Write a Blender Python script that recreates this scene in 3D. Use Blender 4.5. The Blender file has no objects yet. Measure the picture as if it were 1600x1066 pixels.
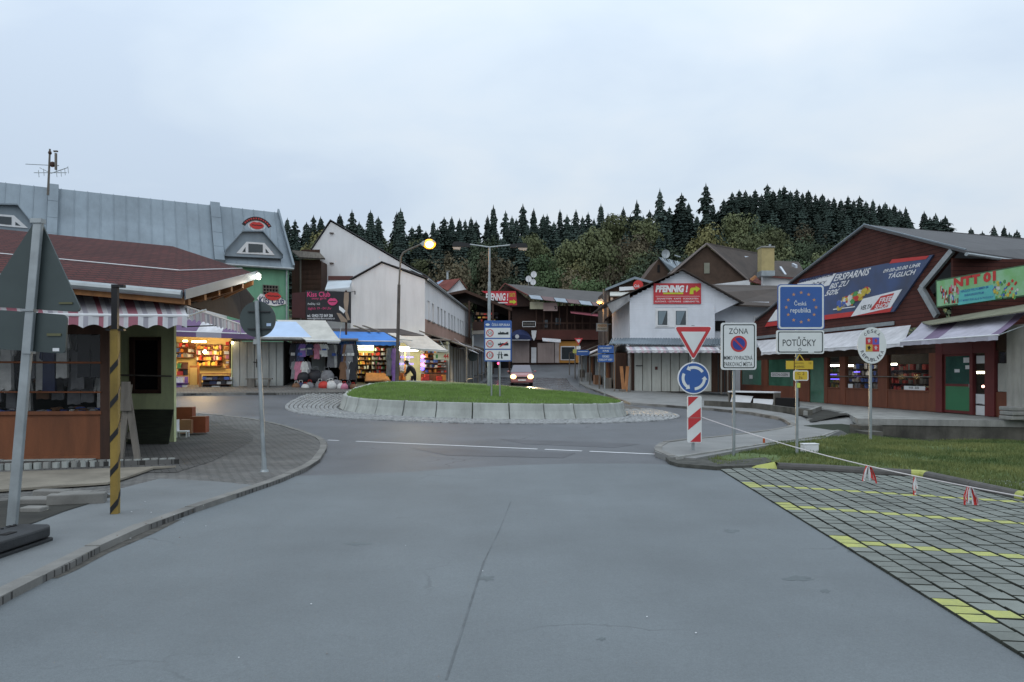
import bpy, bmesh, math, random
import numpy as np
from mathutils import Vector, Matrix, geometry
random.seed(7); rnd = random.random
def ru(a, b): return a + (b - a) * random.random()
S = bpy.context.scene; COL = S.collection
# ---------------- camera ----------------
FPX, HOR, CH = 1150.0, 583.0, 1.65
cam = bpy.data.objects.new('camera', bpy.data.cameras.new('camera')); COL.objects.link(cam); S.camera = cam
cam.location = (0, 0, CH); cam.rotation_euler = (math.radians(90), 0, 0)
cam.data.sensor_width = 36; cam.data.lens = FPX / 1600 * 36; cam.data.shift_y = (HOR - 533) / 1600
cam.data.clip_start = .1; cam.data.clip_end = 3000
# ---------------- world, sun, exposure ----------------
SUN_EL, SUN_ROT = math.radians(38), math.radians(200)
W = bpy.data.worlds.new('World'); S.world = W; W.use_nodes = True
nt = W.node_tree; N = nt.nodes; L = nt.links; N.clear()
out = N.new('ShaderNodeOutputWorld'); bg = N.new('ShaderNodeBackground'); L.new(bg.outputs[0], out.inputs[0])
sky = N.new('ShaderNodeTexSky'); sky.sky_type = 'NISHITA'; sky.sun_disc = False; sky.sun_elevation = SUN_EL; sky.sun_rotation = SUN_ROT
tc = N.new('ShaderNodeTexCoord'); sep = N.new('ShaderNodeSeparateXYZ'); L.new(tc.outputs['Generated'], sep.inputs[0])
def mnode(op, a, b=None, c=None, clamp=False, tree=None):
    m = (tree or nt).nodes.new('ShaderNodeMath'); m.operation = op; m.use_clamp = clamp
    for i, q in enumerate((a, b, c)):
        if q is None: continue
        if isinstance(q, (int, float)): m.inputs[i].default_value = q
        else: (tree or nt).links.new(q, m.inputs[i])
    return m.outputs[0]
zc = mnode('MAXIMUM', sep.outputs[2], 0.0); den = mnode('ADD', zc, .22)
cx = mnode('DIVIDE', sep.outputs[0], den); cy = mnode('DIVIDE', sep.outputs[1], den)
cmb = N.new('ShaderNodeCombineXYZ'); L.new(cx, cmb.inputs[0]); L.new(cy, cmb.inputs[1])
def skynoise(scale, det, dist, off):
    mp = N.new('ShaderNodeMapping'); mp.inputs['Location'].default_value = off; mp.inputs['Scale'].default_value = (1, 1.25, 1)
    L.new(cmb.outputs[0], mp.inputs[0])
    n = N.new('ShaderNodeTexNoise'); n.inputs['Scale'].default_value = scale; n.inputs['Detail'].default_value = det
    n.inputs['Roughness'].default_value = .5; n.inputs['Distortion'].default_value = dist; L.new(mp.outputs[0], n.inputs[0]); return n.outputs[0]
n1 = skynoise(.75, 5, .6, (3.1, 7.7, 0)); n2 = skynoise(2.2, 6, .3, (1, 2, 5))
nn = mnode('ADD', mnode('MULTIPLY', n1, .72), mnode('MULTIPLY', n2, .28))
rp = N.new('ShaderNodeValToRGB'); L.new(nn, rp.inputs[0]); e = rp.color_ramp.elements
e[0].position = .38; e[0].color = (.550, .655, .790, 1); e[1].position = .61; e[1].color = (.705, .775, .845, 1)
k = rp.color_ramp.elements.new(.49); k.color = (.625, .725, .835, 1)
mx = N.new('ShaderNodeMix'); mx.data_type = 'RGBA'; mx.inputs[0].default_value = .93
sc = N.new('ShaderNodeVectorMath'); sc.operation = 'SCALE'; L.new(sky.outputs[0], sc.inputs[0]); sc.inputs[3].default_value = .09
L.new(sc.outputs[0], mx.inputs[6])
# overcast sky grows brighter towards the zenith (CIE overcast)
up = mnode('ADD', 1.0, mnode('MULTIPLY', mnode('POWER', zc, 1.5), 1.15))
sc2 = N.new('ShaderNodeVectorMath'); sc2.operation = 'SCALE'; L.new(rp.outputs[0], sc2.inputs[0]); L.new(up, sc2.inputs[3])
sc3 = N.new('ShaderNodeVectorMath'); sc3.operation = 'SCALE'; L.new(sc2.outputs[0], sc3.inputs[0]); sc3.inputs[3].default_value = 10.0
L.new(sc3.outputs[0], mx.inputs[7]); L.new(mx.outputs[2], bg.inputs[0]); bg.inputs[1].default_value = .1
sl = bpy.data.lights.new('sun', 'SUN'); sun = bpy.data.objects.new('sun', sl); COL.objects.link(sun)
sl.energy = .55; sl.angle = math.radians(50); sl.color = (1, .96, .92)
sun.rotation_euler = Vector((math.sin(SUN_ROT) * math.cos(SUN_EL), math.cos(SUN_ROT) * math.cos(SUN_EL), math.sin(SUN_EL))).to_track_quat('Z', 'Y').to_euler()
sun.location = (0, -20, 40)
S.view_settings.view_transform = 'Standard'; S.view_settings.look = 'None'; S.view_settings.exposure = 0.0; S.view_settings.gamma = 1
S.view_settings.use_curve_mapping = False
S.render.engine = 'CYCLES'
# ---------------- helpers ----------------
def lin(r, g, b):
    f = lambda c: (c / 255) / 12.92 if c / 255 <= .04045 else ((c / 255 + .055) / 1.055) ** 2.4
    return (f(r), f(g), f(b))
MATS = {}
def M(name, col=(.5, .5, .5), rough=.75, var=.18, scale=1.2, fine=0, bump=0, bscale=40, metal=0, emit=0, ecol=None, col2=None, spec=.4, stain=0, alpha=1, rand=0, stretch=None, tracks=0, cracks=0):
    if name in MATS: return MATS[name]
    m = bpy.data.materials.new(name); m.use_nodes = True; t = m.node_tree; b = t.nodes['Principled BSDF']; MATS[name] = m
    b.inputs['Roughness'].default_value = rough; b.inputs['Metallic'].default_value = metal; b.inputs['Specular IOR Level'].default_value = spec
    g = t.nodes.new('ShaderNodeNewGeometry'); src = g.outputs['Position']
    if stretch:
        mp = t.nodes.new('ShaderNodeMapping'); mp.inputs['Scale'].default_value = stretch; t.links.new(src, mp.inputs[0]); src = mp.outputs[0]
    c2 = col2 or tuple(c * (1 - var) for c in col); c1 = col if col2 else tuple(min(1, c * (1 + var * .6)) for c in col)
    n = t.nodes.new('ShaderNodeTexNoise'); n.inputs['Scale'].default_value = scale; n.inputs['Detail'].default_value = 7; n.inputs['Roughness'].default_value = .62
    t.links.new(src, n.inputs[0])
    r = t.nodes.new('ShaderNodeValToRGB'); r.color_ramp.elements[0].position = .33; r.color_ramp.elements[1].position = .67
    r.color_ramp.elements[0].color = (*c2, 1); r.color_ramp.elements[1].color = (*c1, 1); t.links.new(n.outputs[0], r.inputs[0]); c = r.outputs[0]
    def mul(c, fac):
        v = t.nodes.new('ShaderNodeVectorMath'); v.operation = 'SCALE'; t.links.new(c, v.inputs[0]); t.links.new(fac, v.inputs[3]); return v.outputs[0]
    if fine:
        n3 = t.nodes.new('ShaderNodeTexNoise'); n3.inputs['Scale'].default_value = 90; n3.inputs['Detail'].default_value = 3; t.links.new(g.outputs['Position'], n3.inputs[0])
        c = mul(c, mnode('ADD', 1 - fine, mnode('MULTIPLY', n3.outputs[0], 2 * fine, tree=t), tree=t))
    if stain:
        n4 = t.nodes.new('ShaderNodeTexNoise'); n4.inputs['Scale'].default_value = .9; n4.inputs['Detail'].default_value = 8; n4.inputs['Roughness'].default_value = .7
        mp4 = t.nodes.new('ShaderNodeMapping'); mp4.inputs['Scale'].default_value = (2.2, 2.2, .35); t.links.new(g.outputs['Position'], mp4.inputs[0]); t.links.new(mp4.outputs[0], n4.inputs[0])
        mr = t.nodes.new('ShaderNodeMapRange'); mr.inputs[1].default_value = .42; mr.inputs[2].default_value = .7; mr.inputs[3].default_value = 1; mr.inputs[4].default_value = 1 - stain
        t.links.new(n4.outputs[0], mr.inputs[0]); c = mul(c, mr.outputs[0])
    if tracks:
        mt = t.nodes.new('ShaderNodeMapping'); mt.inputs['Scale'].default_value = (1.5, .09, 1); mt.inputs['Rotation'].default_value = (0, 0, -.06); t.links.new(g.outputs['Position'], mt.inputs[0])
        nt5 = t.nodes.new('ShaderNodeTexNoise'); nt5.inputs['Scale'].default_value = 1; nt5.inputs['Detail'].default_value = 4; t.links.new(mt.outputs[0], nt5.inputs[0])
        c = mul(c, mnode('ADD', 1 - tracks, mnode('MULTIPLY', nt5.outputs[0], 2 * tracks, tree=t), tree=t))
        n6 = t.nodes.new('ShaderNodeTexNoise'); n6.inputs['Scale'].default_value = 22; n6.inputs['Detail'].default_value = 5; n6.inputs['Roughness'].default_value = .8; t.links.new(g.outputs['Position'], n6.inputs[0])
        c = mul(c, mnode('ADD', .86, mnode('MULTIPLY', n6.outputs[0], .28, tree=t), tree=t))
    if cracks:
        nw = t.nodes.new('ShaderNodeTexNoise'); nw.inputs['Scale'].default_value = 1.6; nw.inputs['Detail'].default_value = 5; t.links.new(g.outputs['Position'], nw.inputs[0])
        va = t.nodes.new('ShaderNodeVectorMath'); va.operation = 'MULTIPLY_ADD'; t.links.new(nw.outputs['Color'], va.inputs[0]); va.inputs[1].default_value = (.9, .9, 0); t.links.new(g.outputs['Position'], va.inputs[2])
        vo = t.nodes.new('ShaderNodeTexVoronoi'); vo.feature = 'DISTANCE_TO_EDGE'; vo.inputs['Scale'].default_value = .33; t.links.new(va.outputs[0], vo.inputs[0])
        m1 = t.nodes.new('ShaderNodeMapRange'); m1.inputs[1].default_value = .002; m1.inputs[2].default_value = .007; m1.inputs[3].default_value = cracks; m1.inputs[4].default_value = 0; t.links.new(vo.outputs['Distance'], m1.inputs[0])
        m2 = t.nodes.new('ShaderNodeMapRange'); m2.inputs[1].default_value = .50; m2.inputs[2].default_value = .58; t.links.new(n.outputs[0], m2.inputs[0])
        c = mul(c, mnode('SUBTRACT', 1.0, mnode('MULTIPLY', m1.outputs[0], m2.outputs[0], tree=t), tree=t))
    if rand:
        oi = t.nodes.new('ShaderNodeObjectInfo'); c = mul(c, mnode('ADD', 1 - rand, mnode('MULTIPLY', oi.outputs['Random'], 2 * rand, tree=t), tree=t))
    t.links.new(c, b.inputs['Base Color'])
    rr = mnode('ADD', rough - .08, mnode('MULTIPLY', n.outputs[0], .16, tree=t), tree=t); t.links.new(rr, b.inputs['Roughness'])
    if bump:
        n2 = t.nodes.new('ShaderNodeTexNoise'); n2.inputs['Scale'].default_value = bscale; n2.inputs['Detail'].default_value = 4; t.links.new(src, n2.inputs[0])
        bp = t.nodes.new('ShaderNodeBump'); bp.inputs['Strength'].default_value = bump; bp.inputs['Distance'].default_value = .01
        t.links.new(n2.outputs[0], bp.inputs['Height']); t.links.new(bp.outputs[0], b.inputs['Normal'])
    if emit:
        b.inputs['Emission Color'].default_value = (*(ecol or col), 1); b.inputs['Emission Strength'].default_value = emit
    if alpha < 1: b.inputs['Alpha'].default_value = alpha
    return m
def glass(name, col=(.03, .035, .04), rough=.08, alpha=.45):
    m = M(name, col, rough, 0.05, 1, spec=.9)
    m.node_tree.nodes['Principled BSDF'].inputs['Alpha'].default_value = alpha; return m
def brickmat(name, c1, c2, mortar, bw, bh, rot=0, msize=.02, rough=.85, vertical=False):
    if name in MATS: return MATS[name]
    m = bpy.data.materials.new(name); m.use_nodes = True; t = m.node_tree; b = t.nodes['Principled BSDF']; MATS[name] = m
    g = t.nodes.new('ShaderNodeNewGeometry'); mp = t.nodes.new('ShaderNodeMapping'); mp.inputs['Rotation'].default_value = (0, 0, rot); src = g.outputs['Position']
    if vertical:
        s_ = t.nodes.new('ShaderNodeSeparateXYZ'); q = t.nodes.new('ShaderNodeCombineXYZ'); t.links.new(src, s_.inputs[0])
        t.links.new(mnode('ADD', s_.outputs[0], s_.outputs[1], tree=t), q.inputs[0]); t.links.new(s_.outputs[2], q.inputs[1]); src = q.outputs[0]
    t.links.new(src, mp.inputs[0])
    br = t.nodes.new('ShaderNodeTexBrick'); t.links.new(mp.outputs[0], br.inputs[0]); br.inputs['Scale'].default_value = 1
    br.inputs['Color1'].default_value = (*c1, 1); br.inputs['Color2'].default_value = (*c2, 1); br.inputs['Mortar'].default_value = (*mortar, 1)
    br.inputs['Brick Width'].default_value = bw; br.inputs['Row Height'].default_value = bh; br.inputs['Mortar Size'].default_value = msize; br.inputs['Mortar Smooth'].default_value = .3
    n = t.nodes.new('ShaderNodeTexNoise'); n.inputs['Scale'].default_value = 1.3; n.inputs['Detail'].default_value = 9; t.links.new(g.outputs['Position'], n.inputs[0])
    v = t.nodes.new('ShaderNodeVectorMath'); v.operation = 'SCALE'; t.links.new(br.outputs[0], v.inputs[0]); t.links.new(mnode('ADD', .45, mnode('MULTIPLY', n.outputs[0], 1.1, tree=t), tree=t), v.inputs[3])
    t.links.new(v.outputs[0], b.inputs['Base Color']); b.inputs['Roughness'].default_value = rough; b.inputs['Specular IOR Level'].default_value = .22
    bp = t.nodes.new('ShaderNodeBump'); bp.inputs['Strength'].default_value = .6; bp.inputs['Distance'].default_value = .008; bp.invert = True
    t.links.new(br.outputs['Fac'], bp.inputs['Height']); t.links.new(bp.outputs[0], b.inputs['Normal']); return m

def X(px, Y): return (px - 800) / FPX * Y
def P(px, py, Y): return Vector((X(px, Y), Y, CH - (py - HOR) / FPX * Y))
# ground height: thin plate spline over surveyed spots
CP = [(-14,3,0),(-5,3,0),(5,3,0),(14,3,0),(-12,10,0),(0,9,0),(12,9,-.02),(-9,14,0),(0,14,0),(9,14,0),(-8,19,0),(0,20,0),(8,20,0),(15,19,0),
 (-1,26,.02),(-7.4,32,.29),(4.9,32,-.14),(-1,32,.14),(13,26,.0),(12.5,34,.0),(14,44,.05),(-15,34.4,.87),(-9,34.4,.8),(-5,39,.85),(-4.2,45,.85),(-4,24,.08),
 (.7,50,.80),(2.6,44,.45),(8,45,.45),(4.5,60,1.1),(-2.5,60,1.25),(3,82,2.7),(-6,80,2.6),(12,80,2.7),(-30,60,2.4),(30,60,1.2),(40,90,4),(-40,90,4),
 (-14,28,.5),(-10,24,.2),(-22,34,1.0),(22,26,.1),(24,40,.3),(-24,14,.1),(24,10,0)]
_c = np.array(CP, float)
def _U(r2): return np.where(r2 > 1e-9, .5 * r2 * np.log(np.maximum(r2, 1e-9)), 0)
_d = ((_c[:, None, :2] - _c[None, :, :2]) ** 2).sum(2); _n = len(_c)
_A = np.zeros((_n + 3, _n + 3)); _A[:_n, :_n] = _U(_d) + np.eye(_n) * 1.0; _A[:_n, _n] = 1; _A[:_n, _n+1:] = _c[:, :2]; _A[_n, :_n] = 1; _A[_n+1:, :_n] = _c[:, :2].T
_w = np.linalg.solve(_A, np.concatenate([_c[:, 2], [0, 0, 0]]))
HP = [(-9e9, 24), (-110, 24), (-70, 27), (40, 28), (46, 36), (85, 40), (110, 34), (130, 25), (160, 20), (9e9, 18)]
def hill(x, y):
    xr = x / max(y, 1) * 220; h = HP[-1][1]
    for (a, ha), (b, hb) in zip(HP, HP[1:]):
        if xr <= b: h = ha if a < -1e8 else hb if b > 1e8 else ha + (hb - ha) * (xr - a) / (b - a); break
    t = min(1, max(0, (y - 92) / 128)); t = t * t * (3 - 2 * t) * .6 + t * .4
    return h * t
def G(x, y):
    xx = min(45, max(-45, x)); yy = min(95, max(0, y))
    r2 = (_c[:, 0] - xx) ** 2 + (_c[:, 1] - yy) ** 2
    z = float(_w[:_n] @ _U(r2) + _w[_n] + _w[_n+1] * xx + _w[_n+2] * yy)
    fl = min(1, max(0, (yy - 15) / 10)); fl = fl * fl * (3 - 2 * fl)
    sx = min(1, max(0, (xx - 8.5) / 3)); sy = min(1, max(0, (yy - 16) / 5)) * min(1, max(0, (26.5 - yy) / 2.0))
    return z * fl + hill(x, y) - .58 * sx * sx * (3 - 2 * sx) * sy
def GP(px, py, zo=0.0):
    f = lambda Y: CH - (py - HOR) / FPX * Y - G(X(px, Y), Y) - zo
    Y = 2.0
    while Y < 92 and f(Y) > 0: Y += .4
    a, b = Y - .4, Y
    for _ in range(14):
        m = (a + b) / 2
        if f(m) > 0: a = m
        else: b = m
    return Vector((X(px, a), a))
def G3(px, py, zo=0.0):
    p = GP(px, py, zo); return Vector((p.x, p.y, G(p.x, p.y) + zo))

class Fr:
    def __init__(s, A, B):
        s.A = Vector(A); s.u = (Vector(B) - s.A).normalized(); s.v = Vector((s.u.y, -s.u.x)); s.len = (Vector(B) - s.A).length
        if s.v.dot(-s.A) < 0: s.v = -s.v
    def w(s, u, v, z): q = s.A + s.u * u + s.v * v; return Vector((q.x, q.y, z))
    def uz(s, px, py, v=0):
        k = (px - 800) / FPX; o = s.A + s.v * v
        u = (k * o.y - o.x) / (s.u.x - k * s.u.y); Y = o.y + u * s.u.y
        return u, CH - (py - HOR) / FPX * Y
    def U(s, px, v=0): return s.uz(px, 0, v)[0]
    def Z(s, px, py, v=0): return s.uz(px, py, v)[1]
def SF(px, Y, rot=0): a = math.radians(rot); x = X(px, Y); return Fr((x, Y), (x + math.cos(a), Y + math.sin(a)))

OFF = {}
def setp(o, label=None, cat=None, group=None, kind=None):
    if label: o['label'] = label
    if cat: o['category'] = cat
    if group: o['group'] = group
    if kind: o['kind'] = kind
    return o
def thing(name, label, cat, loc=(0, 0, 0), group=None):
    o = bpy.data.objects.new(name, None); COL.objects.link(o); o.location = loc; o.empty_display_size = .2; OFF[o] = Vector(loc)
    return setp(o, label, cat, group)
TXT = {}
def textmesh(body, bold=0.0, shear=0.0):
    k = (body, bold, shear)
    if k in TXT: return TXT[k]
    c = bpy.data.curves.new('t', 'FONT'); c.body = body; c.resolution_u = 2; c.offset = bold; c.shear = shear; c.size = 1
    o = bpy.data.objects.new('t', c); COL.objects.link(o); dg = bpy.context.evaluated_depsgraph_get(); dg.update()
    me = bpy.data.meshes.new_from_object(o.evaluated_get(dg))
    vs = [(v.co.x, v.co.y) for v in me.vertices]; fs = [tuple(p.vertices) for p in me.polygons]
    bpy.data.objects.remove(o); bpy.data.curves.remove(c); bpy.data.meshes.remove(me)
    x0 = min(v[0] for v in vs); x1 = max(v[0] for v in vs); y0 = min(v[1] for v in vs); y1 = max(v[1] for v in vs)
    TXT[k] = ([((a - x0) / (x1 - x0), (b - y0) / (y1 - y0)) for a, b in vs], fs); return TXT[k]
class B:
    def __init__(s, F=None): s.F = F; s.V = []; s.f = []; s.mi = []; s.m = 0
    def p(s, p):
        if s.F: p = s.F.w(*p)
        s.V.append(Vector(p)); return len(s.V) - 1
    def face(s, pts): i = [s.p(q) for q in pts]; s.f.append(i); s.mi.append(s.m); return s
    def fi(s, idx): s.f.append(list(idx)); s.mi.append(s.m)
    def box(s, a, b, c, d, e, f):
        i = [s.p(q) for q in ((a,b,c),(d,b,c),(d,e,c),(a,e,c),(a,b,f),(d,b,f),(d,e,f),(a,e,f))]
        for q in ((3,2,1,0),(4,5,6,7),(0,1,5,4),(1,2,6,5),(2,3,7,6),(3,0,4,7)): s.fi([i[k] for k in q])
        return s
    def slab(s, pts, ext):
        ext = Vector(ext); n = len(pts)
        a = [s.p(q) for q in pts]
        if s.F: e = s.F.w(*ext) - s.F.w(0, 0, 0)
        else: e = ext
        b = []
        for i in a: s.V.append(s.V[i] + e); b.append(len(s.V) - 1)
        s.fi(a[::-1]); s.fi(b)
        for k in range(n): s.fi((a[k], a[(k+1) % n], b[(k+1) % n], b[k]))
        return s
    def prism(s, uz, v0, v1): return s.slab([(u, v0, z) for u, z in uz], (0, v1 - v0, 0))
    def tube(s, p, q, r0, r1=None, n=8, cap=True):
        r1 = r0 if r1 is None else r1; p = Vector(s.F.w(*p)) if s.F else Vector(p); q = Vector(s.F.w(*q)) if s.F else Vector(q)
        d = (q - p).normalized(); x = d.orthogonal().normalized(); y = d.cross(x); a = []; b = []
        for k in range(n):
            t = 2 * math.pi * k / n; o = x * math.cos(t) + y * math.sin(t)
            s.V.append(p + o * r0); a.append(len(s.V) - 1); s.V.append(q + o * r1); b.append(len(s.V) - 1)
        for k in range(n): s.fi((a[k], a[(k+1) % n], b[(k+1) % n], b[k]))
        if cap: s.fi(a[::-1]); s.fi(b)
        return s
    def path(s, pts, r, n=6):
        for p, q in zip(pts, pts[1:]): s.tube(p, q, r, r, n)
        return s
    def blob(s, c, r, seg=8, jit=0):
        c = Vector(s.F.w(*c)) if s.F else Vector(c); r = r if hasattr(r, '__len__') else (r, r, r); rings = max(4, seg // 2 + 1); base = len(s.V)
        for i in range(1, rings):
            ph = math.pi * i / rings
            for j in range(seg):
                th = 2 * math.pi * j / seg; k = 1 + (ru(-jit, jit) if jit else 0)
                s.V.append(c + Vector((r[0] * math.sin(ph) * math.cos(th), r[1] * math.sin(ph) * math.sin(th), r[2] * math.cos(ph))) * k)
        s.V.append(c + Vector((0, 0, r[2]))); t = len(s.V) - 1; s.V.append(c - Vector((0, 0, r[2]))); bt = len(s.V) - 1
        for i in range(rings - 2):
            for j in range(seg): a = base + i * seg + j; b2 = base + i * seg + (j + 1) % seg; s.fi((a, b2, b2 + seg, a + seg))
        for j in range(seg): s.fi((t, base + (j + 1) % seg, base + j)); q = base + (rings - 2) * seg; s.fi((bt, q + j, q + (j + 1) % seg))
        return s
    def disc(s, c, r, v0, v1, n=28, rz=None):   # round plate in the frame's facade plane, c=(u,z)
        rz = rz or r; return s.prism([(c[0] + r * math.cos(2 * math.pi * k / n), c[1] + rz * math.sin(2 * math.pi * k / n)) for k in range(n)], v0, v1)
    def ring(s, c, r0, r1, v, n=32, a0=0, a1=2 * math.pi):
        for k in range(n):
            t0 = a0 + (a1 - a0) * k / n; t1 = a0 + (a1 - a0) * (k + 1) / n
            s.face([(c[0] + r * math.cos(t), v, c[1] + r * math.sin(t)) for r, t in ((r0, t0), (r1, t0), (r1, t1), (r0, t1))])
        return s
    def rrect(s, u0, z0, u1, z1, r, v0, v1):
        pts = []
        for cx_, cz_, a in ((u1 - r, z1 - r, 0), (u0 + r, z1 - r, 90), (u0 + r, z0 + r, 180), (u1 - r, z0 + r, 270)):
            for k in range(5): t = math.radians(a + k * 22.5); pts.append((cx_ + r * math.cos(t), cz_ + r * math.sin(t)))
        return s.prism(pts, v0, v1)
    def text(s, body, o, r, up, bold=0.0, shear=0.0):   # o corner, r full width vector, up full height vector
        vs, fs = textmesh(body, bold, shear); base = len(s.V)
        for a, b in vs:
            q = Vector(o) + Vector(r) * a + Vector(up) * b; s.V.append(s.F.w(*q) if s.F else q)
        for q in fs: s.fi([base + i for i in q])
        return s
    def ptext(s, body, px0, py0, px1, py1, v, bold=0.0, shear=0.0):   # photo box measured on the facade plane
        u0, zt = s.F.uz(px0, py0, v); u1, zb = s.F.uz(px1, py1, v); zb = s.F.Z(px0, py1, v) if False else zb
        return s.text(body, (u0, v, zb), (u1 - u0, 0, 0), (0, 0, zt - zb), bold, shear)
    def build(s, name, mats, parent=None, smooth=False, label=None, cat=None, group=None, kind=None, bevel=0):
        me = bpy.data.meshes.new(name)
        if parent is None:
            lo = Vector((min(v.x for v in s.V), min(v.y for v in s.V), min(v.z for v in s.V))); hi = Vector((max(v.x for v in s.V), max(v.y for v in s.V), 0))
            off = Vector(((lo.x + hi.x) / 2, (lo.y + hi.y) / 2, lo.z))
        else: off = OFF[parent]
        me.from_pydata([v - off for v in s.V], [], s.f)
        for m in (mats if isinstance(mats, (list, tuple)) else [mats]): me.materials.append(m)
        if any(s.mi): me.polygons.foreach_set('material_index', s.mi)
        if smooth: me.polygons.foreach_set('use_smooth', [True] * len(me.polygons))
        me.update(); o = bpy.data.objects.new(name, me); COL.objects.link(o)
        if parent is None: o.location = off
        else: o.parent = parent
        OFF[o] = off
        if bevel:
            md = o.modifiers.new('bevel', 'BEVEL'); md.width = bevel; md.segments = 2; md.limit_method = 'ANGLE'
        return setp(o, label, cat, group, kind)
def dup(root, loc, rotz=0, label=None, scale=None, cat=None, group=None):
    r = root.copy(); COL.objects.link(r); r.location = loc; r.rotation_euler = (0, 0, rotz)
    if scale: r.scale = scale
    if label: r['label'] = label
    if group: r['group'] = group
    for ch in root.children:
        c = ch.copy(); COL.objects.link(c); c.parent = r
        for g in ch.children: d = g.copy(); COL.objects.link(d); d.parent = c
    return r
def drape(name, poly, zo, mat, step=1.0, skirt=0, parent=None, kind='structure', zf=None):
    pts = []; n = len(poly); poly = [Vector(p) for p in poly]
    for a, b in zip(poly, poly[1:] + poly[:1]):
        k = max(1, int((b - a).length / step))
        for i in range(k): pts.append(a.lerp(b, i / k))
    nb = len(pts); x0 = min(p.x for p in pts); x1 = max(p.x for p in pts); y0 = min(p.y for p in pts); y1 = max(p.y for p in pts)
    allp = list(pts); y = y0 + step * .53
    while y < y1:
        x = x0 + step * .47
        while x < x1: allp.append(Vector((x, y))); x += step
        y += step
    vv, ee, ff, *_ = geometry.delaunay_2d_cdt(allp, [], [list(range(nb))], 1, 1e-5)
    zf = zf or (lambda x, y: G(x, y) + zo)
    b = B(); b.V = [Vector((v.x, v.y, zf(v.x, v.y))) for v in vv]
    for f in ff: b.f.append(list(f)); b.mi.append(0)
    if skirt:
        for a, c in zip(pts, pts[1:] + pts[:1]):
            za, zc_ = zf(a.x, a.y), zf(c.x, c.y); b.face([(a.x, a.y, za - skirt), (c.x, c.y, zc_ - skirt), (c.x, c.y, zc_), (a.x, a.y, za)])
    o = b.build(name, mat, parent, kind=kind, smooth=False)
    bm = bmesh.new(); bm.from_mesh(o.data)
    for f in bm.faces:
        if abs(f.normal.z) > .3 and f.normal.z < 0: f.normal_flip()
        if f.normal.z > .3: f.smooth = True
    bm.to_mesh(o.data); bm.free(); return o
_ON = 'first second third fourth fifth sixth seventh eighth ninth tenth eleventh twelfth thirteenth fourteenth fifteenth sixteenth seventeenth eighteenth nineteenth'.split()
def ORD(i):
    if i < 19: return _ON[i]
    n = i + 1; t, r = n // 10, n % 10; tens = 'twenty thirty forty fifty sixty'.split()[t - 2]
    return tens[:-1] + 'ieth' if r == 0 else tens + '-' + _ON[r - 1]
def lamp(name, loc, power, col, size=.15, typ='POINT'):
    l = bpy.data.lights.new(name, typ); l.energy = power; l.color = col
    if typ == 'POINT': l.shadow_soft_size = size
    o = bpy.data.objects.new(name, l); COL.objects.link(o); o.location = loc; return o
# ---------------- setting: ground, roads, pavements ----------------
m_soil = M('dark_soil', (.035, .034, .028), .95, .4, 2, bump=.5, bscale=12)
m_wood = M('forest_floor', (.018, .026, .014), .95, .5, .15)
m_road = M('old_asphalt', (.094, .100, .108), .55, .30, .5, tracks=.10, cracks=.5, fine=.24, bump=.35, bscale=140, spec=.45)
m_road2 = M('new_asphalt', (.138, .156, .164), .68, .22, .30, tracks=.10, cracks=.25, fine=.26, bump=.35, bscale=150, spec=.45)
m_foot = M('footpath_asphalt', (.165, .178, .182), .8, .16, .8, fine=.2, bump=.4, bscale=120)
m_conc = M('concrete', (.30, .30, .28), .85, .25, 1.5, fine=.12, bump=.3, bscale=30, stain=.35)
m_kerb = M('kerb_concrete', (.20, .195, .18), .85, .3, 2, fine=.15, bump=.3, bscale=30)
m_barr = M('barrier_concrete', (.40, .42, .395), .85, .16, 1.2, fine=.08, bump=.2, bscale=30, stain=.3)
m_white = M('white_paint', (.72, .73, .74), .6, .08, 3, fine=.05)
m_yel = M('yellow_paint', (.36, .38, .10), .65, .2, 3, fine=.15)
m_grass = M('grass_soil', (.09, .13, .042), .95, .4, 1.5, bump=.6, bscale=25)
m_blade = M('grass_blades', (.20, .31, .08), .7, .3, .9, col2=(.13, .21, .055), spec=.2)
m_blade2 = M('verge_blades', (.22, .235, .085), .7, .3, .8, col2=(.055, .10, .032), spec=.2)
m_setts = M('granite_setts', (.30, .31, .31), .6, .3, 4, fine=.1, spec=.5, rand=0)
m_pave = brickmat('block_paving', (.135, .135, .130), (.165, .160, .150), (.055, .053, .050), .21, .105, rot=.35, msize=.010)
m_pave2 = brickmat('block_paving_dark', (.105, .104, .100), (.13, .127, .12), (.04, .039, .037), .21, .105, rot=-.5, msize=.010)
def plane_grid(name, xs, ys, zf, mat):
    b = B(); nx = len(xs)
    b.V = [Vector((x, y, zf(x, y))) for y in ys for x in xs]
    for j in range(len(ys) - 1):
        for i in range(nx - 1): b.fi((j*nx+i, j*nx+i+1, (j+1)*nx+i+1, (j+1)*nx+i))
    return b.build(name, mat, smooth=True, kind='structure')
plane_grid('ground', [-1500,-600] + [i * 8 for i in range(-40, 41)] + [600,1500], [-200,-60] + [i * 4 for i in range(-8, 75)] + [340, 400, 600, 1000, 2000], lambda x, y: G(x, y) - .12 - (.4 if y < 0 else 0) - (6 if y > 320 else 0), m_wood)
GR = dict()
plane_grid('road', [i * .8 for i in range(-56, 57)], [i * .8 for i in range(-8, 119)], lambda x, y: G(x, y), m_road)
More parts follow.
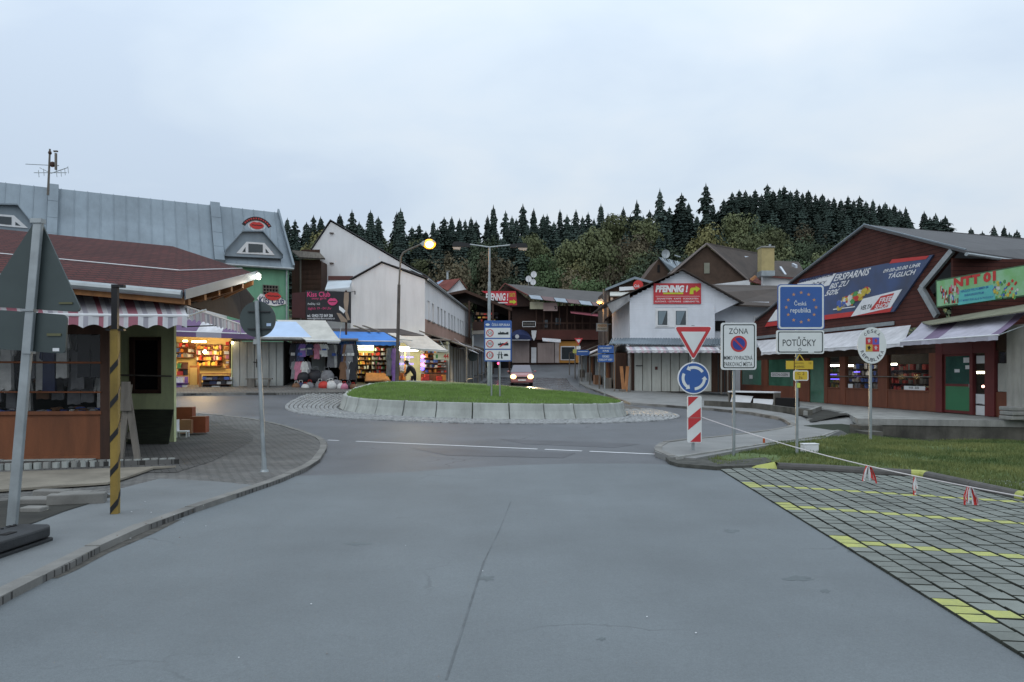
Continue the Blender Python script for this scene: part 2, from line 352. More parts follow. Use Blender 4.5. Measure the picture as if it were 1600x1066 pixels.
# resurfaced near carriageway
kl = [GP(*q) for q in ((440,744),(380,764),(320,783),(230,815),(170,840),(110,872),(40,905),(0,926),(-200,1030))]
far = [GP(*q) for q in ((1130,733),(1090,727),(1000,725),(900,725),(810,727),(720,732),(640,738),(540,742),(470,744))]
er = [GP(1600, 990), GP(1560, 966), GP(1340, 848.5)]
drape('resurfaced_road', kl + [Vector((-9, -3)), Vector((3.2, -3))] + er + far, .005, m_road2, 1.2)
drape('road_joint', [GP(797,785), GP(799,785), GP(757,880), GP(699,1064), GP(695.5,1064), GP(754,880), GP(781,830)], .0075, M('bitumen_seal', (.105,.118,.124), .7, .3, 4), .5)
def stripe(name, p, q, w, zo, mat, n=6, parent=None):
    d = (q - p).normalized(); nrm = Vector((-d.y, d.x)) * w / 2; return drape(name, [p - nrm, q - nrm, q + nrm, p + nrm], zo, mat, .8, parent=parent)
gl = [GP(512, 688), GP(1046, 711)]
for a, b_ in ((0, .04), (.10, .66), (.68, .78), (.80, .995)): stripe('give_way_line', gl[0].lerp(gl[1], a), gl[0].lerp(gl[1], b_), .10, .005, m_white)
m_patch = M('wet_patch', (.066, .069, .076), .55, .35, 1, fine=.15, spec=.5)
for pts in (((640,700),(760,703),(900,708),(880,716),(700,712)), ((780,686),(900,690),(1000,694),(960,700),(820,694))):
    drape('road_patch', [GP(*q) for q in pts], .004, m_patch, .8)
drape('wet_street', [Vector((-2.6, 41.5)), Vector((4.2, 41.5)), Vector((4.2, 52)), Vector((4.6, 62)), Vector((-1.6, 62)), Vector((-2.2, 50))], .006, M('wet_asphalt', (.075, .080, .088), .26, .3, 1.2, fine=.2, spec=.6), .8)
# left pavement
tip = [(440,744),(478,728),(500,714),(510,698),(511,688),(500,680),(478,672),(440,661),(400,653),(362,648),(320,645),(275,642),(180,640)]
lp = [GP(x, y, .1) for x, y in tip]
left_poly = lp + [Vector((-24, 25)), Vector((-24, 3))] + [GP(-200, 1030, .1), GP(0, 926, .1), GP(40, 905, .1), GP(110, 872, .1), GP(170, 840, .1), GP(230, 815, .1), GP(320, 783, .1), GP(380, 764, .1)]
drape('left_pavement', left_poly, .06, m_pave, .8, skirt=.15)
drape('inner_paving', [GP(*q, .1) for q in ((60,735),(230,735),(275,735),(330,718),(370,700),(395,686),(396,678),(370,668),(330,655),(275,648),(200,648),(100,660))], .067, m_pave2, .8)
drape('footpath', [GP(*q, .1) for q in ((250,744),(330,748),(400,754),(372,765),(316,783),(228,814),(166,839),(104,871),(34,904),(-100,960),(-150,880),(-60,850),(0,822),(60,805),(100,790),(150,775),(185,760))], .064, m_foot, .8)
def kerb_run(name, pts, w=.14, top=.115, L_=.95, depth=.16, mat=None, closed=False, inward=1, mats=None):
    mat = mat or m_kerb; root = setp(bpy.data.objects.new(name, None), kind='structure'); COL.objects.link(root); root.location = (pts[0].x, pts[0].y, 0); OFF[root] = root.location.copy()
    # resample
    seg = []; acc = [0]
    for a, b_ in zip(pts, pts[1:]): acc.append(acc[-1] + (b_ - a).length)
    n = max(1, int(acc[-1] / L_))
    def at(s_):
        for i in range(len(pts) - 1):
            if s_ <= acc[i + 1] + 1e-6: return pts[i].lerp(pts[i + 1], (s_ - acc[i]) / (acc[i + 1] - acc[i]))
        return pts[-1]
    for k in range(n):
        a = at(acc[-1] * k / n); c = at(acc[-1] * (k + 1) / n); d = (c - a); l = d.length; d.normalize(); nr = Vector((-d.y, d.x)) * w * inward
        a = a + d * .006; c = c - d * .006; j = ru(-.006, .006)
        za, zc_ = G(a.x, a.y) + top + j, G(c.x, c.y) + top + j
        B().slab([(a.x, a.y, za), (c.x, c.y, zc_), (c.x + nr.x, c.y + nr.y, zc_), (a.x + nr.x, a.y + nr.y, za)], (0, 0, -depth)).build('kerb_stone', (mats[k % len(mats)] if mats else mat), root)
    return root
kerb_run('left_kerb', [GP(-60, 955, .1), GP(0, 926, .1), GP(40, 905, .1), GP(110, 872, .1), GP(170, 840, .1), GP(230, 815, .1), GP(320, 783, .1), GP(380, 764, .1)] + lp, inward=1, top=.07)
# gutter dirt beside the kerb
drape('gutter_dirt', [GP(*q) for q in ((60,905),(130,872),(210,838),(270,815),(285,812),(240,835),(170,865),(120,892),(90,905))], .0085, M('gutter_grit', (.085,.08,.07), .9, .5, 8, bump=.6, bscale=60), .4)
# back pavement in front of the left stalls
bk = [GP(*q, .1) for q in ((180,617),(275,615),(350,614),(440,614),(520,613),(560,612))]
bkr = [GP(600,606,.1)]
drape('back_pavement', bk + [Vector((-6.3, 38.5)), Vector((-5.0, 45)), Vector((-4.0, 60)), Vector((-2.8, 80)), Vector((-30, 80)), Vector((-40, 36))], .10, m_pave, 1.6, skirt=.14)
kerb_run('back_kerb', bk + [Vector((-6.3, 38.5))], L_=1.2)
# right pavement before the white house and the shop
rk = [Vector((5.6, 62)), Vector((4.9, 54)), Vector((4.9, 48))] + [GP(*q, .1) for q in ((985,630),(1040,633),(1110,638),(1170,644),(1210,651),(1232,659),(1236,664),(1225,668),(1180,675),(1100,684),(1050,688),(1030,692),(1022,699),(1024,706))]
rp_ = rk + [GP(*q, .1) for q in ((1044,713),(1086,716),(1150,704),(1210,694),(1290,684),(1345,678))] + [Vector((11.3, 24.5)), Vector((16.1, 23.4)), Vector((30, 22)), Vector((30, 62))]
drape('right_pavement', rp_, .10, M('slab_paving', (.22,.222,.215), .8, .2, 1.0, fine=.15, bump=.3, bscale=60), 1.2, skirt=.14)
kerb_run('right_kerb', rk + [GP(1044, 713, .1)], inward=1)
kerb_run('verge_edging', [GP(*q, .1) for q in ((1060,716),(1150,702),(1210,692),(1290,682),(1345,676))], w=.06, top=.125, L_=.9, mat=m_conc)
# ---------------- parking bay of pavers ----------------
LO = Vector((3.53, 12.7)); DA = Vector((.070, 1)).normalized(); DB = Vector((1, -.13))
lotf = lambda x, y: G(x, y) + .006
edge = [GP(1140, 733), GP(1200, 728), GP(1430, 741), GP(1600, 782), GP(1900, 860)]
drape('parking_bed', [GP(1134, 733), GP(1200, 727), GP(1430, 739), GP(1600, 779), GP(2000, 875), Vector((9, 2)), Vector((3.25, 2)), GP(1600, 990), GP(1340, 848.5)], .004, M('paver_joint_moss', (.032,.036,.027), .95, .5, 6), 1)
m_paver = M('concrete_paver', (.178, .192, .172), .85, .30, .9, fine=.14, bump=.3, bscale=60, rand=.1)
m_pavy = M('yellow_paver', (.42, .43, .12), .75, .3, 9, col2=(.30, .32, .12), fine=.15, bump=.2, rand=.06)
lot = setp(bpy.data.objects.new('parking_paving', None), kind='structure'); COL.objects.link(lot); lot.location = (LO.x, LO.y, 0); OFF[lot] = lot.location.copy()
def inlot(p):
    if p.y < 3.2 or p.x > 9.5: return False
    # beyond the far log kerb?
    for a, b_ in zip(edge, edge[1:]):
        if a.x <= p.x <= b_.x:
            if p.y > a.y + (b_.y - a.y) * (p.x - a.x) / (b_.x - a.x) - .08: return False
            return True
    return p.x >= edge[0].x - .9
pl = []; PC = .205; PR = .172
for c in range(0, 30):
    for r in range(-2, 58):
        sh = c * .072 + (c % 2) * .004
        o_ = LO + DB * (c * PC) - DA * (r * PR + sh)
        e0 = o_.x - (3.20 + (o_.y - 4.66) * .061)
        if not inlot(o_): continue
        pl.append((o_.length, o_, c, r))
pl.sort(key=lambda t: t[0])
vis = [t for t in pl if t[1].y > 3.9 and t[1].x / t[1].y < .74]
rest = [t for t in vis[300:]] + [t for t in pl if t not in vis]
ylines = (9, 21.2, 33.4, 45.5)
def paver_b(b, o_, c, r, jm=1):
    g = .0115; t_ = .0065; p = [o_ + DB * g - DA * t_, o_ + DB * (PC - g) - DA * t_, o_ + DB * (PC - g) - DA * (PR - t_), o_ + DB * g - DA * (PR - t_)]
    z = lotf(o_.x, o_.y) + .020 + ru(-.003, .003); tlt = ru(-.002, .002)
    # chamfered block
    q = [o_ + DB * PC * .5 - DA * PR * .5 + (x - (o_ + DB * PC * .5 - DA * PR * .5)) * .965 for x in p]
    i = [b.p((x.x, x.y, z - .03)) for x in p] + [b.p((x.x, x.y, z - .005)) for x in p] + [b.p((x.x, x.y, z + (tlt if k % 2 else 0))) for k, x in enumerate(q)]
    om = b.m; b.m = jm
    for lv in (0, 4):
        for k in range(4): b.fi((i[lv + k], i[lv + (k + 1) % 4], i[lv + 4 + (k + 1) % 4], i[lv + 4 + k]))
    b.m = om; b.fi(i[8:12])
def is_y(c, r, o_):
    rr = (LO.y - o_.y) / PR   # distance down the lot
    for k, yl in enumerate(((LO.y - 10.85) / PR, (LO.y - 9.05) / PR, (LO.y - 7.13) / PR, (LO.y - 5.12) / PR)):
        t = rr - (yl + c * .205 * .46 / PR)
        pass
    for q in (11, 21, 32, 44):
        if r == q or (c == 0 and abs(r - q) < 2): return True
    return False
for d_, o_, c, r in vis[:300]:
    b = B(); paver_b(b, o_, c, r); b.build('paver', [m_pavy if is_y(c, r, o_) else m_paver, MATS['paver_joint_moss']], lot)
b = B()
for d_, o_, c, r in rest: b.m = 1 if is_y(c, r, o_) else 0; paver_b(b, o_, c, r, 2)
b.build('far_pavers', [m_paver, m_pavy, MATS['paver_joint_moss']], lot, kind='stuff')
# ---------------- roundabout ----------------
RC = Vector((-1.2, 31.9)); RI = 6.1
def rpt(r, a): return Vector((RC.x + r * math.sin(a), RC.y - r * math.cos(a)))
drape('cobble_apron', [rpt(8.25, k * math.pi / 36) for k in range(72)], .012, M('apron_mortar', (.10,.10,.095), .9, .3, 5), .9)
b = B()
rr = RI + .12
while rr < 8.15:
    n = int(2 * math.pi * rr / .27); ph = rnd()
    for k in range(n):
        a = 2 * math.pi * (k + ph) / n
        if math.cos(a) < -.35: continue
        h = .5 * 2 * math.pi / n * .88; dr = .15
        c = rpt(rr, a); z = G(c.x, c.y) + .012 + ru(.02, .04)
        q = [rpt(rr + .01, a - h), rpt(rr + dr, a - h), rpt(rr + dr, a + h), rpt(rr + .01, a + h)]; m = rpt(rr + dr / 2, a)
        lo = [b.p((x.x, x.y, z - .04)) for x in q]; hi = [b.p((*(m + (x - m) * .86), z + ru(0, .004))) for x in q]
        for j in range(4): b.fi((lo[j], lo[(j+1) % 4], hi[(j+1) % 4], hi[j]))
        b.fi(hi)
    rr += .172
b.build('cobble_setts', m_setts, kind='stuff', label='grey granite setts laid in rings round the grass roundabout')
nb = 29
def BL(a):
    d = (math.degrees(a) + 180) % 360 - 180
    if abs(d) < 92: return '%s concrete block from the left end along the near side of the roundabout' % ORD(int((d + 92) // (360 / nb)))
    return 'concrete barrier block on the far side of the roundabout, behind its grass mound'
for k in range(nb):
    a = 2 * math.pi * (k + .35) / nb; h = math.pi / nb * .975
    b = B(); prof = [(RI + .02, 0), (RI - .02, .08), (RI - .10, .30), (RI - .15, .56), (RI - .30, .56), (RI - .42, .08), (RI - .46, 0)]
    L0 = []; R0 = []
    j = ru(-.012, .012)
    for s_, lst in ((-1, L0), (0, []), (1, R0)):
        for (r, z) in prof:
            q = rpt(r + j, a + s_ * h * .995); c = rpt(RI, a); lst.append(b.p((q.x, q.y, G(c.x, c.y) + z + .012 + (G(*rpt(RI, a + s_ * h)) - G(c.x, c.y)))))
    b.V = b.V[:7] + b.V[14:] ; R0 = [i - 7 for i in R0]
    for i in range(7): b.fi((L0[i], R0[i], R0[(i + 1) % 7], L0[(i + 1) % 7]))
    b.fi(L0[::-1]); b.fi(R0)
    b.build('concrete_barrier', m_barr, label=BL(a), cat='barrier', group='concrete blocks round the roundabout', bevel=.02)
tilt = lambda x, y: G(RC.x + (x - RC.x) * 1.0, y)
def mound(x, y):
    d = (Vector((x, y)) - RC).length / (RI - .2); return G(x, y) + .56 + .20 * max(0, 1 - d ** 5) + .02 * math.sin(x * 3) * math.sin(y * 2.3)
drape('roundabout_lawn', [rpt(RI - .24, k * math.pi / 36) for k in range(72)], 0, m_grass, .45, skirt=.3, zf=mound)
def blades(name, pts, h, w, mat, label):
    n = len(pts); V = np.zeros((n * 3, 3)); rs = np.random.RandomState(3)
    P_ = np.array(pts); a = rs.rand(n) * 6.28; hh = h * (.5 + rs.rand(n)); ww = w * (.6 + .8 * rs.rand(n)); ln = (rs.rand(n, 2) - .5) * h * .9
    V[0::3, 0] = P_[:, 0] - np.cos(a) * ww; V[0::3, 1] = P_[:, 1] - np.sin(a) * ww; V[0::3, 2] = P_[:, 2]
    V[1::3, 0] = P_[:, 0] + np.cos(a) * ww; V[1::3, 1] = P_[:, 1] + np.sin(a) * ww; V[1::3, 2] = P_[:, 2]
    V[2::3, :2] = P_[:, :2] + ln; V[2::3, 2] = P_[:, 2] + hh
    me = bpy.data.meshes.new(name); me.vertices.add(n * 3); me.vertices.foreach_set('co', V.ravel()); me.loops.add(n * 3); me.loops.foreach_set('vertex_index', np.arange(n * 3))
    me.polygons.add(n); me.polygons.foreach_set('loop_start', np.arange(0, n * 3, 3)); me.update(); me.validate(); me.materials.append(mat)
    o = bpy.data.objects.new(name, me); COL.objects.link(o); return setp(o, label, kind='stuff')
pts = []
for _ in range(60000):
    r = (RI - .26) * math.sqrt(rnd()); a = rnd() * 2 * math.pi
    if math.cos(a) < -.6 and r > 3: continue
    x, y = rpt(r, a)
    pts.append((x, y, 0))
# cheap height lookup on a grid
class HG:
    def __init__(s, zf, x0, y0, x1, y1, st):
        s.x0, s.y0, s.st = x0, y0, st; s.nx = int((x1 - x0) / st) + 2; s.ny = int((y1 - y0) / st) + 2
        s.a = np.array([[zf(x0 + i * st, y0 + j * st) for i in range(s.nx)] for j in range(s.ny)])
    def __call__(s, x, y):
        fx = (x - s.x0) / s.st; fy = (y - s.y0) / s.st; i = min(s.nx - 2, max(0, int(fx))); j = min(s.ny - 2, max(0, int(fy))); fx -= i; fy -= j; a = s.a
        return (a[j, i] * (1 - fx) + a[j, i+1] * fx) * (1 - fy) + (a[j+1, i] * (1 - fx) + a[j+1, i+1] * fx) * fy
hm = HG(mound, RC.x - 6.3, RC.y - 6.3, RC.x + 6.3, RC.y + 6.3, .3)
blades('roundabout_grass', [(x, y, hm(x, y) - .01) for x, y, _ in pts], .07, .012, m_blade, 'short bright green grass covering the roundabout mound')
# ---------------- grass verge on the right ----------------
vg = [GP(*q, .05) for q in ((1120,728),(1100,716),(1150,705),(1210,695),(1290,685),(1338,680))] + [Vector((11.3, 24.3)), Vector((16.1, 23.15)), Vector((22, 22.2)), Vector((22, 6)), Vector((9, 6.0))] + [GP(1800, 826, .05), GP(1600, 775, .05), GP(1430, 737, .05), GP(1200, 725, .05)]
verge_z = lambda x, y: G(x, y) + .05 + .04 * math.sin(x * 1.7 + y) * math.sin(y * 1.3)
drape('grass_verge', vg, 0, m_grass, .6, skirt=.2, zf=lambda x, y: verge_z(x, y))
def inpoly(p, poly):
    c = False; n = len(poly)
    for i in range(n):
        a, b_ = poly[i], poly[i - 1]
        if (a.y > p.y) != (b_.y > p.y) and p.x < (b_.x - a.x) * (p.y - a.y) / (b_.y - a.y) + a.x: c = not c
    return c
hv = HG(verge_z, 3, 5, 23, 25, .4); pts = []
dirt = [GP(1165, 722).to_tuple(), GP(1195, 714).to_tuple()]
while len(pts) < 90000:
    x, y = ru(3, 19), ru(6, 24.4)
    if x / y > .78: continue
    if not inpoly(Vector((x, y)), vg): continue
    if ((x - 4.5) / .55) ** 2 + ((y - 14) / .75) ** 2 < 1 and rnd() < .93: continue
    if math.sin(x * 2.1 + 1) * math.sin(y * 1.9) + math.sin(x * 5 + y * 3) * .4 < ru(-1.8, -.3): continue
    pts.append((x, y, hv(x, y) - .01))
blades('verge_grass', pts, .065, .010, m_blade2, 'rough long grass growing on the verge beside the parking bay')
drape('bare_earth', [GP(*q, .05) for q in ((1040,716),(1085,716),(1140,722),(1196,716),(1206,722),(1190,728),(1120,731),(1060,726),(1046,722))], .07, M('earth_and_grit', (.075, .075, .065), .95, .5, 5, bump=.5, bscale=30), .4, skirt=.06)
# log shaped concrete kerb
def log_(p, q, r, name='edging_log', yel0=False, yel1=False):
    b = B(); d = q - p; z0 = G(p.x, p.y) + r * .75; z1 = G(q.x, q.y) + r * .75; A_ = Vector((p.x, p.y, z0)); C_ = Vector((q.x, q.y, z1)); l = d.length; ts = [0, (.14 / l if yel0 else 0), (1 - .14 / l if yel1 else 1), 1]
    for i in range(3):
        if ts[i + 1] - ts[i] < 1e-4: continue
        b.m = 1 if (i == 0 and yel0) or (i == 2 and yel1) else 0
        b.tube(A_.lerp(C_, ts[i]), A_.lerp(C_, ts[i + 1]), r, r, 12)
    return b.build(name, [M('log_concrete', (.095, .09, .085), .85, .3, 3, bump=.3, bscale=40), m_yel], lot)
LG = [GP(1214, 730, .05), GP(1290, 733.5, .05), GP(1360, 738, .05), GP(1440, 742.5, .05), GP(1520, 760, .05), GP(1606, 779, .05), GP(1720, 806, .05)]
for i in range(6): log_(LG[i].lerp(LG[i+1], .004), LG[i].lerp(LG[i+1], .996), .075, yel1=i in (2, 4), yel0=i == 3)
a_, c_ = GP(1165, 733, .0), LG[0]; z_ = G(c_.x, c_.y)
B().slab([(a_.x, a_.y, z_ + .01), (c_.x - .01, c_.y - .08, z_ + .01), (c_.x - .01, c_.y - .08, z_ + .13), (c_.x - .01, c_.y + .08, z_ + .13), (a_.x, a_.y + .05, z_ + .02)], (0, 0, -.02)).build('kerb_ramp', m_yel, lot)
# ---------------- shared materials and builders ----------------
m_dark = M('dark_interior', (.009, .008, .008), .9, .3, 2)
m_bwood = M('brown_plywood', (.20, .068, .026), .6, .25, 1.3, fine=.1, bump=.2, bscale=30, stain=.3, stretch=(3, 3, .6))
m_dwood = M('dark_brown_wood', (.055, .026, .016), .75, .35, 2, bump=.3, bscale=30, stretch=(4, 4, .5))
m_gwood = M('grey_weathered_wood', (.16, .145, .125), .85, .35, 2, bump=.4, bscale=30, stretch=(4, 4, .6))
m_owood = M('pine_boards', (.34, .15, .055), .7, .3, 2, stretch=(3, 3, 1))
m_green = M('pale_green_render', (.58, .64, .36), .85, .14, 1.2, fine=.06, bump=.2, bscale=60, stain=.3)
m_mint = M('mint_green_render', (.16, .36, .235), .85, .12, .6, fine=.05, stain=.2)
m_shingle = brickmat('red_brown_shingles', (.088, .022, .018), (.066, .018, .016), (.022, .008, .008), .22, .06, vertical=True, msize=.010)
m_zinc = M('zinc_sheet', (.22, .265, .30), .5, .16, .5, metal=.25, fine=.04, stain=.15, rand=.05)
m_alu = M('galvanised_steel', (.33, .36, .37), .42, .18, 4, metal=.55, fine=.05)
m_sback = M('sign_back_grey', (.060, .078, .078), .5, .15, 2, metal=.3)
m_rend = M('white_render', (.70, .71, .72), .9, .06, .35, fine=.04, bump=.15, bscale=60, stain=.13)
m_rend_ = None
m_rend2 = M('cream_white_render', (.68, .68, .68), .9, .06, .5, fine=.04, stain=.10)
m_pink = M('pinkish_render', (.36, .23, .18), .9, .12, .8, fine=.05, stain=.15)
m_glassd = glass('dark_window_glass', (.01, .012, .014), .06, .13)
m_pane = M('reflecting_pane', (.035, .045, .05), .08, .2, 1, spec=.6)
m_wframe = M('white_frame', (.66, .67, .68), .5, .08, 3)
m_black = M('black_paint', (.012, .012, .014), .5, .2, 4)
m_rubber = M('black_rubber', (.028, .030, .032), .65, .3, 4, fine=.2, bump=.3, bscale=60)
m_red = M('red_paint', (.50, .035, .03), .5, .1, 3)
m_pinkp = M('pink_print', (.60, .06, .18), .6, .1, 3)
m_cw = M('awning_white', (.60, .60, .62), .85, .12, 1.5, fine=.05, stain=.32)
m_cm = M('awning_mauve', (.34, .13, .165), .85, .15, 2)
m_cp = M('awning_pink', (.50, .38, .42), .85, .12, 2)
m_cg = M('awning_grey', (.33, .32, .36), .85, .12, 2)
m_cpur = M('awning_purple', (.14, .085, .17), .85, .25, 1)
m_cblue = M('awning_blue', (.05, .20, .58), .8, .15, 1.5, fine=.08)
m_clb = M('awning_light_blue', (.42, .54, .72), .8, .08, 1.5)
m_cbei = M('awning_beige', (.50, .50, .46), .85, .12, 1.2, stain=.2)
m_tube = M('fluorescent_tube', (1, .95, .8), .5, 0, 1, emit=14, ecol=(1, .86, .55))
m_tubew = M('white_tube', (1, 1, .95), .5, 0, 1, emit=16, ecol=(1, .97, .74))
PAL = [M('goods_%s' % n, c, .6, .25, 6) for n, c in (('red', (.5, .04, .03)), ('orange', (.55, .20, .04)), ('yellow', (.55, .42, .06)), ('white', (.6, .6, .58)), ('blue', (.06, .12, .4)), ('green', (.08, .28, .08)), ('violet', (.22, .12, .38)), ('brown', (.16, .08, .04)), ('grey', (.2, .2, .21)), ('black', (.02, .02, .025)), ('pink', (.5, .18, .26)), ('navy', (.03, .04, .10)))]
PN = 'red orange yellow white blue green violet brown grey black pink navy'.split()
def awning(F, u0, u1, v0, z0, v1, z1, mats, seq, sw=.11, val=.2, parent=None, label=None, scal=.06, sag=.0, du=0, name='awning', bar=None, top_u=None, valmats=None, z1b=None, group=None):
    """canvas sheet from the wall line (v0,z0) to the front bar (v1,z1); seq picks the stripe materials."""
    z1b = z1 if z1b is None else z1b
    if parent is None:
        p = F.w((u0 + u1) / 2, v1, z1 - val); root = thing('awning', label, 'awning', p, group)
    else: root = parent
    t0, t1 = top_u or (u0, u1); n = max(1, int(round((u1 - u0) / sw))); b = B(F); ns = 5
    zz = lambda t: z1 + (z1b - z1) * t
    for k in range(n):
        a, c = k / n, (k + 1) / n; b.m = seq[k % len(seq)]
        for j in range(ns):
            s0, s1 = j / ns, (j + 1) / ns
            def pt(t, s_): 
                ut = t0 + (t1 - t0) * t; ub = u0 + (u1 - u0) * t
                return (ut + (ub - ut) * s_, v0 + (v1 - v0) * s_, z0 + (zz(t) - z0) * s_ - sag * math.sin(math.pi * s_) * (1 + .3 * math.sin(t * 23)))
            b.face([pt(a, s0), pt(c, s0), pt(c, s1), pt(a, s1)])
    cn = b.build('canopy' if parent is None else name, mats, root)
    b = B(F)
    for k in range(n):
        b.m = seq[k % len(seq)]
        for h in range(2):
            a, c = (k + h / 2) / n, (k + h / 2 + .5) / n
            ua, uc = u0 + (u1 - u0) * a, u0 + (u1 - u0) * c
            f = lambda u: abs(math.sin((u - u0) * math.pi / .32)) * scal
            w_ = lambda u: v1 + .012 + .012 * math.sin(u * 17)
            b.face([(ua, w_(ua), zz(a) - .015), (uc, w_(uc), zz(c) - .015), (uc, w_(uc) + .01, zz(c) - val + f(uc)), (ua, w_(ua) + .01, zz(a) - val + f(ua))])
    pp = root if parent is None else cn
    b.build('valance', valmats or mats, pp)
    B(F).tube((u0 - .02, v1, z1), (u1 + .02, v1, z1b), .025, n=6).build('front_bar', bar or m_wframe, pp)
    for u, z in ((u0 + .05, z1), (u1 - .05, z1b)): B(F).tube((u, v0, z0 - .25), (u, v1, z - .02), .015, n=5).build('folding_arm', m_alu, pp)
    return root
def goods_rack(F, u0, u1, v, z0, z1, rows, pal, label, cat='shelf', dep=.35, sz=(.06, .18), board=None, name='goods_shelf', group=None, fill=.9):
    root = thing(name, label, cat, F.w((u0 + u1) / 2, v, z0), group)
    B(F).box(u0, v - dep - .03, z0, u1, v - dep, z1).build('back_board', board or m_bwood, root)
    for r in range(rows):
        z = z0 + (z1 - z0) * r / rows
        B(F).box(u0, v - dep + .002, z, u1, v, z + .025).build('shelf_board', board or m_bwood, root)
    b = B(F); H = (z1 - z0) / rows
    for r in range(rows):
        z = z0 + H * r + .027; u = u0 + .01
        while u < u1 - .05:
            w = ru(*sz)
            if rnd() < fill:
                b.m = random.choice(pal); h = ru(.45, .92) * (H - .03); o_ = ru(0, dep * .5)
                b.box(u, v - dep + .01, z, min(u + w * .93, u1), v - .02 - o_, z + h)
            u += w
    b.build('goods', PAL, root, kind='stuff'); return root
def garment(F, u, v, zt, L_, w, mi, label, mi2=None, dress=False, group=None):
    b = B(F); b.m = mi; h = L_; s = w / 2
    out = [(-s * .22, 0), (-s * .7, -.05), (-s * 1.05, -h * .42), (-s * .8, -h * .46), (-s * .62, -h * .28), (-s * (.7 + .25 * dress), -h), (-s * .2, -h * .97), (s * .25, -h), (s * (.72 + .2 * dress), -h * .98), (s * .62, -h * .28), (s * .82, -h * .45), (s * 1.05, -h * .40), (s * .7, -.05), (s * .22, 0), (0, -.05)]
    ang = ru(-.5, .5); F2 = F
    b.prism([(u + a * math.cos(ang), zt + z) for a, z in out], v, v + ru(.05, .10))
    if mi2 is not None: b.m = mi2; b.prism([(u + a * math.cos(ang), zt - h * .5 + z) for a, z in ((-s * .5, 0), (s * .5, 0), (s * .5, h * .12), (-s * .5, h * .12))], v + .11, v + .115)
    b.m = 8; b.tube((u, v + .03, zt + .10), (u, v + .03, zt - .02), .006, n=4)
    return b.build('garment', PAL, None, label=label, cat='garment', group=group)
def sack(F, u, v, z, r, mi, label, mi2=None, group=None, cat='bag'):
    root = thing('stuffed_bag', label, cat, F.w(u, v, z), group)
    b = B(F); b.m = mi; b.blob((u, v, z + r * .85), (r, r * .8, r * .9), 9, .10); b.build('bag_body', PAL, root, smooth=True)
    b = B(F); b.m = mi2 if mi2 is not None else mi
    c = Vector((u, v, z + r * 1.6)); b.path([c + Vector((-r * .35, 0, 0)), c + Vector((-r * .25, 0, r * .5)), c + Vector((r * .25, 0, r * .5)), c + Vector((r * .35, 0, 0))], .012, 5); b.build('handle', PAL, root)
    return root
# ---------------- left wooden kiosk with shingle roof ----------------
FA = Fr((X(0, 12.7), 12.7), (X(165, 12.9), 12.9)); CNR = Vector((X(172, 12.92), 12.92)); FS = Fr(CNR, (X(272, 16.7), 16.7))
if FS.v.x < 0: FS.v = -FS.v
k1 = thing('wooden_kiosk', 'wooden kiosk with red-brown shingle roof and pale green side wall, left foreground', 'kiosk', (CNR.x - 1, CNR.y, .1))
UL = FA.U(-260); UR = FA.U(158)
zs, zb = FA.Z(80, 648), .13
B(FA).box(UL, -.06, zb, UR, 0, zs).build('wall_panel', m_bwood, k1)
b = B(FA); b.box(UL, -.02, zs, UR + .02, .05, zs + .06); b.box(UL, .0, zb + .02, UR, .025, zb + .09); b.build('window_sill', m_bwood, k1)
for a, c in ((158, 172), (-80, -66)): B(FA).box(FA.U(a), -.1, zb, FA.U(c), .04, 3.02).build('corner_post', m_dwood, k1)
B(FA).box(UL, -.06, FA.Z(80, 522), UR + .12, .01, 3.02).build('window_header', m_dwood, k1)
B(FA).box(UL, -.03, zs + .06, UR, -.02, FA.Z(80, 522)).build('window_pane', m_glassd, k1)
for py, r in ((567, .018), (613, .014)): B(FA).tube((UL, .06, FA.Z(0, py) + .02), (UR + .02, .06, FA.Z(150, py)), r, n=6).build('window_bar', m_bwood, k1)
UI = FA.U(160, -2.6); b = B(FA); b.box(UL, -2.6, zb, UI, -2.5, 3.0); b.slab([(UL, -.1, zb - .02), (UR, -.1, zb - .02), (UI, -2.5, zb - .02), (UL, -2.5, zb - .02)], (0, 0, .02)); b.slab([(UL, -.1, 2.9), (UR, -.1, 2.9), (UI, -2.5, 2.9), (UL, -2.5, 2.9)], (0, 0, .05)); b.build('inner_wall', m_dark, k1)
B(FA).box(UL, -1.1, zs - .12, UR - .05, -.1, zs - .05).build('display_table', m_dwood, k1)
# green rear part of the kiosk, set back behind the corner post
FS2 = Fr((X(168, 16.9), 16.9), (X(272, 16.95), 16.95)); zt = 3.0
B().slab([(CNR.x - .03, CNR.y + .02, .08), (X(170, 16.9), 16.9, .08), (X(170, 16.9), 16.9, zt), (CNR.x - .03, CNR.y + .02, zt)], (-.06, 0, 0)).build('end_wall', m_dwood, k1)
uB = FS2.U(272); wu0, wu1 = FS2.U(203), FS2.U(252); wz0, wz1 = FS2.Z(230, 615), FS2.Z(230, 527)
for q in ((-.3, wu0, .05, zt), (wu1, uB, .05, zt), (wu0, wu1, .05, wz0), (wu0, wu1, wz1, zt)): B(FS2).box(q[0], -.12, q[2], q[1], 0, q[3]).build('green_wall', m_green, k1)
bk_ = FS2.w(uB, 0, 0); B().slab([(bk_.x - .01, bk_.y + .12, .05), (bk_.x - 2.7, bk_.y + 5, .05), (bk_.x - 2.7, bk_.y + 5, 3.0), (bk_.x - .01, bk_.y + .12, 3.0)], (-.12, 0, 0)).build('back_wall', m_green, k1)
b = B(FS2)
for q in ((wu0, wu0 + .10, wz0, wz1), (wu1 - .07, wu1, wz0, wz1), (wu0, wu1, wz0, wz0 + .09), (wu0, wu1, wz1 - .07, wz1)): b.box(q[0], -.06, q[2], q[1], .03, q[3])
wf = b.build('side_window', m_dwood, k1)
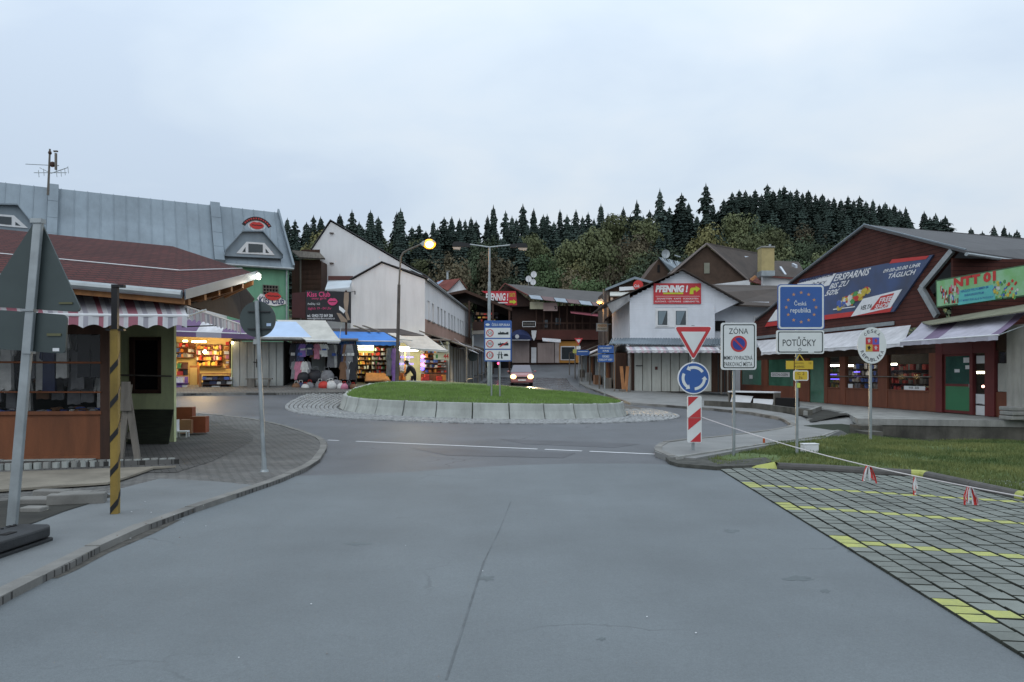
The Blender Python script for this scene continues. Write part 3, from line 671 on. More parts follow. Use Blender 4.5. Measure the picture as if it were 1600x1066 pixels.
B(FS2).box(wu0 + .05, -.05, wz0 + .05, wu1 - .05, -.04, wz1 - .05).build('pane', M('black_pane', (.008, .009, .011), .1, .2, 1, spec=.35), wf)
B(FS2).tube((wu0 - .2, .07, FS2.Z(225, 586)), (uB - .02, .07, FS2.Z(262, 588)), .018, n=6).build('hand_rail', m_gwood, k1)
# roof
A0, A1 = P(-330, 400, 11.3), P(287, 456, 12.0); R0, R1 = P(-330, 325, 15.4), P(270, 385, 17.0); D = P(398, 427, 16.6)
E0, E1 = Vector((R0.x, R0.y + 5, 3.6)), Vector((D.x - 2.4, D.y + 3.6, D.z - .25))
b = B(); b.slab([A0, A1, R1, R0], (0, 0, -.08)); b.slab([A1, D, R1], (0, 0, -.08)); b.slab([R0, R1, D, E1, E0], (0, 0, -.08)); b.build('roof', m_shingle, k1)
up_ = Vector((0, 0, .02))
b = B(); b.tube(A0 + Vector((0, -.07, -.05)), A1 + Vector((0, -.07, -.05)), .07, n=10); b.build('gutter', m_alu, k1)
b = B(); b.slab([A1 + Vector((.02, -.02, .03)), D + Vector((.05, 0, .05)), D + Vector((.05, 0, -.13)), A1 + Vector((.02, -.02, -.13))], (.03, -.02, 0)); b.build('verge_flashing', m_zinc, k1)
b = B(); b.slab([A0 + Vector((0, .02, -.08)), A1 + Vector((0, .02, -.08)), A1 + Vector((0, .02, -.2)), A0 + Vector((0, .02, -.2))], (0, .03, 0)); b.build('fascia_board', m_owood, k1)
ra, rb = A0.lerp(R0, .36), A1.lerp(R1, .36); rc = A1.lerp(D, .5).lerp(R1, .35)
b = B(); b.tube(ra + up_ * 1.3, rb + up_ * 1.3, .012, n=5); b.tube(rb + up_ * 1.3, D.lerp(R1, .15) + up_, .010, n=5); b.build('snow_guard_wire', m_wframe, k1)
B().slab([P(296, 447, 15.2), P(372, 438, 17.6), P(397, 469, 17.9), P(377, 500, 17.4), P(296, 478, 14.6)], (0, .05, .03)).build('porch_back_sheet', M('brown_tin_sheet', (.05, .036, .028), .8, .3, 3, stretch=(6, 6, 1)), k1)
top_w = [FS.w(u, .1, 2.98) for u in (0, .8, 1.6, 2.4, 3.2, 3.9)]
for k, w_ in enumerate(top_w):
    e_ = A1.lerp(D, .05 + .9 * k / 5) - Vector((0, 0, .14)); B().slab([w_, w_ + Vector((0, .09, 0)), e_ + Vector((0, .09, 0)), e_], (0, 0, -.10)).build('rafter', m_owood, k1)
b = B(); q0, q1 = A1.lerp(R1, .1) - Vector((.1, 0, .2)), D.lerp(R1, .1) - Vector((.2, 0, .2)); b.slab([FS.w(0, .05, 2.99), q0, q1, FS.w(3.9, .05, 2.99)], (0, 0, .02)); b.build('soffit', M('soffit_boards', (.25, .12, .05), .8, .3, 2, stretch=(1, 8, 1)), k1)
z_aw = 3.02
awning(FA, FA.U(-250, 1.25), FA.U(293, 1.25), .08, z_aw, 1.25, FA.Z(200, 493, 1.25), [m_cw, m_cm, m_cp, m_cg], [0, 0, 1, 0, 3, 0, 2, 0, 1, 1, 0, 3], sw=.075, val=.21, parent=k1, name='awning', top_u=(FA.U(-250), FA.U(283)))
awning(FS, -.35, 4.2, .08, 2.97, 1.35, 2.80, [m_cw, m_cg, m_cp], [0, 1, 0, 2, 1], sw=.13, val=.24, parent=k1, name='side_awning')
# kiosk goods inside the window
for i in range(16):
    u = UR - .25 - (15 - i) * .20 + ru(-.03, .03)
    garment(FA, u, -.45 + ru(-.2, .15), ru(2.35, 2.5), ru(.75, 1.15), ru(.26, .36), random.choice((8, 3, 8, 7, 9, 11)), '%s garment hanging behind the kiosk window, %s from the left' % ('dull', ORD(i)), group='garments hanging in the wooden kiosk')
for i in range(12):
    garment(FA, UR - .3 - (11 - i) * .27 + ru(-.03, .03), -.9, ru(1.6, 1.75), ru(.5, .8), ru(.26, .34), random.choice((8, 3, 8, 7, 3, 4)), 'short garment in the lower row behind the kiosk window, %s from the left' % ORD(i), group='lower garments in the wooden kiosk')
b = B(FA)
for i in range(150):
    u = ru(UL + .4, UR - .15); v = ru(-1.0, -.15); b.m = random.choice((8, 8, 9, 3, 11, 7, 4)); b.blob((u, v, zs - .02 + ru(0, .1)), (ru(.06, .13), .05, ru(.02, .045)), 6, .15)
b.build('folded_clothes', PAL, kind='stuff', label='jumbled folded dark clothes lying on the table behind the kiosk window')
# terrace, palisades, plinth stones
terr = setp(bpy.data.objects.new('kiosk_terrace', None), kind='structure'); COL.objects.link(terr); OFF[terr] = Vector()
T0, T1 = G3(-120, 746, .0), Vector((X(282, 12.9), 12.9, 0))
B().slab([(T0.x, T0.y + .1, .145), (T1.x, T1.y - .05, .145), (CNR.x + .2, CNR.y + .3, .145), (T0.x, 13.3, .145)], (0, 0, -.2)).build('terrace_paving', m_pave2, terr)
dd = (T1 - T0).normalized(); n = int((T1 - T0).length / .135)
for k in range(n):
    p = T0 + dd * (k * .135); j = ru(-.008, .008)
    b = B(); q = Vector((-dd.y, dd.x, 0)); b.tube((p + q * .05 + dd * .065) + Vector((0, 0, -.1)), (p + q * .05 + dd * .065) + Vector((0, 0, .165 + j)), .064, .06, 8); b.build('palisade_block', m_barr if k % 3 else m_conc, terr)
for k in range(24):
    u = UL + .6 + k * .30
    if u > UR - .2: break
    B(FA).box(u, .02, .10, u + .285, .17, .155 + ru(0, .012)).build('plinth_stone', m_barr, terr)
# plywood ramp over the dug ground
q = [G3(-90, 752), G3(275, 738), G3(240, 741), G3(200, 756), G3(168, 766), G3(0, 778), G3(-90, 782)]
B().slab([Vector((v.x, v.y, v.z + .11)) for v in q], (0, 0, -.03)).build('plywood_sheet', M('sandy_plywood', (.26, .235, .19), .8, .2, 1.2, fine=.08, stain=.3), label='sandy grey plywood sheet laid over broken ground beside the kiosk', cat='board')
drape('dug_ground', [GP(*q, .1) for q in ((-90,785),(0,779),(165,767),(175,772),(100,795),(55,812),(0,828),(-90,850))], .072, m_soil, .3)
for k, (px, py, w, d_, h) in enumerate(((50, 779, .42, .18, .10), (72, 790, .62, .16, .12), (92, 781, .35, .16, .09), (18, 788, .5, .25, .06), (110, 779, .3, .14, .08), (30, 800, .25, .15, .05))):
    p = G3(px, py, .07); F_ = Fr((p.x, p.y), (p.x + 1, p.y + ru(-.1, .5))); b = B(F_); b.box(0, 0, p.z - .02, w, -d_, p.z + h)
    b.build('kerb_fragment', m_kerb, label='%s loose grey kerb stone piece from the right in the dug ground by the plywood' % ORD([2, 3, 1, 5, 0, 4][k]), cat='stone', bevel=.015)
# things beside the kiosk
F_ = Fr((X(204, 16.5), 16.5), (X(268, 16.5), 16.5))
b = B(F_); zz0 = G(-7, 15) + .11
b.slab([(0, .12, zz0 - .04), (F_.len, .12, zz0 - .04), (F_.len, -.12, zz0 + .72), (0, -.12, zz0 + .72)], (0, .035, 0)); b.build('leaning_board', M('mossy_board', (.030, .035, .022), .85, .4, 3, stretch=(1, 1, 8)), label='dark mossy board leaning against the green kiosk wall', cat='board')
tr = thing('wooden_trestle', 'grey wooden trestle standing at the kiosk corner behind the striped pole', 'trestle', P(203, 722, 12.95))
z0_ = .12
for (a, za), (c, zc_) in (((196, 1.45), (214, z0_)), ((200, 1.45), (186, z0_))): B().slab([P(a - 5, 0, 12.75).xy.to_3d() + Vector((0, 0, za)), P(a + 5, 0, 12.75).xy.to_3d() + Vector((0, 0, za)), P(c + 5, 0, 12.7).xy.to_3d() + Vector((0, 0, zc_)), P(c - 4, 0, 12.7).xy.to_3d() + Vector((0, 0, zc_))], (0, .05, 0)).build('leg', m_gwood, tr)
B().slab([P(191, 0, 12.8).xy.to_3d() + Vector((0, 0, .5)), P(212, 0, 12.8).xy.to_3d() + Vector((0, 0, .5)), P(212, 0, 12.8).xy.to_3d() + Vector((0, 0, .62)), P(191, 0, 12.8).xy.to_3d() + Vector((0, 0, .62))], (0, .03, 0)).build('cross_rail', m_gwood, tr)
B().slab([P(189, 0, 12.7).xy.to_3d() + Vector((0, 0, 1.0)), P(206, 0, 12.7).xy.to_3d() + Vector((0, 0, 1.0)), P(204, 0, 12.7).xy.to_3d() + Vector((0, 0, 1.5)), P(191, 0, 12.7).xy.to_3d() + Vector((0, 0, 1.5))], (0, -.03, 0)).build('notice_board', m_gwood, tr)
m_card = M('brown_cardboard', (.30, .155, .085), .85, .2, 2)
m_redb = M('reddish_chipboard', (.24, .062, .026), .7, .2, 2)
for (x0, y0, x1, y1, Y, m_, lab, c) in ((297, 652, 320, 677, 18.9, m_redb, 'reddish brown box, rightmost of those beside the kiosk', 'box'), (279, 656, 298, 677, 18.7, m_card, 'pale cardboard box between the white chair and reddish box', 'box'), (275, 637, 299, 655, 19.6, m_redb, 'reddish brown box standing behind the pale cardboard box', 'box')):
    a = P(x0, y1, Y); z_ = G(a.x, Y) + .11; w_ = (x1 - x0) / FPX * Y; h_ = (y1 - y0) / FPX * Y + (.3 if y1 < 660 else 0)
    b = B(SF(x0, Y, 8)); b.box(0, 0, z_, w_, -.35, z_ + h_); b.m = 1; b.box(.02, -.02, z_ + h_, w_ * .48, -.33, z_ + h_ + .006); b.box(w_ * .5, -.02, z_ + h_, w_ * .95, -.33, z_ + h_ + .006)
    b.build('cardboard_box', [m_, m_card], label=lab, cat=c, bevel=.01)
ch = thing('plastic_chair', 'small white plastic chair turned beside the kiosk corner', 'chair', P(279, 678, 17.6)); zc0 = G(-8, 17.6) + .11; Fc = SF(274, 17.6, 10)
B(Fc).box(0, 0, zc0 + .12, .26, -.26, zc0 + .15).build('seat', m_wframe, ch); B(Fc).box(0, -.24, zc0 + .15, .03, 0, zc0 + .42).build('backrest', m_wframe, ch)
for a, c in ((.01, -.01), (.23, -.01), (.01, -.23), (.23, -.23)): B(Fc).box(a, c, zc0, a + .03, c - .02, zc0 + .12).build('leg', m_wframe, ch)
# ---------------- grey metal roofed club building ----------------
FG = Fr((-27, 36.2), (-13.0, 43.9)); uE = FG.U(457, .3); zE = FG.Z(457, 420, .3)
cb = thing('club_building', 'large building with grey standing seam roof, dormers and mint green wall', 'building', FG.w(8, 0, .9))
uW = FG.U(356)
B(FG).box(uW, -6, .8, uE - .15, 0, zE).build('wall', m_mint, cb)
B(FG).box(-9, -6, .8, uW, -.3, zE - .1).build('rear_wall', m_rend2, cb)
def roofz(u): a, c = (FG.U(0, -1.8), FG.Z(0, 285, -1.8)), (FG.U(330, -1.8), FG.Z(330, 321, -1.8)); t = (u - a[0]) / (c[0] - a[0]); return a[1] + (c[1] - a[1]) * t
uT = FG.U(433, -1.8); u = -9.0; k = 0
def rp(u, s_):   # point on the roof, s_ 0 eave .. 1 ridge
    ut = min(u, uT); return (u + (ut - u) * s_, .35 - 2.15 * s_, zE + (roofz(ut) - zE) * s_ - .12 * math.sin(math.pi * s_))
while u < uE - .01:
    w = min(.62, uE - u)
    b = B(FG)
    for a, c in ((0, .22), (.22, .6), (.6, 1)):
        b.slab([rp(u, a), rp(u + w, a), rp(u + w, c), rp(u, c)], (0, -.01, -.03))
        b.slab([rp(u, a), tuple(Vector(rp(u + .03, a))), rp(u + .03, c), rp(u, c)], (0, .015, .035))
    b.build('roof_sheet', m_zinc, cb); u += w
for a, c in ((76, 92), (328, 343)):
    ua, uc = FG.U(a, -1.8), FG.U(c, -1.8); b = B(FG)
    for s0 in range(4): b.slab([rp(ua, s0 / 4), rp(uc, s0 / 4), rp(uc, s0 / 4 + .245), rp(ua, s0 / 4 + .245)], (0, .12, .22))
    b.build('parapet_strip', m_zinc, cb)
B(FG).slab([rp(uE - .02, 0), rp(uE + .1, 0), (rp(uE, 1)[0] + .1, rp(uE, 1)[1], rp(uE, 1)[2]), rp(uE, 1)], (0, .15, .2)).build('verge_capping', m_zinc, cb)
b = B(FG); b.tube((-9, .42, zE - .03), (uE + .05, .42, zE - .03), .08, n=8); b.tube((uE - .3, .12, zE - .1), (uE - .3, .12, 1.0), .05, n=8); b.build('gutter', m_alu, cb)
b = B(FG); b.slab([rp(-9, 1), rp(uT, 1), (uT, -6, roofz(uT) - .6), (-9, -6, roofz(-9) - .6)], (0, 0, -.05)); b.build('rear_roof', m_zinc, cb)
B(FG).slab([(uE - .16, .0, zE), (uE - .16, -6, zE), (uT, -6, roofz(uT) - .7), (uT, -1.8, roofz(uT) - .05)], (.04, 0, 0)).build('gable_end', m_zinc, cb)
def dormer(outer, win, Vf=.30):
    pz = lambda q, v: FG.uz(q[0], q[1], v)
    o_ = [pz(q, Vf) for q in outer]; d_ = B(FG).prism(o_, Vf, -1.3).build('dormer', m_zinc, cb)
    b = B(FG); wp = [pz(q, Vf) for q in win]; c_ = Vector((sum(p[0] for p in wp) / 4, sum(p[1] for p in wp) / 4))
    b.prism(wp, Vf + .01, Vf + .05); b.build('window_frame', m_wframe, d_)
    (bl, br, tr_, tl) = [Vector(p) for p in wp]; i = .10
    def panel(pts): B(FG).prism([tuple(p) for p in pts], Vf + .055, Vf + .07).build('pane', m_pane, d_)
    panel([Vector((tl.x + i, bl.y + i)), Vector((tr_.x - i, br.y + i)), Vector((tr_.x - i, tr_.y - i)), Vector((tl.x + i, tl.y - i))])
    panel([Vector((bl.x + .32, bl.y + i)), Vector((tl.x - i * .6, bl.y + i)), Vector((tl.x - i * .6, tl.y - .32))])
    panel([Vector((tr_.x + i * .6, br.y + i)), Vector((br.x - .32, br.y + i)), Vector((tr_.x + i * .6, tr_.y - .32))])
    o2 = [Vector(p) for p in o_]; b = B(FG)
    for p, q in zip(o2[:-1], o2[1:]): b.slab([(p.x, Vf + .25, p.y), (q.x, Vf + .25, q.y), (q.x, -1.35, q.y + .01), (p.x, -1.35, p.y + .01)], (0, 0, .07))
    b.build('dormer_hood', m_zinc, d_)
dormer([(350, 400), (352, 392), (378, 363), (410, 363), (441, 399), (441, 404)], [(369, 396), (429, 399), (413, 380), (385, 378)])
dormer([(-60, 360), (-32, 340), (-10, 321), (28, 322), (54, 355), (54, 366)], [(-38, 350), (44, 357), (22, 337), (-14, 334)])
def lips(b, c, w, h, v, n=14):
    up = []; lo = []
    for k in range(n + 1):
        t = -1 + 2 * k / n; up.append((c[0] + t * w / 2, c[1] + h * .5 * (1 - t * t) ** .8 * (1 - .25 * math.exp(-(t * 4) ** 2)))); lo.append((c[0] + t * w / 2, c[1] - h * .5 * (1 - t * t) ** .7))
    b.prism(up + lo[::-1][1:-1], v, v + .04)
    b.m += 1; b.prism([(c[0] + t * w * .36, c[1] + .03 * h * math.cos(9 * t) + s_ * h * .05) for s_, r_ in ((1, 1), (-1, -1)) for t in [r_ * (-1 + k / 4) for k in range(9)]], v + .045, v + .05); b.m -= 1
asn = thing('arched_club_sign', 'black and red arched sign with red lips above the roof dormer', 'sign', FG.w(FG.U(401, .2), .2, FG.Z(401, 362, .2)))
cc = FG.uz(401, 367, .2); R_ = FG.U(424, .2) - FG.U(378, .2)
b = B(FG); n = 12
for k in range(n):
    t0, t1 = math.radians(28 + 124 * k / n), math.radians(28 + 124 * (k + 1) / n)
    b.slab([(cc[0] + r * math.cos(t) * R_ / 1.75, .2, cc[1] + .1 + r * math.sin(t) * R_ / 1.75) for r, t in ((.78, t0), (1, t0), (1, t1), (.78, t1))], (0, .08, 0))
b.build('arch_board', M('black_red_board', (.02, .008, .010), .5, .2, 3), asn)
b = B(FG)
for k in range(n):
    t0, t1 = math.radians(33 + 114 * k / n), math.radians(33 + 114 * (k + .55) / n)
    b.face([(cc[0] + r * math.cos(t) * R_ / 1.75, .285, cc[1] + .1 + r * math.sin(t) * R_ / 1.75) for r, t in ((.84, t0), (.94, t0), (.94, t1), (.84, t1))])
b.build('lettering', m_red, asn)
b = B(FG); b.disc((cc[0], cc[1] + R_ * .33), R_ * .30, .2, .23, rz=R_ * .2); b.m = 1; lips(b, (cc[0], cc[1] + R_ * .33), R_ * .5, R_ * .27, .235); b.build('lips_board', [m_wframe, m_red, m_black], asn)
for du in (-.75, -.35, .35, .75): B(FG).tube((cc[0] + du, .22, cc[1] - .25), (cc[0] + du, .22, cc[1] + .45), .02, n=5).build('post', m_alu, asn)
# club sign, barred window on green wall
ks = thing('club_wall_sign', 'white club sign with red lips on the mint green wall', 'sign', FG.w(FG.U(423), .05, FG.Z(423, 478)))
b = B(FG); u0, z1 = FG.uz(401, 459); u1, z0 = FG.uz(446, 478)
b.prism([(u0, z0 + .35), (u0 + .3, z0 + .05), (u1 - .6, z0 - .05), (u1, z0 + .1), (u1, z1 - .35), (u1 - .4, z1 - .1), (u0 + .2, z1)], .03, .07); b.build('board', m_wframe, ks)
B(FG).ptext('Kiss Club', 404, 463, 444, 476, .08, .02, .2).build('lettering', M('navy_print', (.02, .03, .10), .5, .1), ks)
b = B(FG); lips(b, FG.uz(426, 463), .95, .5, .085); b.build('lips', [m_red, m_black], ks)
b = B(FG); a, c = FG.uz(411, 466), FG.uz(434, 447); b.box(a[0], 0, a[1], c[0], .03, c[1]); bw = b.build('window', m_dark, cb)
b = B(FG)
for k in range(6): b.box(a[0] + (c[0] - a[0]) * k / 5 - .02, .035, a[1], a[0] + (c[0] - a[0]) * k / 5 + .02, .06, c[1])
for k in range(5): z = a[1] + (c[1] - a[1]) * k / 4; b.box(a[0] - .03, .06, z - .02, c[0] + .03, .08, z + .02)
b.build('bars', m_gwood, bw)
an = thing('roof_antenna', 'tall television antenna mast with several aerials on the grey roof', 'antenna', P(76, 300, 37.8)); Ya = 37.8
B().tube(P(75, 305, Ya), P(78, 233, Ya), .06, .045, 8).build('mast', m_gwood, an)
for q in (((40, 256.5), (92, 259)), ((53, 270), (104, 270)), ((62, 262), (80, 271)), ((80, 271), (106, 262))): B().tube(P(*q[0], Ya), P(*q[1], Ya), .02, n=5).build('aerial_boom', m_alu, an)
b = B()
for x, y in ((88, 270), (95, 269), (101, 267), (106, 264), (60, 270), (68, 268)): b.tube(P(x, y - 4, Ya), P(x + 1, y + 7, Ya), .015, n=4)
b.build('aerial_elements', m_alu, an)
b = B(); b.box(*(P(87, 266, Ya) + Vector((0, -.1, 0))), *(P(89.5, 240, Ya))); b.box(*(P(85, 238, Ya) + Vector((0, -.1, 0))), *(P(91, 236, Ya))); b.build('panel_aerial', m_gwood, an)
b = B(); b.blob(P(82, 257, Ya), (.15, .1, .15), 8); b.blob(P(78, 239, Ya), .10, 6); b.build('amplifier_box', m_dwood, an)
# lit floodlight on the roof corner
fl = thing('floodlight', 'lit white floodlight at the corner of the shingle roof', 'lamp', P(403, 434, 16.5))
B().tube(P(399, 428, 16.55), P(403, 431, 16.45), .02, n=6).build('bracket', m_alu, fl)
B().blob(P(404, 433.5, 16.35), .05, 10).build('bulb', M('white_bulb', (1, 1, 1), .5, 0, 1, emit=14, ecol=(1, .95, .8)), fl)
B().tube(P(403.5, 430.5, 16.40), P(403.5, 427, 16.46), .07, .03, 8).build('housing', m_alu, fl)
lamp('floodlight_lamp', P(407, 445, 16.0), 7, (1, .93, .78), .05)
# ---------------- dark wooden tower ----------------
Yt = 47.5; tw = thing('wooden_tower', 'narrow dark wooden tower with grey lean-to roof left of the white gable', 'tower', P(480, 470, Yt))
b = B(); b.box(X(456, Yt), Yt + 3, 1, X(502, Yt), Yt, P(0, 408, Yt).z); b.build('wall', m_dwood, tw)
for k in range(12):
    z = 5.8 + k * .32; B().box(X(471, Yt), Yt - .04, z, X(500, Yt), Yt - .005, z + .29).build('wall_board', m_dwood, tw)
B().box(X(469, Yt), Yt - .10, 4, X(471.5, Yt), Yt - .05, P(0, 402, Yt).z).build('corner_post', m_gwood, tw)
B().slab([P(456, 391, Yt - .6), P(500, 395, Yt - .6), P(508, 404, Yt - .8), P(468, 402, Yt - .8)], (0, 0, -.08)).build('roof', m_gwood, tw)
B().slab([P(456, 391, Yt + 2.5), P(500, 395, Yt + 2.5), P(508, 404, Yt - .8), P(468, 402, Yt - .8)], (0, 0, -.06)).build('rear_roof', m_gwood, tw)
# ---------------- white gabled warehouse ----------------
m_slate0 = M('dark_grey_trim', (.06, .06, .065), .8)
wh = thing('white_warehouse', 'large windowless white gable building with long narrow windowed street wing', 'building', P(600, 560, 45))
SV = Vector((1.4, 27, 0))
def outl(pts, Y): return [P(x, y, Y) for x, y in pts]
o4 = outl([(503, 560), (503, 452), (500, 402), (486, 393), (517, 347), (668, 435), (668, 560)], 49); B().slab(o4, (.3, 6, 0)).build('rear_gable', m_rend, wh)
r4 = outl([(484, 394), (516.5, 344.5), (669, 433.5)], 49)
for a, c in ((0, 1), (1, 2)): B().slab([r4[a] + Vector((0, -.12, 0)), r4[c] + Vector((0, -.12, 0)), r4[c] + Vector((.3, 6, 0)), r4[a] + Vector((.3, 6, 0))], (0, 0, .06)).build('rear_roof', m_slate0, wh)
o5 = outl([(547, 560), (549.5, 438), (597, 411.5), (664, 436.5), (664, 560)], 45)
B().slab(o5[:1] + o5[1:4] + [o5[4]], (0.05, 3.9, 0)).build('front_gable', m_rend, wh)
r5 = outl([(547, 437.5), (597, 409.8), (667, 435.5)], 45)
for a, c in ((0, 1), (1, 2)): B().slab([r5[a] + Vector((0, -.15, 0)), r5[c] + Vector((0, -.15, 0)), r5[c] + Vector((.2, 3.9, 0)), r5[a] + Vector((.2, 3.9, 0))], (0, 0, .05)).build('front_roof', m_slate0, wh)
FW = Fr((o5[3].x, 45), (o5[3].x + SV.x, 45 + SV.y))
if FW.v.x < 0: FW.v = -FW.v
zE5 = o5[3].z; LW = SV.length; zB = 4.97
wx = [669.7, 676.6, 685, 690, 695.2, 701.6, 706.3, 710.4, 716, 719.8, 723.4, 728, 731.8, 734.9]
us = [FW.U(p) for p in wx]; ww = .42
edges = [0] + sum([[u - ww, u + ww] for u in us], []) + [LW]
for i in range(0, len(edges), 2):
    if edges[i+1] > edges[i]: B(FW).box(edges[i], -.3, zB, edges[i+1], 0, zE5).build('pier', m_rend, wh)
for u in us:
    B(FW).box(u - ww, -.3, 6.18, u + ww, 0, zE5).build('lintel', m_rend, wh)
    w_ = B(FW).box(u - ww, -.28, zB + .02, u + ww, -.18, 6.18).build('window', m_wframe, wh)
    B(FW).box(u - ww + .08, -.175, zB + .1, u + ww - .08, -.17, 6.1).build('pane', M('pale_pane', (.22, .25, .28), .15, .2, 1, spec=.8), w_)
    B(FW).box(u - ww - .03, -.05, zB - .06, u + ww + .03, .07, zB + .015).build('window_sill', m_conc, wh)
B(FW).box(0, -.3, 3.3, LW, 0, zB - .005).build('pink_band', m_pink, wh); B(FW).box(.01, -.34, .5, LW, -.31, 3.3).build('ground_floor_wall', m_pink, wh)
B(FW).box(LW, -5, .5, LW + .02, 0, zE5).build('end_wall', m_rend, wh)
B(FW).slab([(-.1, .18, zE5 + .02), (LW, .18, zE5 + .02), (LW, -3.4, zE5 + 1.55), (3.9, -3.4, zE5 + 1.55), (-.1, -.25, zE5 + .2)], (0, 0, .1)).build('wing_roof', M('dark_roof_felt', (.05, .042, .040), .85, .3, 1, fine=.1), wh)
B(FW).tube((0, .2, zE5), (LW, .2, zE5), .08, n=8).build('gutter', m_alu, wh)
a = FW.w(1.5, -.7, zE5 + .45); B(FW).slab([(1.2, -.4, zE5 + .42), (4.2, -.4, zE5 + .42), (4.2, -1.3, zE5 + .85), (1.2, -1.3, zE5 + .85)], (0, 0, .06)).build('skylight', M('pale_skylight', (.5, .58, .62), .3, .1, 2), wh)
B(FW).tube((LW + .05, .1, 3), (LW + .05, .1, zE5), .07, n=6).build('downpipe', M('green_pipe', (.12, .22, .17), .6, .2), wh)
# lean-to between
b = B(); b.slab([P(512, 440, 46.5), P(550, 438, 46.5), P(546, 449, 44.2), P(508, 452, 44.2)], (0, 0, -.08)); b.build('lean_to_roof', M('pale_sheet', (.5, .56, .60), .5, .1), wh)
b = B(); b.box(X(514, 47.5), 47.5, P(0, 438, 47.5).z, X(552, 47.5), 47.3, P(0, 432, 47.5).z); b.build('red_ledge', M('dull_red_board', (.12, .05, .045), .8), wh)
for k in range(2): b = B(); z = P(0, (365, 412)[k], 48.95).z; b.box(X(515, 48.9), 48.85, z, X(521, 48.9), 48.98, z + .05); b.build('wall_bracket', m_dwood, wh)
# cable box line on the gable
# club billboard
Yk = 37.6; kb = SF(478, Yk, -3); bb = thing('club_billboard', 'black billboard with pink lettering and lips above the stalls', 'billboard', kb.w(1.2, 0, 4))
b = B(kb); u1, z0 = kb.uz(548, 505); z1 = kb.Z(478, 454); b.slab([(0, 0, kb.Z(478, 498)), (u1, 0, z0), (u1, 0, kb.Z(548, 456)), (0, 0, z1)], (0, -.08, 0)); b.build('board', M('black_print', (.012, .012, .016), .45, .3, 1), bb)
b = B(kb); b.slab([(kb.U(456), -.02, kb.Z(456, 496)), (-.03, -.02, kb.Z(478, 498)), (-.03, -.02, kb.Z(478, 456)), (kb.U(456), -.02, kb.Z(456, 458))], (0, -.05, 0)); b.build('side_panel', M('dark_red_board', (.05, .012, .012), .7, .5, .8), bb)
b = B(kb); b.ptext('Kiss Club', 480, 456, 516, 464, .012, .02); b.ptext('sexy girls', 487, 464.5, 510, 469, .012); b.ptext('täglich 19 - 04 Uhr', 481, 480, 518, 485, .012); b.m = 1; lips(b, kb.uz(520, 471.5), .52, .40, .01); b.m = 0; b.build('pink_lettering', [m_pinkp, m_pinkp, m_black], bb)
b = B(kb); b.ptext('Potůčky / CZ', 481, 473, 500, 477.5, .012); b.ptext('tel.: 00420 723 869 286', 480, 491, 520, 495.5, .012, .01); b.ptext('www.nightclub-disco-potucky.cz', 480, 496, 523, 500, .012); b.build('white_lettering', m_white, bb)
m_skin = M('skin_print', (.30, .22, .16), .6, .2, 2)
pz = lambda l: [kb.uz(x, y) for x, y in l]
b = B(kb); b.prism(pz([(538, 457), (545, 457), (545, 470), (543, 488), (547, 500), (543, 501), (539, 490), (537, 472)]), .005, .012); b.prism(pz([(526, 489), (532, 490), (542, 500), (543, 504), (533, 503), (530, 497)]), .005, .012); b.m = 1; b.prism(pz([(530, 478), (536, 482), (540, 486), (537, 490), (530, 484)]), .013, .016); b.build('figure_print', [m_skin, m_white], bb)
b = B(kb)
for u in (.2, 2.0): b.box(u, -.2, 2.2, u + .08, -.1, z1)
b.build('support', m_dwood, bb)
b = B(kb); ue, ze = kb.uz(548, 456); b.tube((ue - .05, .0, ze - .02), (ue + .32, .3, ze - .02), .015, n=5); b.tube((ue + .30, .3, ze), (ue + .30, .3, ze - .18), .03, n=6); b.build('lamp_bracket', m_black, bb)
# ---------------- left market stalls ----------------
m_panel = M('pale_grey_panel', (.36, .38, .37), .8, .12, .8, fine=.05, stain=.35)
m_corr = M('fibre_cement_sheet', (.13, .115, .10), .9, .35, 1.5, bump=.3)
FT = Fr((X(272, 34.6), 34.6), (X(560, 36.2), 36.2))
def stallbox(F, u0, u1, z0, zt, dep, label, wall=m_panel, cat='stall', inner=None, roof=True, sides=(1, 1)):
    s_ = thing('market_stall', label, cat, F.w((u0 + u1) / 2, 0, z0)); inner = inner or wall
    B(F).box(u0, -dep - .08, z0, u1, -dep, zt).build('back_wall', inner, s_)
    if sides[0]: B(F).box(u0, -dep, z0, u0 + .06, 0, zt).build('side_wall', wall, s_)
    if sides[1]: B(F).box(u1 - .06, -dep, z0, u1, 0, zt).build('side_wall', wall, s_)
    B(F).box(u0 + .06, -dep, z0 - .05, u1 - .06, .05, z0 + .03).build('floor', m_gwood, s_)
    if roof: B(F).slab([(u0 - .1, .2, zt + .02), (u1 + .1, .2, zt + .02), (u1 + .1, -dep - .1, zt + .35), (u0 - .1, -dep - .1, zt + .35)], (0, 0, .05)).build('roof', m_corr, s_)
    return s_
zf = FT.Z(320, 609); u1s = FT.U(363); u0s = FT.U(268)
z_h = FT.Z(320, 527)
s1 = stallbox(FT, u0s - .6, u1s, zf, z_h + .3, 2.6, 'brightly lit goods stall with warm tube lamps beside the green corner wall', wall=m_green, inner=M('yellow_boards', (.55, .42, .18), .7, .15, 2))
awning(FT, u0s - .4, FT.U(398, 1.5), 0, FT.Z(320, 503) + .1, 1.5, FT.Z(300, 517, 1.5), [m_cpur, m_cw], [0] * 5 + [1] * 3, sw=.35, val=.24, parent=s1, z1b=FT.Z(390, 522, 1.5), scal=.0, valmats=[m_cpur, m_cg])
for (a, c, py, L_) in ((300, 322, 534, 0), (286, 293, 533, 0)):
    B(FT).tube((FT.U(a, -.7), -.7, FT.Z(a, py, -.7)), (FT.U(c, -.7), -.7, FT.Z(c, py, -.7)), .045, n=8).build('tube_lamp', M('warm_tube', (1, .8, .5), .5, 0, 1, emit=10, ecol=(1, .78, .40)), s1)
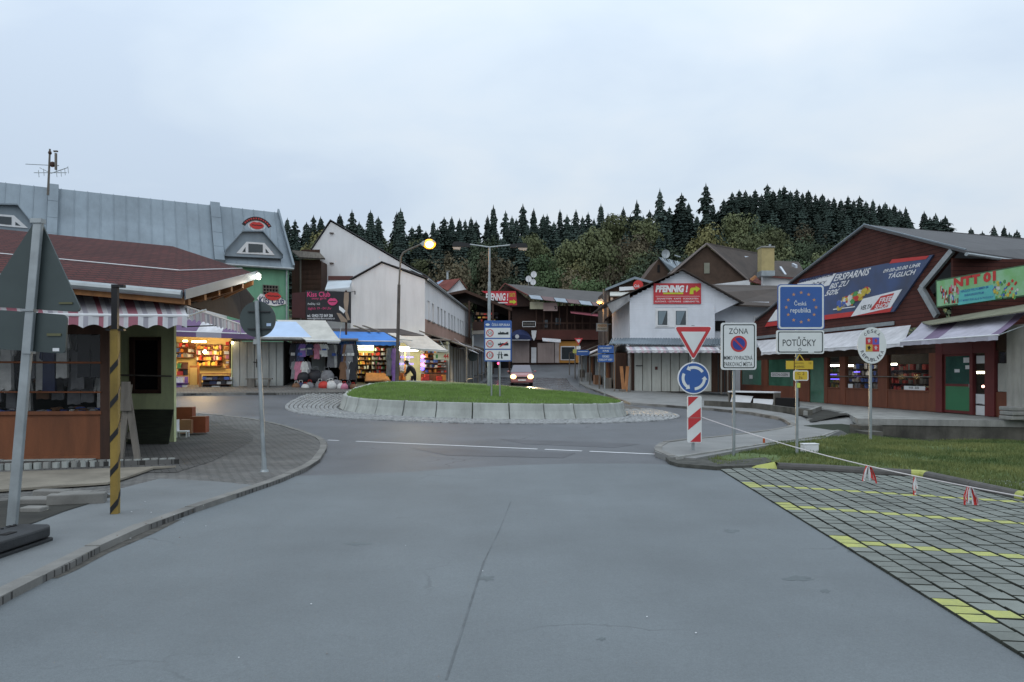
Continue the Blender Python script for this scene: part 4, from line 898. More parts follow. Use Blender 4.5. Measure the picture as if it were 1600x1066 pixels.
B(FT).blob((FT.U(320, -1.6), -1.6, FT.Z(320, 550, -1.6)), .09, 8).build('bulb', M('warm_bulb', (1, .8, .5), .5, 0, 1, emit=40, ecol=(1, .80, .45)), s1)
B(FT).blob((FT.U(364, .1), .2, FT.Z(364, 536, .1)), .05, 8).build('outer_bulb', MATS['warm_bulb'], s1)
lamp('stall_lamp', FT.w(FT.U(310, -.8), -.6, FT.Z(310, 537, -.6)), 110, (1, .68, .33), .2); lamp('stall_lamp', FT.w(FT.U(322, -1.5), -1.35, FT.Z(320, 552, -1.5)), 60, (1, .68, .33), .1)
lamp('stall_front_lamp', FT.w(FT.U(325), .5, zf + 1.9), 40, (1, .70, .36), .1)
goods_rack(FT, FT.U(306, -2.2), FT.U(345, -2.2), -2.2, FT.Z(325, 572, -2.2), FT.Z(325, 538, -2.2), 4, (0, 1, 2, 3, 2, 10), 'shelf of small red and yellow packs on the lit stall back wall', sz=(.06, .14))
goods_rack(FT, FT.U(268, -2.2), FT.U(303, -2.2), -2.2, FT.Z(285, 559, -2.2), FT.Z(285, 535, -2.2), 3, (0, 3, 4, 1, 8), 'high shelf of red, white and blue packs left inside the lit stall', sz=(.08, .16))
FR_ = Fr(FT.w(u1s - .1, .1, 0).xy, FT.w(u1s - .1, -2.4, 0).xy);
if FR_.v.dot(FT.u) > 0: FR_.v = -FR_.v
goods_rack(FR_, .1, 2.3, .3, FT.Z(350, 576), FT.Z(350, 533), 6, (0, 1, 0, 1, 3, 2, 10), 'tall rack of red and orange packs along the right side of the lit stall', sz=(.10, .22), dep=.25)
ct = thing('sales_counter', 'orange topped sales counter at the front of the lit stall', 'counter', FT.w(FT.U(340), -.4, zf))
B(FT).box(FT.U(311), -1.2, zf + .72, FT.U(362), .0, zf + .78).build('counter_top', m_owood, ct)
for a in (312, 360): B(FT).box(FT.U(a) - .05, -.15, zf + .03, FT.U(a) + .05, -.05, zf + .72).build('leg', m_owood, ct)
goods_rack(FT, FT.U(316), FT.U(363), .25, zf + .02, zf + .66, 3, (4, 11, 8, 3, 9), 'low shelf of stacked dark blue clothing under the orange counter', dep=.4, sz=(.18, .4), board=m_dwood)
goods_rack(FT, FT.U(272), FT.U(293), .3, zf + .0, zf + .62, 2, (6, 6, 3, 10), 'stack of violet packs at the left front corner of the lit stall', dep=.4, sz=(.12, .25), board=MATS['goods_violet'])
goods_rack(FT, FT.U(274), FT.U(290), -.2, zf + .66, zf + 1.3, 2, (3, 9, 5, 0, 7), 'pile of dark and white goods above the violet packs', dep=.3, sz=(.15, .3))
cbx = thing('yellow_cabinet', 'yellow wooden cabinet standing on the lit stall floor', 'cabinet', FT.w(FT.U(303, -1.2), -1.2, zf)); B(FT).box(FT.U(296, -1.2), -1.6, zf + .03, FT.U(309, -1.2), -1.2, zf + 1.15).build('carcass', m_owood, cbx); B(FT).box(FT.U(297, -1.2), -1.19, zf + .1, FT.U(308, -1.2), -1.17, zf + 1.05).build('door', MATS['yellow_boards'], cbx)
# white closed stall
u2s = FT.U(443)
s2 = thing('closed_stall', 'pale grey closed stall with tall board doors and black latch', 'stall', FT.w((u1s + u2s) / 2, 0, zf))
zt2 = FT.Z(400, 534); nb_ = 7
for k in range(nb_):
    a, c = u1s + .02 + (u2s - u1s) * k / nb_, u1s + (u2s - u1s) * (k + 1) / nb_
    B(FT).box(a, -.06, zf + .05, c - .015, ru(-.01, .01), zt2).build('door_board', m_panel, s2)
B(FT).box(u1s + .02, -2.6, zf, u2s, -.07, zt2).build('wall', m_panel, s2)
b = B(FT); b.tube((FT.U(396), .03, FT.Z(396, 566)), (FT.U(404), .03, FT.Z(404, 567)), .025, n=6); b.tube((FT.U(401), .03, FT.Z(401, 561)), (FT.U(401), .03, FT.Z(401, 574)), .02, n=6); b.build('latch', m_black, s2)
b = B(FT); b.slab([(u1s, .35, zt2 + .02), (u2s + 1.6, .35, zt2 + .02), (u2s + 1.6, -2.6, zt2 + .5), (u1s, -2.6, zt2 + .5)], (0, 0, .06)); b.build('roof', m_corr, s2)
awning(FT, FT.U(384, 1.3), FT.U(487, 1.3), -.2, FT.Z(440, 502, 0), 1.3, FT.Z(440, 527, 1.3), [m_clb, M('awning_lime', (.42, .44, .18), .8)], [0] * 9 + [0], sw=.30, val=.10, parent=s2, scal=0, top_u=(FT.U(388), FT.U(462)), valmats=[m_conc, m_conc])
bn = thing('wooden_bench', 'rough wooden bench standing before the pale closed stall', 'bench', FT.w(FT.U(407, .6), .6, zf - .1))
B(FT).box(FT.U(384, .7), .4, zf + .48, FT.U(425, .7), .8, zf + .54).build('seat', m_gwood, bn)
B(FT).box(FT.U(386, .7), .42, zf - .05, FT.U(398, .7), .78, zf + .48).build('side_box', m_gwood, bn)
for px in (404, 419): B(FT).slab([(FT.U(px), .5, zf - .05), (FT.U(px) + .08, .5, zf - .05), (FT.U(px) + .18, .5, zf + .48), (FT.U(px) + .1, .5, zf + .48)], (0, .2, 0)).build('leg', m_gwood, bn)
# clothes stall, dark
u3s = FT.U(556); zc_ = FT.Z(500, 536)
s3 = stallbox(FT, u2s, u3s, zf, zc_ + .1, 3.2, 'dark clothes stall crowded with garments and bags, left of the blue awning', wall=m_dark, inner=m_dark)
awning(FT, FT.U(478, 1.6), FT.U(532, 1.6), -.4, FT.Z(440, 500, -.4), 1.6, FT.Z(500, 532, 1.6), [m_cbei], [0], sw=.45, val=.08, parent=s3, scal=0, top_u=(FT.U(430), FT.U(508)), sag=.05)
B(FT).box(FT.U(484), -1.2, zf, FT.U(506), -1.15, zc_ - .3).build('pale_partition', m_panel, s3)
items = [(458, .1, 9), (463, .0, 8), (469, .2, 11), (473, .25, 6), (478, .2, 3), (481, .1, 4), (484, .25, 11), (489, .1, 7), (495, .25, 10), (500, .2, 3), (507, .25, 3), (517, -.3, 8), (522, -.3, 3), (527, -.4, 8), (533, -.2, 9), (538, .1, 11), (542, .15, 7), (546, .2, 8), (550, .2, 10), (554, .2, 9)]
for i, (px, v, mi) in enumerate(items):
    long_ = i < 3 or i > 10
    garment(FT, FT.U(px, v), v, zc_ - .05, 1.15 if long_ else ru(.5, .8), .42, mi, '%s garment hanging at the front of the dark clothes stall, %s from its left' % (PN[mi], ORD(i)), dress=long_, group='garments hanging in the dark clothes stall', mi2=random.choice((None, 3, 4)))
low = [(460, 8), (466, 10), (472, 0), (476, 3), (481, 8), (536, 7), (541, 8), (546, 3), (551, 9)]
for i, (px, mi) in enumerate(low): garment(FT, FT.U(px, .3), .3, zf + 1.35, ru(.85, 1.1), .38, mi, '%s garment in the lower row of the dark clothes stall, %s from the left' % (PN[mi], ORD(i)), dress=True, group='lower garments in the dark clothes stall')
sacks = [(463, .7, 7, .30), (470, .6, 11, .32), (477, .8, 3, .26), (484, .6, 8, .33), (474, .3, 9, .45), (500, .6, 8, .36), (506, .8, 0, .36), (513, .65, 9, .34), (517, .8, 3, .38), (524, .6, 8, .42), (531, .7, 3, .30), (538, .8, 10, .28), (545, .6, 9, .30), (510, .3, 8, .50), (493, .3, 9, .52), (552, .8, 7, .25)]
for i, (px, v, mi, r) in enumerate(sacks): sack(FT, FT.U(px, v), v, zf - .06 + (.35 if v < .4 else 0), r * .74, mi, '%s bag in the heap before the dark clothes stall, %s from the left' % (PN[mi], ORD(sorted(q[0] for q in sacks).index(px))), mi2=random.choice((3, 0, 8)), group='bags heaped before the dark clothes stall')
# blue awning stall and stall 44
F4 = Fr((X(545, 38.2), 38.2), (X(702, 40.0), 40.0)); z4 = .86; zt4 = F4.Z(600, 541)
u4, u5, u6 = F4.U(553), F4.U(618), F4.U(702)
s4 = stallbox(F4, u4, u5, z4, zt4 + .25, 2.8, 'souvenir stall under the bright blue awning with lit cigarette sign', wall=m_dark, inner=m_dwood)
awning(F4, F4.U(530, 1.6), F4.U(625, 1.6), 0, F4.Z(580, 522, 0) + .1, 1.6, F4.Z(540, 533, 1.6), [m_cblue], [0], sw=.35, val=.26, parent=s4, scal=.07, top_u=(F4.U(519), F4.U(600)), z1b=F4.Z(620, 533.5, 1.6))
lb = thing('lit_sign_box', 'glowing white and yellow sign box hanging under the blue awning', 'sign', F4.w(F4.U(570, .3), .3, F4.Z(570, 552)))
B(F4).box(F4.U(554, .3), .15, F4.Z(570, 547.5, .3), F4.U(584, .3), .3, F4.Z(570, 538, .3)).build('light_panel', M('sign_glow', (.9, .88, .7), .5, 0, 1, emit=2.2, ecol=(1, .97, .72)), lb)
B(F4).box(F4.U(554, .3), .14, F4.Z(570, 551.5, .3), F4.U(584, .3), .29, F4.Z(570, 547.7, .3)).build('lower_panel', M('sign_glow_yellow', (.6, .55, .1), .5, 0, 1, emit=.7, ecol=(.9, .8, .2)), lb)
B(F4).ptext('ZIGARETTEN', 557, 540.5, 582, 545, .305, .02).build('lettering', m_red, lb)
lamp('stall_lamp', F4.w(F4.U(572), -.2, z4 + 2.1), 65, (1, .88, .5), .15)
B(F4).blob((F4.U(557, .2), .2, F4.Z(557, 558, .2)), .06, 8).build('green_bulb', M('green_bulb', (0, 1, .2), .5, 0, 1, emit=4, ecol=(.02, 1, .15)), s4)
goods_rack(F4, F4.U(556), F4.U(584), -.9, z4 + .5, zt4 - .25, 6, (7, 2, 1, 7, 3), 'shelf of brown and yellow souvenirs in the blue awning stall', sz=(.05, .12), board=m_dwood)
goods_rack(F4, F4.U(584), F4.U(612), -.4, z4 + .5, zt4 - .02, 7, (0, 3, 8, 7, 10, 5), 'shelf of small colourful goods right inside the blue awning stall', sz=(.05, .11), board=m_dwood)
tb = thing('display_table', 'slanted brown display table in the blue awning stall', 'table', F4.w(F4.U(585), 0, z4)); B(F4).slab([(F4.U(568), .5, z4 + .35), (F4.U(608), .5, z4 + .35), (F4.U(604), -.4, z4 + .75), (F4.U(574), -.4, z4 + .75)], (0, 0, .05)).build('table_top', m_owood, tb); B(F4).box(F4.U(572), -.3, z4, F4.U(604), .3, z4 + .34).build('base', m_dwood, tb)
for i, px in enumerate((555, 608, 612, 616, 620)): garment(F4, F4.U(px, .4), .4, zt4 - (.1 if i else .2), ru(1.1, 1.5), .40, (9, 8, 5, 6, 7)[i], '%s garment hanging at the %s the blue awning stall' % (PN[(9, 8, 5, 6, 7)[i]], 'left edge of' if i == 0 else 'right corner post of'), dress=True, group='garments at the blue awning stall')
garment(F4, F4.U(617, .5), .5, z4 + 1.2, 1.1, .4, 6, 'long violet garment low at the right corner of the blue awning stall', dress=True)
s5 = stallbox(F4, u5 + .05, u6, z4, zt4 + .3, 2.6, 'white lit stall with number 44 sign and beige awning', wall=m_panel, inner=M('pale_yellow_boards', (.62, .58, .36), .7, .1, 2))
awning(F4, F4.U(640, 1.5), F4.U(699, 1.5), 0, F4.Z(640, 523), 1.5, F4.Z(650, 544, 1.5), [m_cbei], [0], sw=.4, val=.1, parent=s5, scal=0, top_u=(F4.U(620), F4.U(665)), z1b=F4.Z(698, 547.5, 1.5), sag=.04)
B(F4).slab([(F4.U(604), .3, F4.Z(604, 522)), (F4.U(616), .3, F4.Z(612, 522)), (F4.U(636), 1.4, F4.Z(636, 533, 1.4)), (F4.U(618), 1.4, F4.Z(620, 531, 1.4))], (0, 0, .04)).build('gap_cover', m_cbei, s5)
for k, (a, c) in enumerate(((622, 652),)): B(F4).tube((F4.U(a), .1, F4.Z(a, 545)), (F4.U(c), .1, F4.Z(c, 546)), .11, n=8).build('tube_lamp', m_tubew, s5)
lamp('stall_lamp', F4.w(F4.U(637), .45, zt4 - .35), 110, (1, .95, .62), .2); lamp('stall_lamp', F4.w(F4.U(660), -.9, zt4 - .5), 45, (1, .95, .66), .2)
m_bl = M('blue_neon', (.1, .1, 1), .5, 0, 1, emit=3, ecol=(.18, .12, 1)); m_pk = M('pink_neon', (1, .2, .8), .5, 0, 1, emit=3, ecol=(1, .18, .8))
for py in (557.5, 568.5): B(F4).box(F4.U(622), -1.6, F4.Z(640, py) - .02, F4.U(655), -1.55, F4.Z(640, py) + .04).build('neon_strip', m_bl, s5)
for k in range(14):
    u = F4.U(624) + (F4.U(655) - F4.U(624)) * k / 14; B(F4).box(u, -2.4, z4 + .9, u + .05, -2.3, zt4).build('wall_batten', m_wframe, s5)
B(F4).box(F4.U(633) - .04, -.1, z4, F4.U(633) + .04, 0, zt4).build('post', m_owood, s5)
for k, mm in enumerate((m_pk, m_bl, m_pk, m_bl)): B(F4).disc((F4.U(660, .1), F4.Z(660, 557.5 + k * 6.2, .1)), .10, .1, .14, 12).build('neon_disc', mm, s5)
goods_rack(F4, F4.U(663), F4.U(684), .0, z4 + .8, zt4 - .1, 5, (0, 3, 1, 4, 3, 9), 'wall of red and white packs right of the neon discs', sz=(.08, .16))
goods_rack(F4, F4.U(684), F4.U(697), .1, z4 + .8, F4.Z(690, 562), 5, (3, 9, 0, 3), 'narrow rack of black and white packs at the right end under sign 44', sz=(.12, .22))
goods_rack(F4, F4.U(656), F4.U(694), .6, z4 - .02, z4 + .75, 2, (2, 0, 1, 3, 10), 'low front table of yellow and red boxes in the white lit stall', sz=(.12, .3))
goods_rack(F4, F4.U(621), F4.U(633), .3, z4, z4 + .8, 2, (2, 5, 3, 1), 'small table of yellow goods left of the crouching person', sz=(.1, .2))
n44 = thing('number_sign', 'cream sign with red number 44 at the stall corner', 'sign', F4.w(F4.U(690, 1.3), 1.3, F4.Z(690, 562)))
b = B(F4); b.box(F4.U(678, 1.3), 1.28, F4.Z(678, 562, 1.3), F4.U(702, 1.3), 1.31, F4.Z(702, 551.5, 1.3)); b.build('board', M('cream_board', (.55, .53, .38), .6), n44)
B(F4).ptext('44', 693, 553, 701, 560.5, 1.32, .03).build('number', m_red, n44)
b = B(F4); b.box(F4.U(681, 1.3), 1.315, F4.Z(681, 560, 1.3), F4.U(684, 1.3), 1.32, F4.Z(681, 554, 1.3)); b.build('green_print', MATS['goods_green'], n44)
roofb = thing('stall_roof', 'low dark felt roof running behind the blue and beige awnings', 'roof', F4.w(2, -2, zt4 + .4))
B(F4).slab([(F4.U(519), .2, F4.Z(519, 521)), (F4.U(662), .1, F4.Z(662, 524)), (F4.U(640), -2.7, F4.Z(640, 514, -2.7)), (F4.U(520), -2.7, F4.Z(500, 513, -2.7))], (0, 0, -.07)).build('sheet', MATS['dark_roof_felt'], roofb)
for px in (575, 590): B(F4).slab([(F4.U(px), .3, F4.Z(px, 520.5) + .05), (F4.U(px) + .12, .3, F4.Z(px, 520.5) + .05), (F4.U(px) - .3, -2.7, F4.Z(px, 513, -2.7) + .1), (F4.U(px) - .42, -2.7, F4.Z(px, 513, -2.7) + .1)], (0, 0, .05)).build('batten', m_gwood, roofb)
# closed stalls up the street, left side
F6 = Fr(F4.w(u6 + .05, .0, 0).xy, (-3.05, 66))
if F6.v.x < 0: F6.v = -F6.v
nst = 5
for k in range(nst):
    a, c = F6.len * k / nst + .05, F6.len * (k + 1) / nst - .1; z_ = G(*F6.w(a, 0, 0).xy) + .08
    t = thing('closed_stall', '%s closed grey slatted stall going up the street left of the speed limit sign' % ORD(k), 'stall', F6.w(a, 0, z_), 'closed stalls up the left side of the street')
    B(F6).box(a, -1.6, z_, c, -.12, z_ + 2.35).build('wall', M('grey_shutter', (.22, .215, .21), .8, .2, 1, stain=.3), t)
    for j in range(8): u = a + (c - a) * (j + .5) / 8; B(F6).box(u - .22, -.1, z_ + .05, u + .22, -.02, z_ + 2.3 + ru(-.05, .05)).build('shutter_board', m_panel if j % 3 else m_gwood, t)
    for u in (a, c): B(F6).tube((u, .9, z_ - .1), (u, .9, z_ + 2.25), .05, n=6).build('post', m_gwood, t)
    B(F6).tube((a, .9, z_ + .5), (c, .9, z_ + .5), .03, n=5).build('rail', m_gwood, t)
    B(F6).slab([(a, 1.0, z_ + 2.2), (c, 1.0, z_ + 2.2), (c, -1.7, z_ + 3.1 - k * .05), (a, -1.7, z_ + 3.1 - k * .05)], (0, 0, .06)).build('roof', [m_gwood, m_corr, m_cw, m_corr, m_gwood][k], t)
    if k == 0: B(F6).slab([(a + .5, 1.0, z_ + 2.1), (c, 1.25, z_ + 2.0), (c - .4, .2, z_ + 2.6), (a + .2, .2, z_ + 2.7)], (0, 0, .03)).build('loose_tarp', m_cw, t)
rs = thing('round_sign', 'grey back of a round sign on a pole by the closed stalls', 'sign', P(739, 600, 45)); fr = SF(739, 45)
B(fr).disc((0, fr.Z(739, 557)), .30, 0, .03, 24).build('plate', m_sback, rs); B(fr).tube((0, -.04, G(-2.4, 45)), (0, -.04, fr.Z(739, 525)), .04, n=6).build('pole', m_alu, rs)
# crouching person
def person(root_loc, rotz, joints, edges, rad, mats, label, name='person'):
    me = bpy.data.meshes.new(name); me.from_pydata(joints, edges, []); o = bpy.data.objects.new(name, me); COL.objects.link(o)
    md = o.modifiers.new('skin', 'SKIN'); sv = me.skin_vertices[0].data
    for i, r in enumerate(rad): sv[i].radius = (r, r)
    sv[0].use_root = True; o.modifiers.new('sub', 'SUBSURF').levels = 1; o.modifiers['sub'].render_levels = 1
    me.materials.append(mats[0]); dg = bpy.context.evaluated_depsgraph_get(); m2 = bpy.data.meshes.new_from_object(o.evaluated_get(dg)); o.modifiers.clear(); o.data = m2
    o.location = root_loc; o.rotation_euler = (0, 0, rotz); OFF[o] = Vector(); setp(o, label, 'person'); return o
pj = [(0,0,.80),(.10,0,.98),(.26,0,1.17),(.36,0,1.27),(.45,0,1.33),(.28,.17,1.14),(.36,.20,.88),(.50,.14,.72),(.28,-.17,1.14),(.38,-.20,.90),(.52,-.12,.74),(.03,.09,.76),(.14,.11,.42),(-.02,.11,.08),(.12,.11,.04),(.03,-.09,.76),(.02,-.11,.42),(-.12,-.11,.08),(.02,-.11,.04)]
pe = [(0,1),(1,2),(2,3),(3,4),(2,5),(5,6),(6,7),(2,8),(8,9),(9,10),(0,11),(11,12),(12,13),(13,14),(0,15),(15,16),(16,17),(17,18)]
pr = [.15,.15,.17,.07,.10,.075,.055,.035,.075,.055,.035,.10,.07,.055,.045,.10,.07,.055,.045]
m_jack = M('black_jacket', (.015, .015, .02), .85, .3, 5)
pp_ = F4.w(F4.U(648, .9), .9, z4 - .02)
man = person(pp_, math.radians(170), pj, pe, pr, [m_jack], 'person in black jacket bending forward over goods at the lit stall')
b = B(); b.blob((.47, 0, 1.36), (.10, .085, .12), 12); b.m = 1; b.blob((.44, 0, 1.40), (.11, .09, .11), 12); b.m = 0; b.blob((.56, 0, 1.33), .02, 6)
b.build('head', [M('face_skin', (.35, .2, .14), .6), M('dark_hair', (.02, .015, .01), .7)], man, smooth=True)
for s_ in (.14, -.12):
    b = B(); b.blob((.52, s_, .70), (.045, .03, .05), 8)
    for k in range(5): b.tube((.53 + k * .008, s_ - .03 + k * .014, .68), (.56 + k * .006, s_ - .032 + k * .016, .61 + .012 * abs(k - 2)), .009, .006, 5)
    b.build('hand', MATS['face_skin'], man)
# ---------------- street lamps ----------------
sl1 = thing('street_lamp', 'tall lit orange street lamp on a bent pole above the blue awning stall', 'street lamp', (X(622, 37), 37, G(X(622, 37), 37)))
B().tube((X(620, 37), 37, G(-5.8, 37)), P(623.5, 445, 37), .10, .075, 10).build('pole', M('rusty_pole', (.10, .085, .075), .7, .4, 3), sl1)
B().path([P(623.5, 445, 37), P(626, 402, 37), P(630, 395, 37), P(637, 391, 37), P(662, 380, 37)], .045, 8).build('arm', m_gwood, sl1)
hd = B().slab([P(656, 381, 36.9), P(661, 376.5, 36.9), P(678, 375, 36.9), P(680, 379, 36.9), P(661, 384, 36.9)], (0, .3, 0)).build('lamp_head', m_alu, sl1)
B().blob(P(671, 381.5, 37.05), (.32, .22, .25), 16).build('lit_bowl', M('sodium_glow', (1, .5, .05), .5, 0, 1, emit=2.4, ecol=(1, .36, .02)), sl1, smooth=True); B().blob(P(671, 382, 36.85), (.20, .08, .17), 14).build('burner', M('sodium_core', (1, .8, .3), .5, 0, 1, emit=8, ecol=(1, .80, .30)), sl1, smooth=True)
lamp('street_lamp_light', P(676, 395, 38.2), 230, (1, .47, .10), .25)
sl2 = thing('double_street_lamp', 'unlit double-armed street lamp standing on the roundabout', 'street lamp', (X(764, 34.5), 34.5, 1.1)); Yl = 34.5
B().tube((X(764, Yl), Yl, .9), P(764.5, 441, Yl), .09, .075, 12).build('pole', m_alu, sl2); B().tube(P(764.5, 441, Yl), P(765, 386, Yl), .055, .05, 10).build('upper_pole', m_alu, sl2)
for s_, (xa, ya, xb, yb) in ((0, (765, 386.5, 733, 382)), (1, (765, 386.5, 798, 383))):
    B().tube(P(xa, ya, Yl), P(xb, yb, Yl), .035, n=8).build('arm', m_alu, sl2)
for s_, pts in ((0, ((734, 381), (718, 377.5), (709, 377.5), (706.5, 382), (707, 385), (734, 385))), (1, ((797, 382), (812, 380), (822, 380), (824.5, 384), (824, 387), (797, 386)))):
    h_ = B().slab([P(*q, Yl - .15) for q in pts], (0, .3, 0)).build('lamp_head', m_black, sl2)
    q = ((707, 386), (720, 386), (718, 390), (709, 389)) if s_ == 0 else ((810, 387), (824, 387), (822, 391), (812, 390.5))
    B().slab([P(*w_, Yl - .13) for w_ in q], (0, .26, 0)).build('diffuser', M('lamp_diffuser', (.55, .42, .33), .3, .2, 3), h_)
# ---------------- far end of the street ----------------
m_far = M('dark_timber_wall', (.040, .020, .015), .85, .35, 1, fine=.1)
Yc = 80.0; zb_ = G(5, 80)
fc = Fr((X(755, Yc), Yc), (X(942, Yc), Yc)); T = lambda *a: None
cbld = thing('timber_market_hall', 'long dark timber two-storey market hall closing the far end of the street', 'building', (5, Yc, zb_))
def cb_(x0, y0, x1, y1, v0, v1, name, m_, parent=cbld, F=None):
    F = F or fc; return B(F).box(F.U(x0, v1), v0, F.Z(x0, y1, v1), F.U(x1, v1), v1, F.Z(x1, y0, v1)).build(name, m_, parent)
cb_(752, 478, 945, 515, -4, -1.2, 'upper_wall', m_far); cb_(752, 515, 945, 580, -4, 0, 'ground_floor_wall', m_far)
B(fc).prism([fc.uz(762, 480), fc.uz(790, 446), fc.uz(806, 452), fc.uz(838, 478)], -4, -.3).build('gable', m_far, cbld)
m_slate = M('grey_roof_felt', (.085, .08, .078), .85, .2, 1, fine=.1)
b = B(fc); b.slab([(*fc.uz(789, 443.5, .6)[:1], .6, fc.Z(789, 443.5, .6)), (fc.U(826, .6), .6, fc.Z(822, 461, .6)), (fc.U(868, -7), -7, fc.Z(868, 452, -7)), (fc.U(850, -11), -11, fc.Z(850, 448.5, -11))], (0, 0, -.15)); b.build('gable_roof', m_slate, cbld)
b = B(fc); b.slab([(fc.U(825, .8), .8, fc.Z(825, 462, .8)), (fc.U(944, .8), .8, fc.Z(944, 476, .8)), (fc.U(950, -7), -7, fc.Z(944, 457, -7)), (fc.U(855, -7), -7, fc.Z(855, 450, -7))], (0, 0, -.15)); b.build('main_roof', m_slate, cbld)
b = B(fc); p_ = lambda x, y, v: (fc.U(x, v), v, fc.Z(x, y, v)); b.tube(p_(789, 443, .7), p_(825, 461.5, .85), .08, n=5); b.tube(p_(825, 461.5, .85), p_(944, 475, .85), .07, n=5); b.tube(p_(789, 443, .7), p_(760, 477, .7), .08, n=5); b.build('bargeboard', M('red_brown_trim', (.16, .05, .04), .7), cbld)
for k in range(6):
    a = 826 + k * 19.5; b = B(fc); y0 = 461 + k * 2.2
    b.slab([p_(a, y0 + .5, 1.0), p_(a + 18, y0 + 2.2, 1.0), p_(a + 22, y0 + 8, 1.9), p_(a + 4, y0 + 6, 1.9)], (0, 0, .05)); b.build('roof_light_sheet', M('roof_light_sheet', (.26, .31, .36), .5) if k % 2 == 0 else M('dull_sheet', (.16, .10, .10), .7), cbld)
for k in range(9): x = 838 + k * 12; B(fc).tube(p_(x, 474, .2), p_(x, 515, .2), .07, n=6).build('balcony_post', m_dwood, cbld)
for k in range(16):
    x = 842 + k * 6.4; B(fc).tube(p_(x, 505, .3), p_(x, 516, .3), .03, n=4).build('baluster', m_dwood, cbld)
b = B(fc); b.box(fc.U(838), .25, fc.Z(0, 517), fc.U(944), .35, fc.Z(0, 515)); b.box(fc.U(838), .25, fc.Z(0, 506), fc.U(944), .35, fc.Z(0, 504.5)); b.build('balcony_rail', m_dwood, cbld)
cb_(838, 516, 944, 531, -.4, .5, 'brown_awning_band', M('maroon_canvas', (.085, .028, .022), .85, .2, 1))
cb_(868, 497, 876, 508, -1.2, -1.1, 'window', m_pane); cb_(848, 500, 856, 512, -1.2, -1.1, 'window', m_pane)
for i, (x0, y0, x1, y1) in enumerate(((800, 532, 827, 567), (840, 536, 866, 567))):
    g = cb_(x0, y0, x1, y1, 0, .12, 'garage_door', M('pinkish_door', (.36, .29, .27), .8, .1, 1, stain=.2))
    for k in range(6): a = x0 + (x1 - x0) * k / 6; B(fc).box(fc.U(a) + .04, .125, fc.Z(0, y1), fc.U(a + (x1 - x0) / 6) - .04, .15, fc.Z(0, y0)).build('door_board', MATS['pinkish_door'], g)
b = B(fc); b.prism([fc.uz(*q) for q in ((830, 517), (838, 517), (837, 527), (834, 533), (831, 528))], .5, .6); b.build('white_shield', m_wframe, cbld)
cb_(830, 543, 838, 567, 0, .1, 'white_cupboard', m_wframe); cb_(867, 534, 876, 567, 0, .1, 'pale_pillar', M('pale_pillar', (.42, .36, .34), .8), )
aw = B(fc); 
for k in range(10):
    t0, t1 = math.pi * k / 10, math.pi * (k + 1) / 10; c_ = fc.uz(813, 531, 1.2)
    aw.face([(c_[0] - math.cos(t0) * 1.15, 0.2, c_[1] + math.sin(t0) * 1.0 + .15), (c_[0] - math.cos(t1) * 1.15, .2, c_[1] + math.sin(t1) * 1.0 + .15), (c_[0] - math.cos(t1) * 1.25, 1.3, c_[1] + math.sin(t1) * .55), (c_[0] - math.cos(t0) * 1.25, 1.3, c_[1] + math.sin(t0) * .55)])
    aw.face([(c_[0] - math.cos(t0) * 1.25, 1.3, c_[1] + math.sin(t0) * .55), (c_[0] - math.cos(t1) * 1.25, 1.3, c_[1] + math.sin(t1) * .55), (c_[0] - math.cos(t1) * 1.25, 1.3, c_[1] - .05), (c_[0] - math.cos(t0) * 1.25, 1.3, c_[1] - .05)])
aw.build('arched_awning', M('dark_blue_canvas', (.02, .03, .09), .8), cbld)
b = B(fc); b.disc(fc.uz(808, 526, 1.35), .22, 1.33, 1.37, 16); b.build('round_emblem', m_wframe, cbld)
cb_(799, 531, 828, 532, 1.25, 1.32, 'awning_fringe', m_wframe)
b = B(fc); b.slab([p_(847, 529, 1.2), p_(876, 531, 1.2), p_(876, 535.5, 1.9), p_(848, 533.5, 1.9)], (0, 0, .06)); b.build('white_awning', m_cw, cbld)
cb_(874, 533, 905, 567, .02, .16, 'orange_shop_front', M('orange_render', (.40, .19, .04), .8, .12, 1))
w_ = cb_(876, 541, 899, 563, .16, .22, 'shop_window_frame', m_wframe); cb_(877.5, 542.5, 897.5, 561.5, .22, .25, 'pane', m_pane, w_)
def fsign(name, label, F, x0, y0, x1, y1, v, m_, border=None, cat='sign'):
    t = thing(name, label, cat, F.w(F.U((x0 + x1) / 2, v), v, F.Z(x0, y1, v)))
    B(F).box(F.U(x0, v), v - .08, F.Z(x0, y1, v), F.U(x1, v), v, F.Z(x0, y0, v)).build('board', m_, t)
    if border:
        b = B(F); a, z0, c, z1 = F.U(x0, v), F.Z(x0, y1, v), F.U(x1, v), F.Z(x0, y0, v); w = min(.12, (z1 - z0) * .08)
        for q in ((a, z0, c, z0 + w), (a, z1 - w, c, z1), (a, z0, a + w, z1), (c - w, z0, c, z1)): b.box(q[0], v, q[1], q[2], v + .015, q[3])
        b.build('border', border, t)
    return t
g1 = fsign('advert_banner', 'pale yellow and pink banner hanging under the market hall roof', fc, 828, 472, 849, 483, .9, M('pale_yellow_banner', (.42, .40, .28), .7)); cb_(849, 473, 871, 486, .85, .92, 'pink_panel', M('pale_pink_banner', (.40, .29, .27), .7), g1)
B(fc).ptext('%', 866, 478, 870, 484, .93, .03).build('lettering', m_black, g1)
g2 = fsign('outlined_banner', 'dark banner with white outline on the market hall balcony', fc, 816, 502, 837, 511, .9, m_black, m_wframe); B(fc).ptext('RESTAURACE', 818, 504.5, 835, 508.5, .92, .02).build('lettering', m_gwood, g2)
b = B(fc); b.slab([p_(891, 487, .4), p_(941, 492, .4), p_(941, 495.5, 2.0), p_(892, 489.5, 2.0)], (0, 0, .06)); b.build('red_awning', M('red_pink_canvas', (.36, .10, .13), .8, .2, 1), cbld)
fp = SF(778, 71, 0)
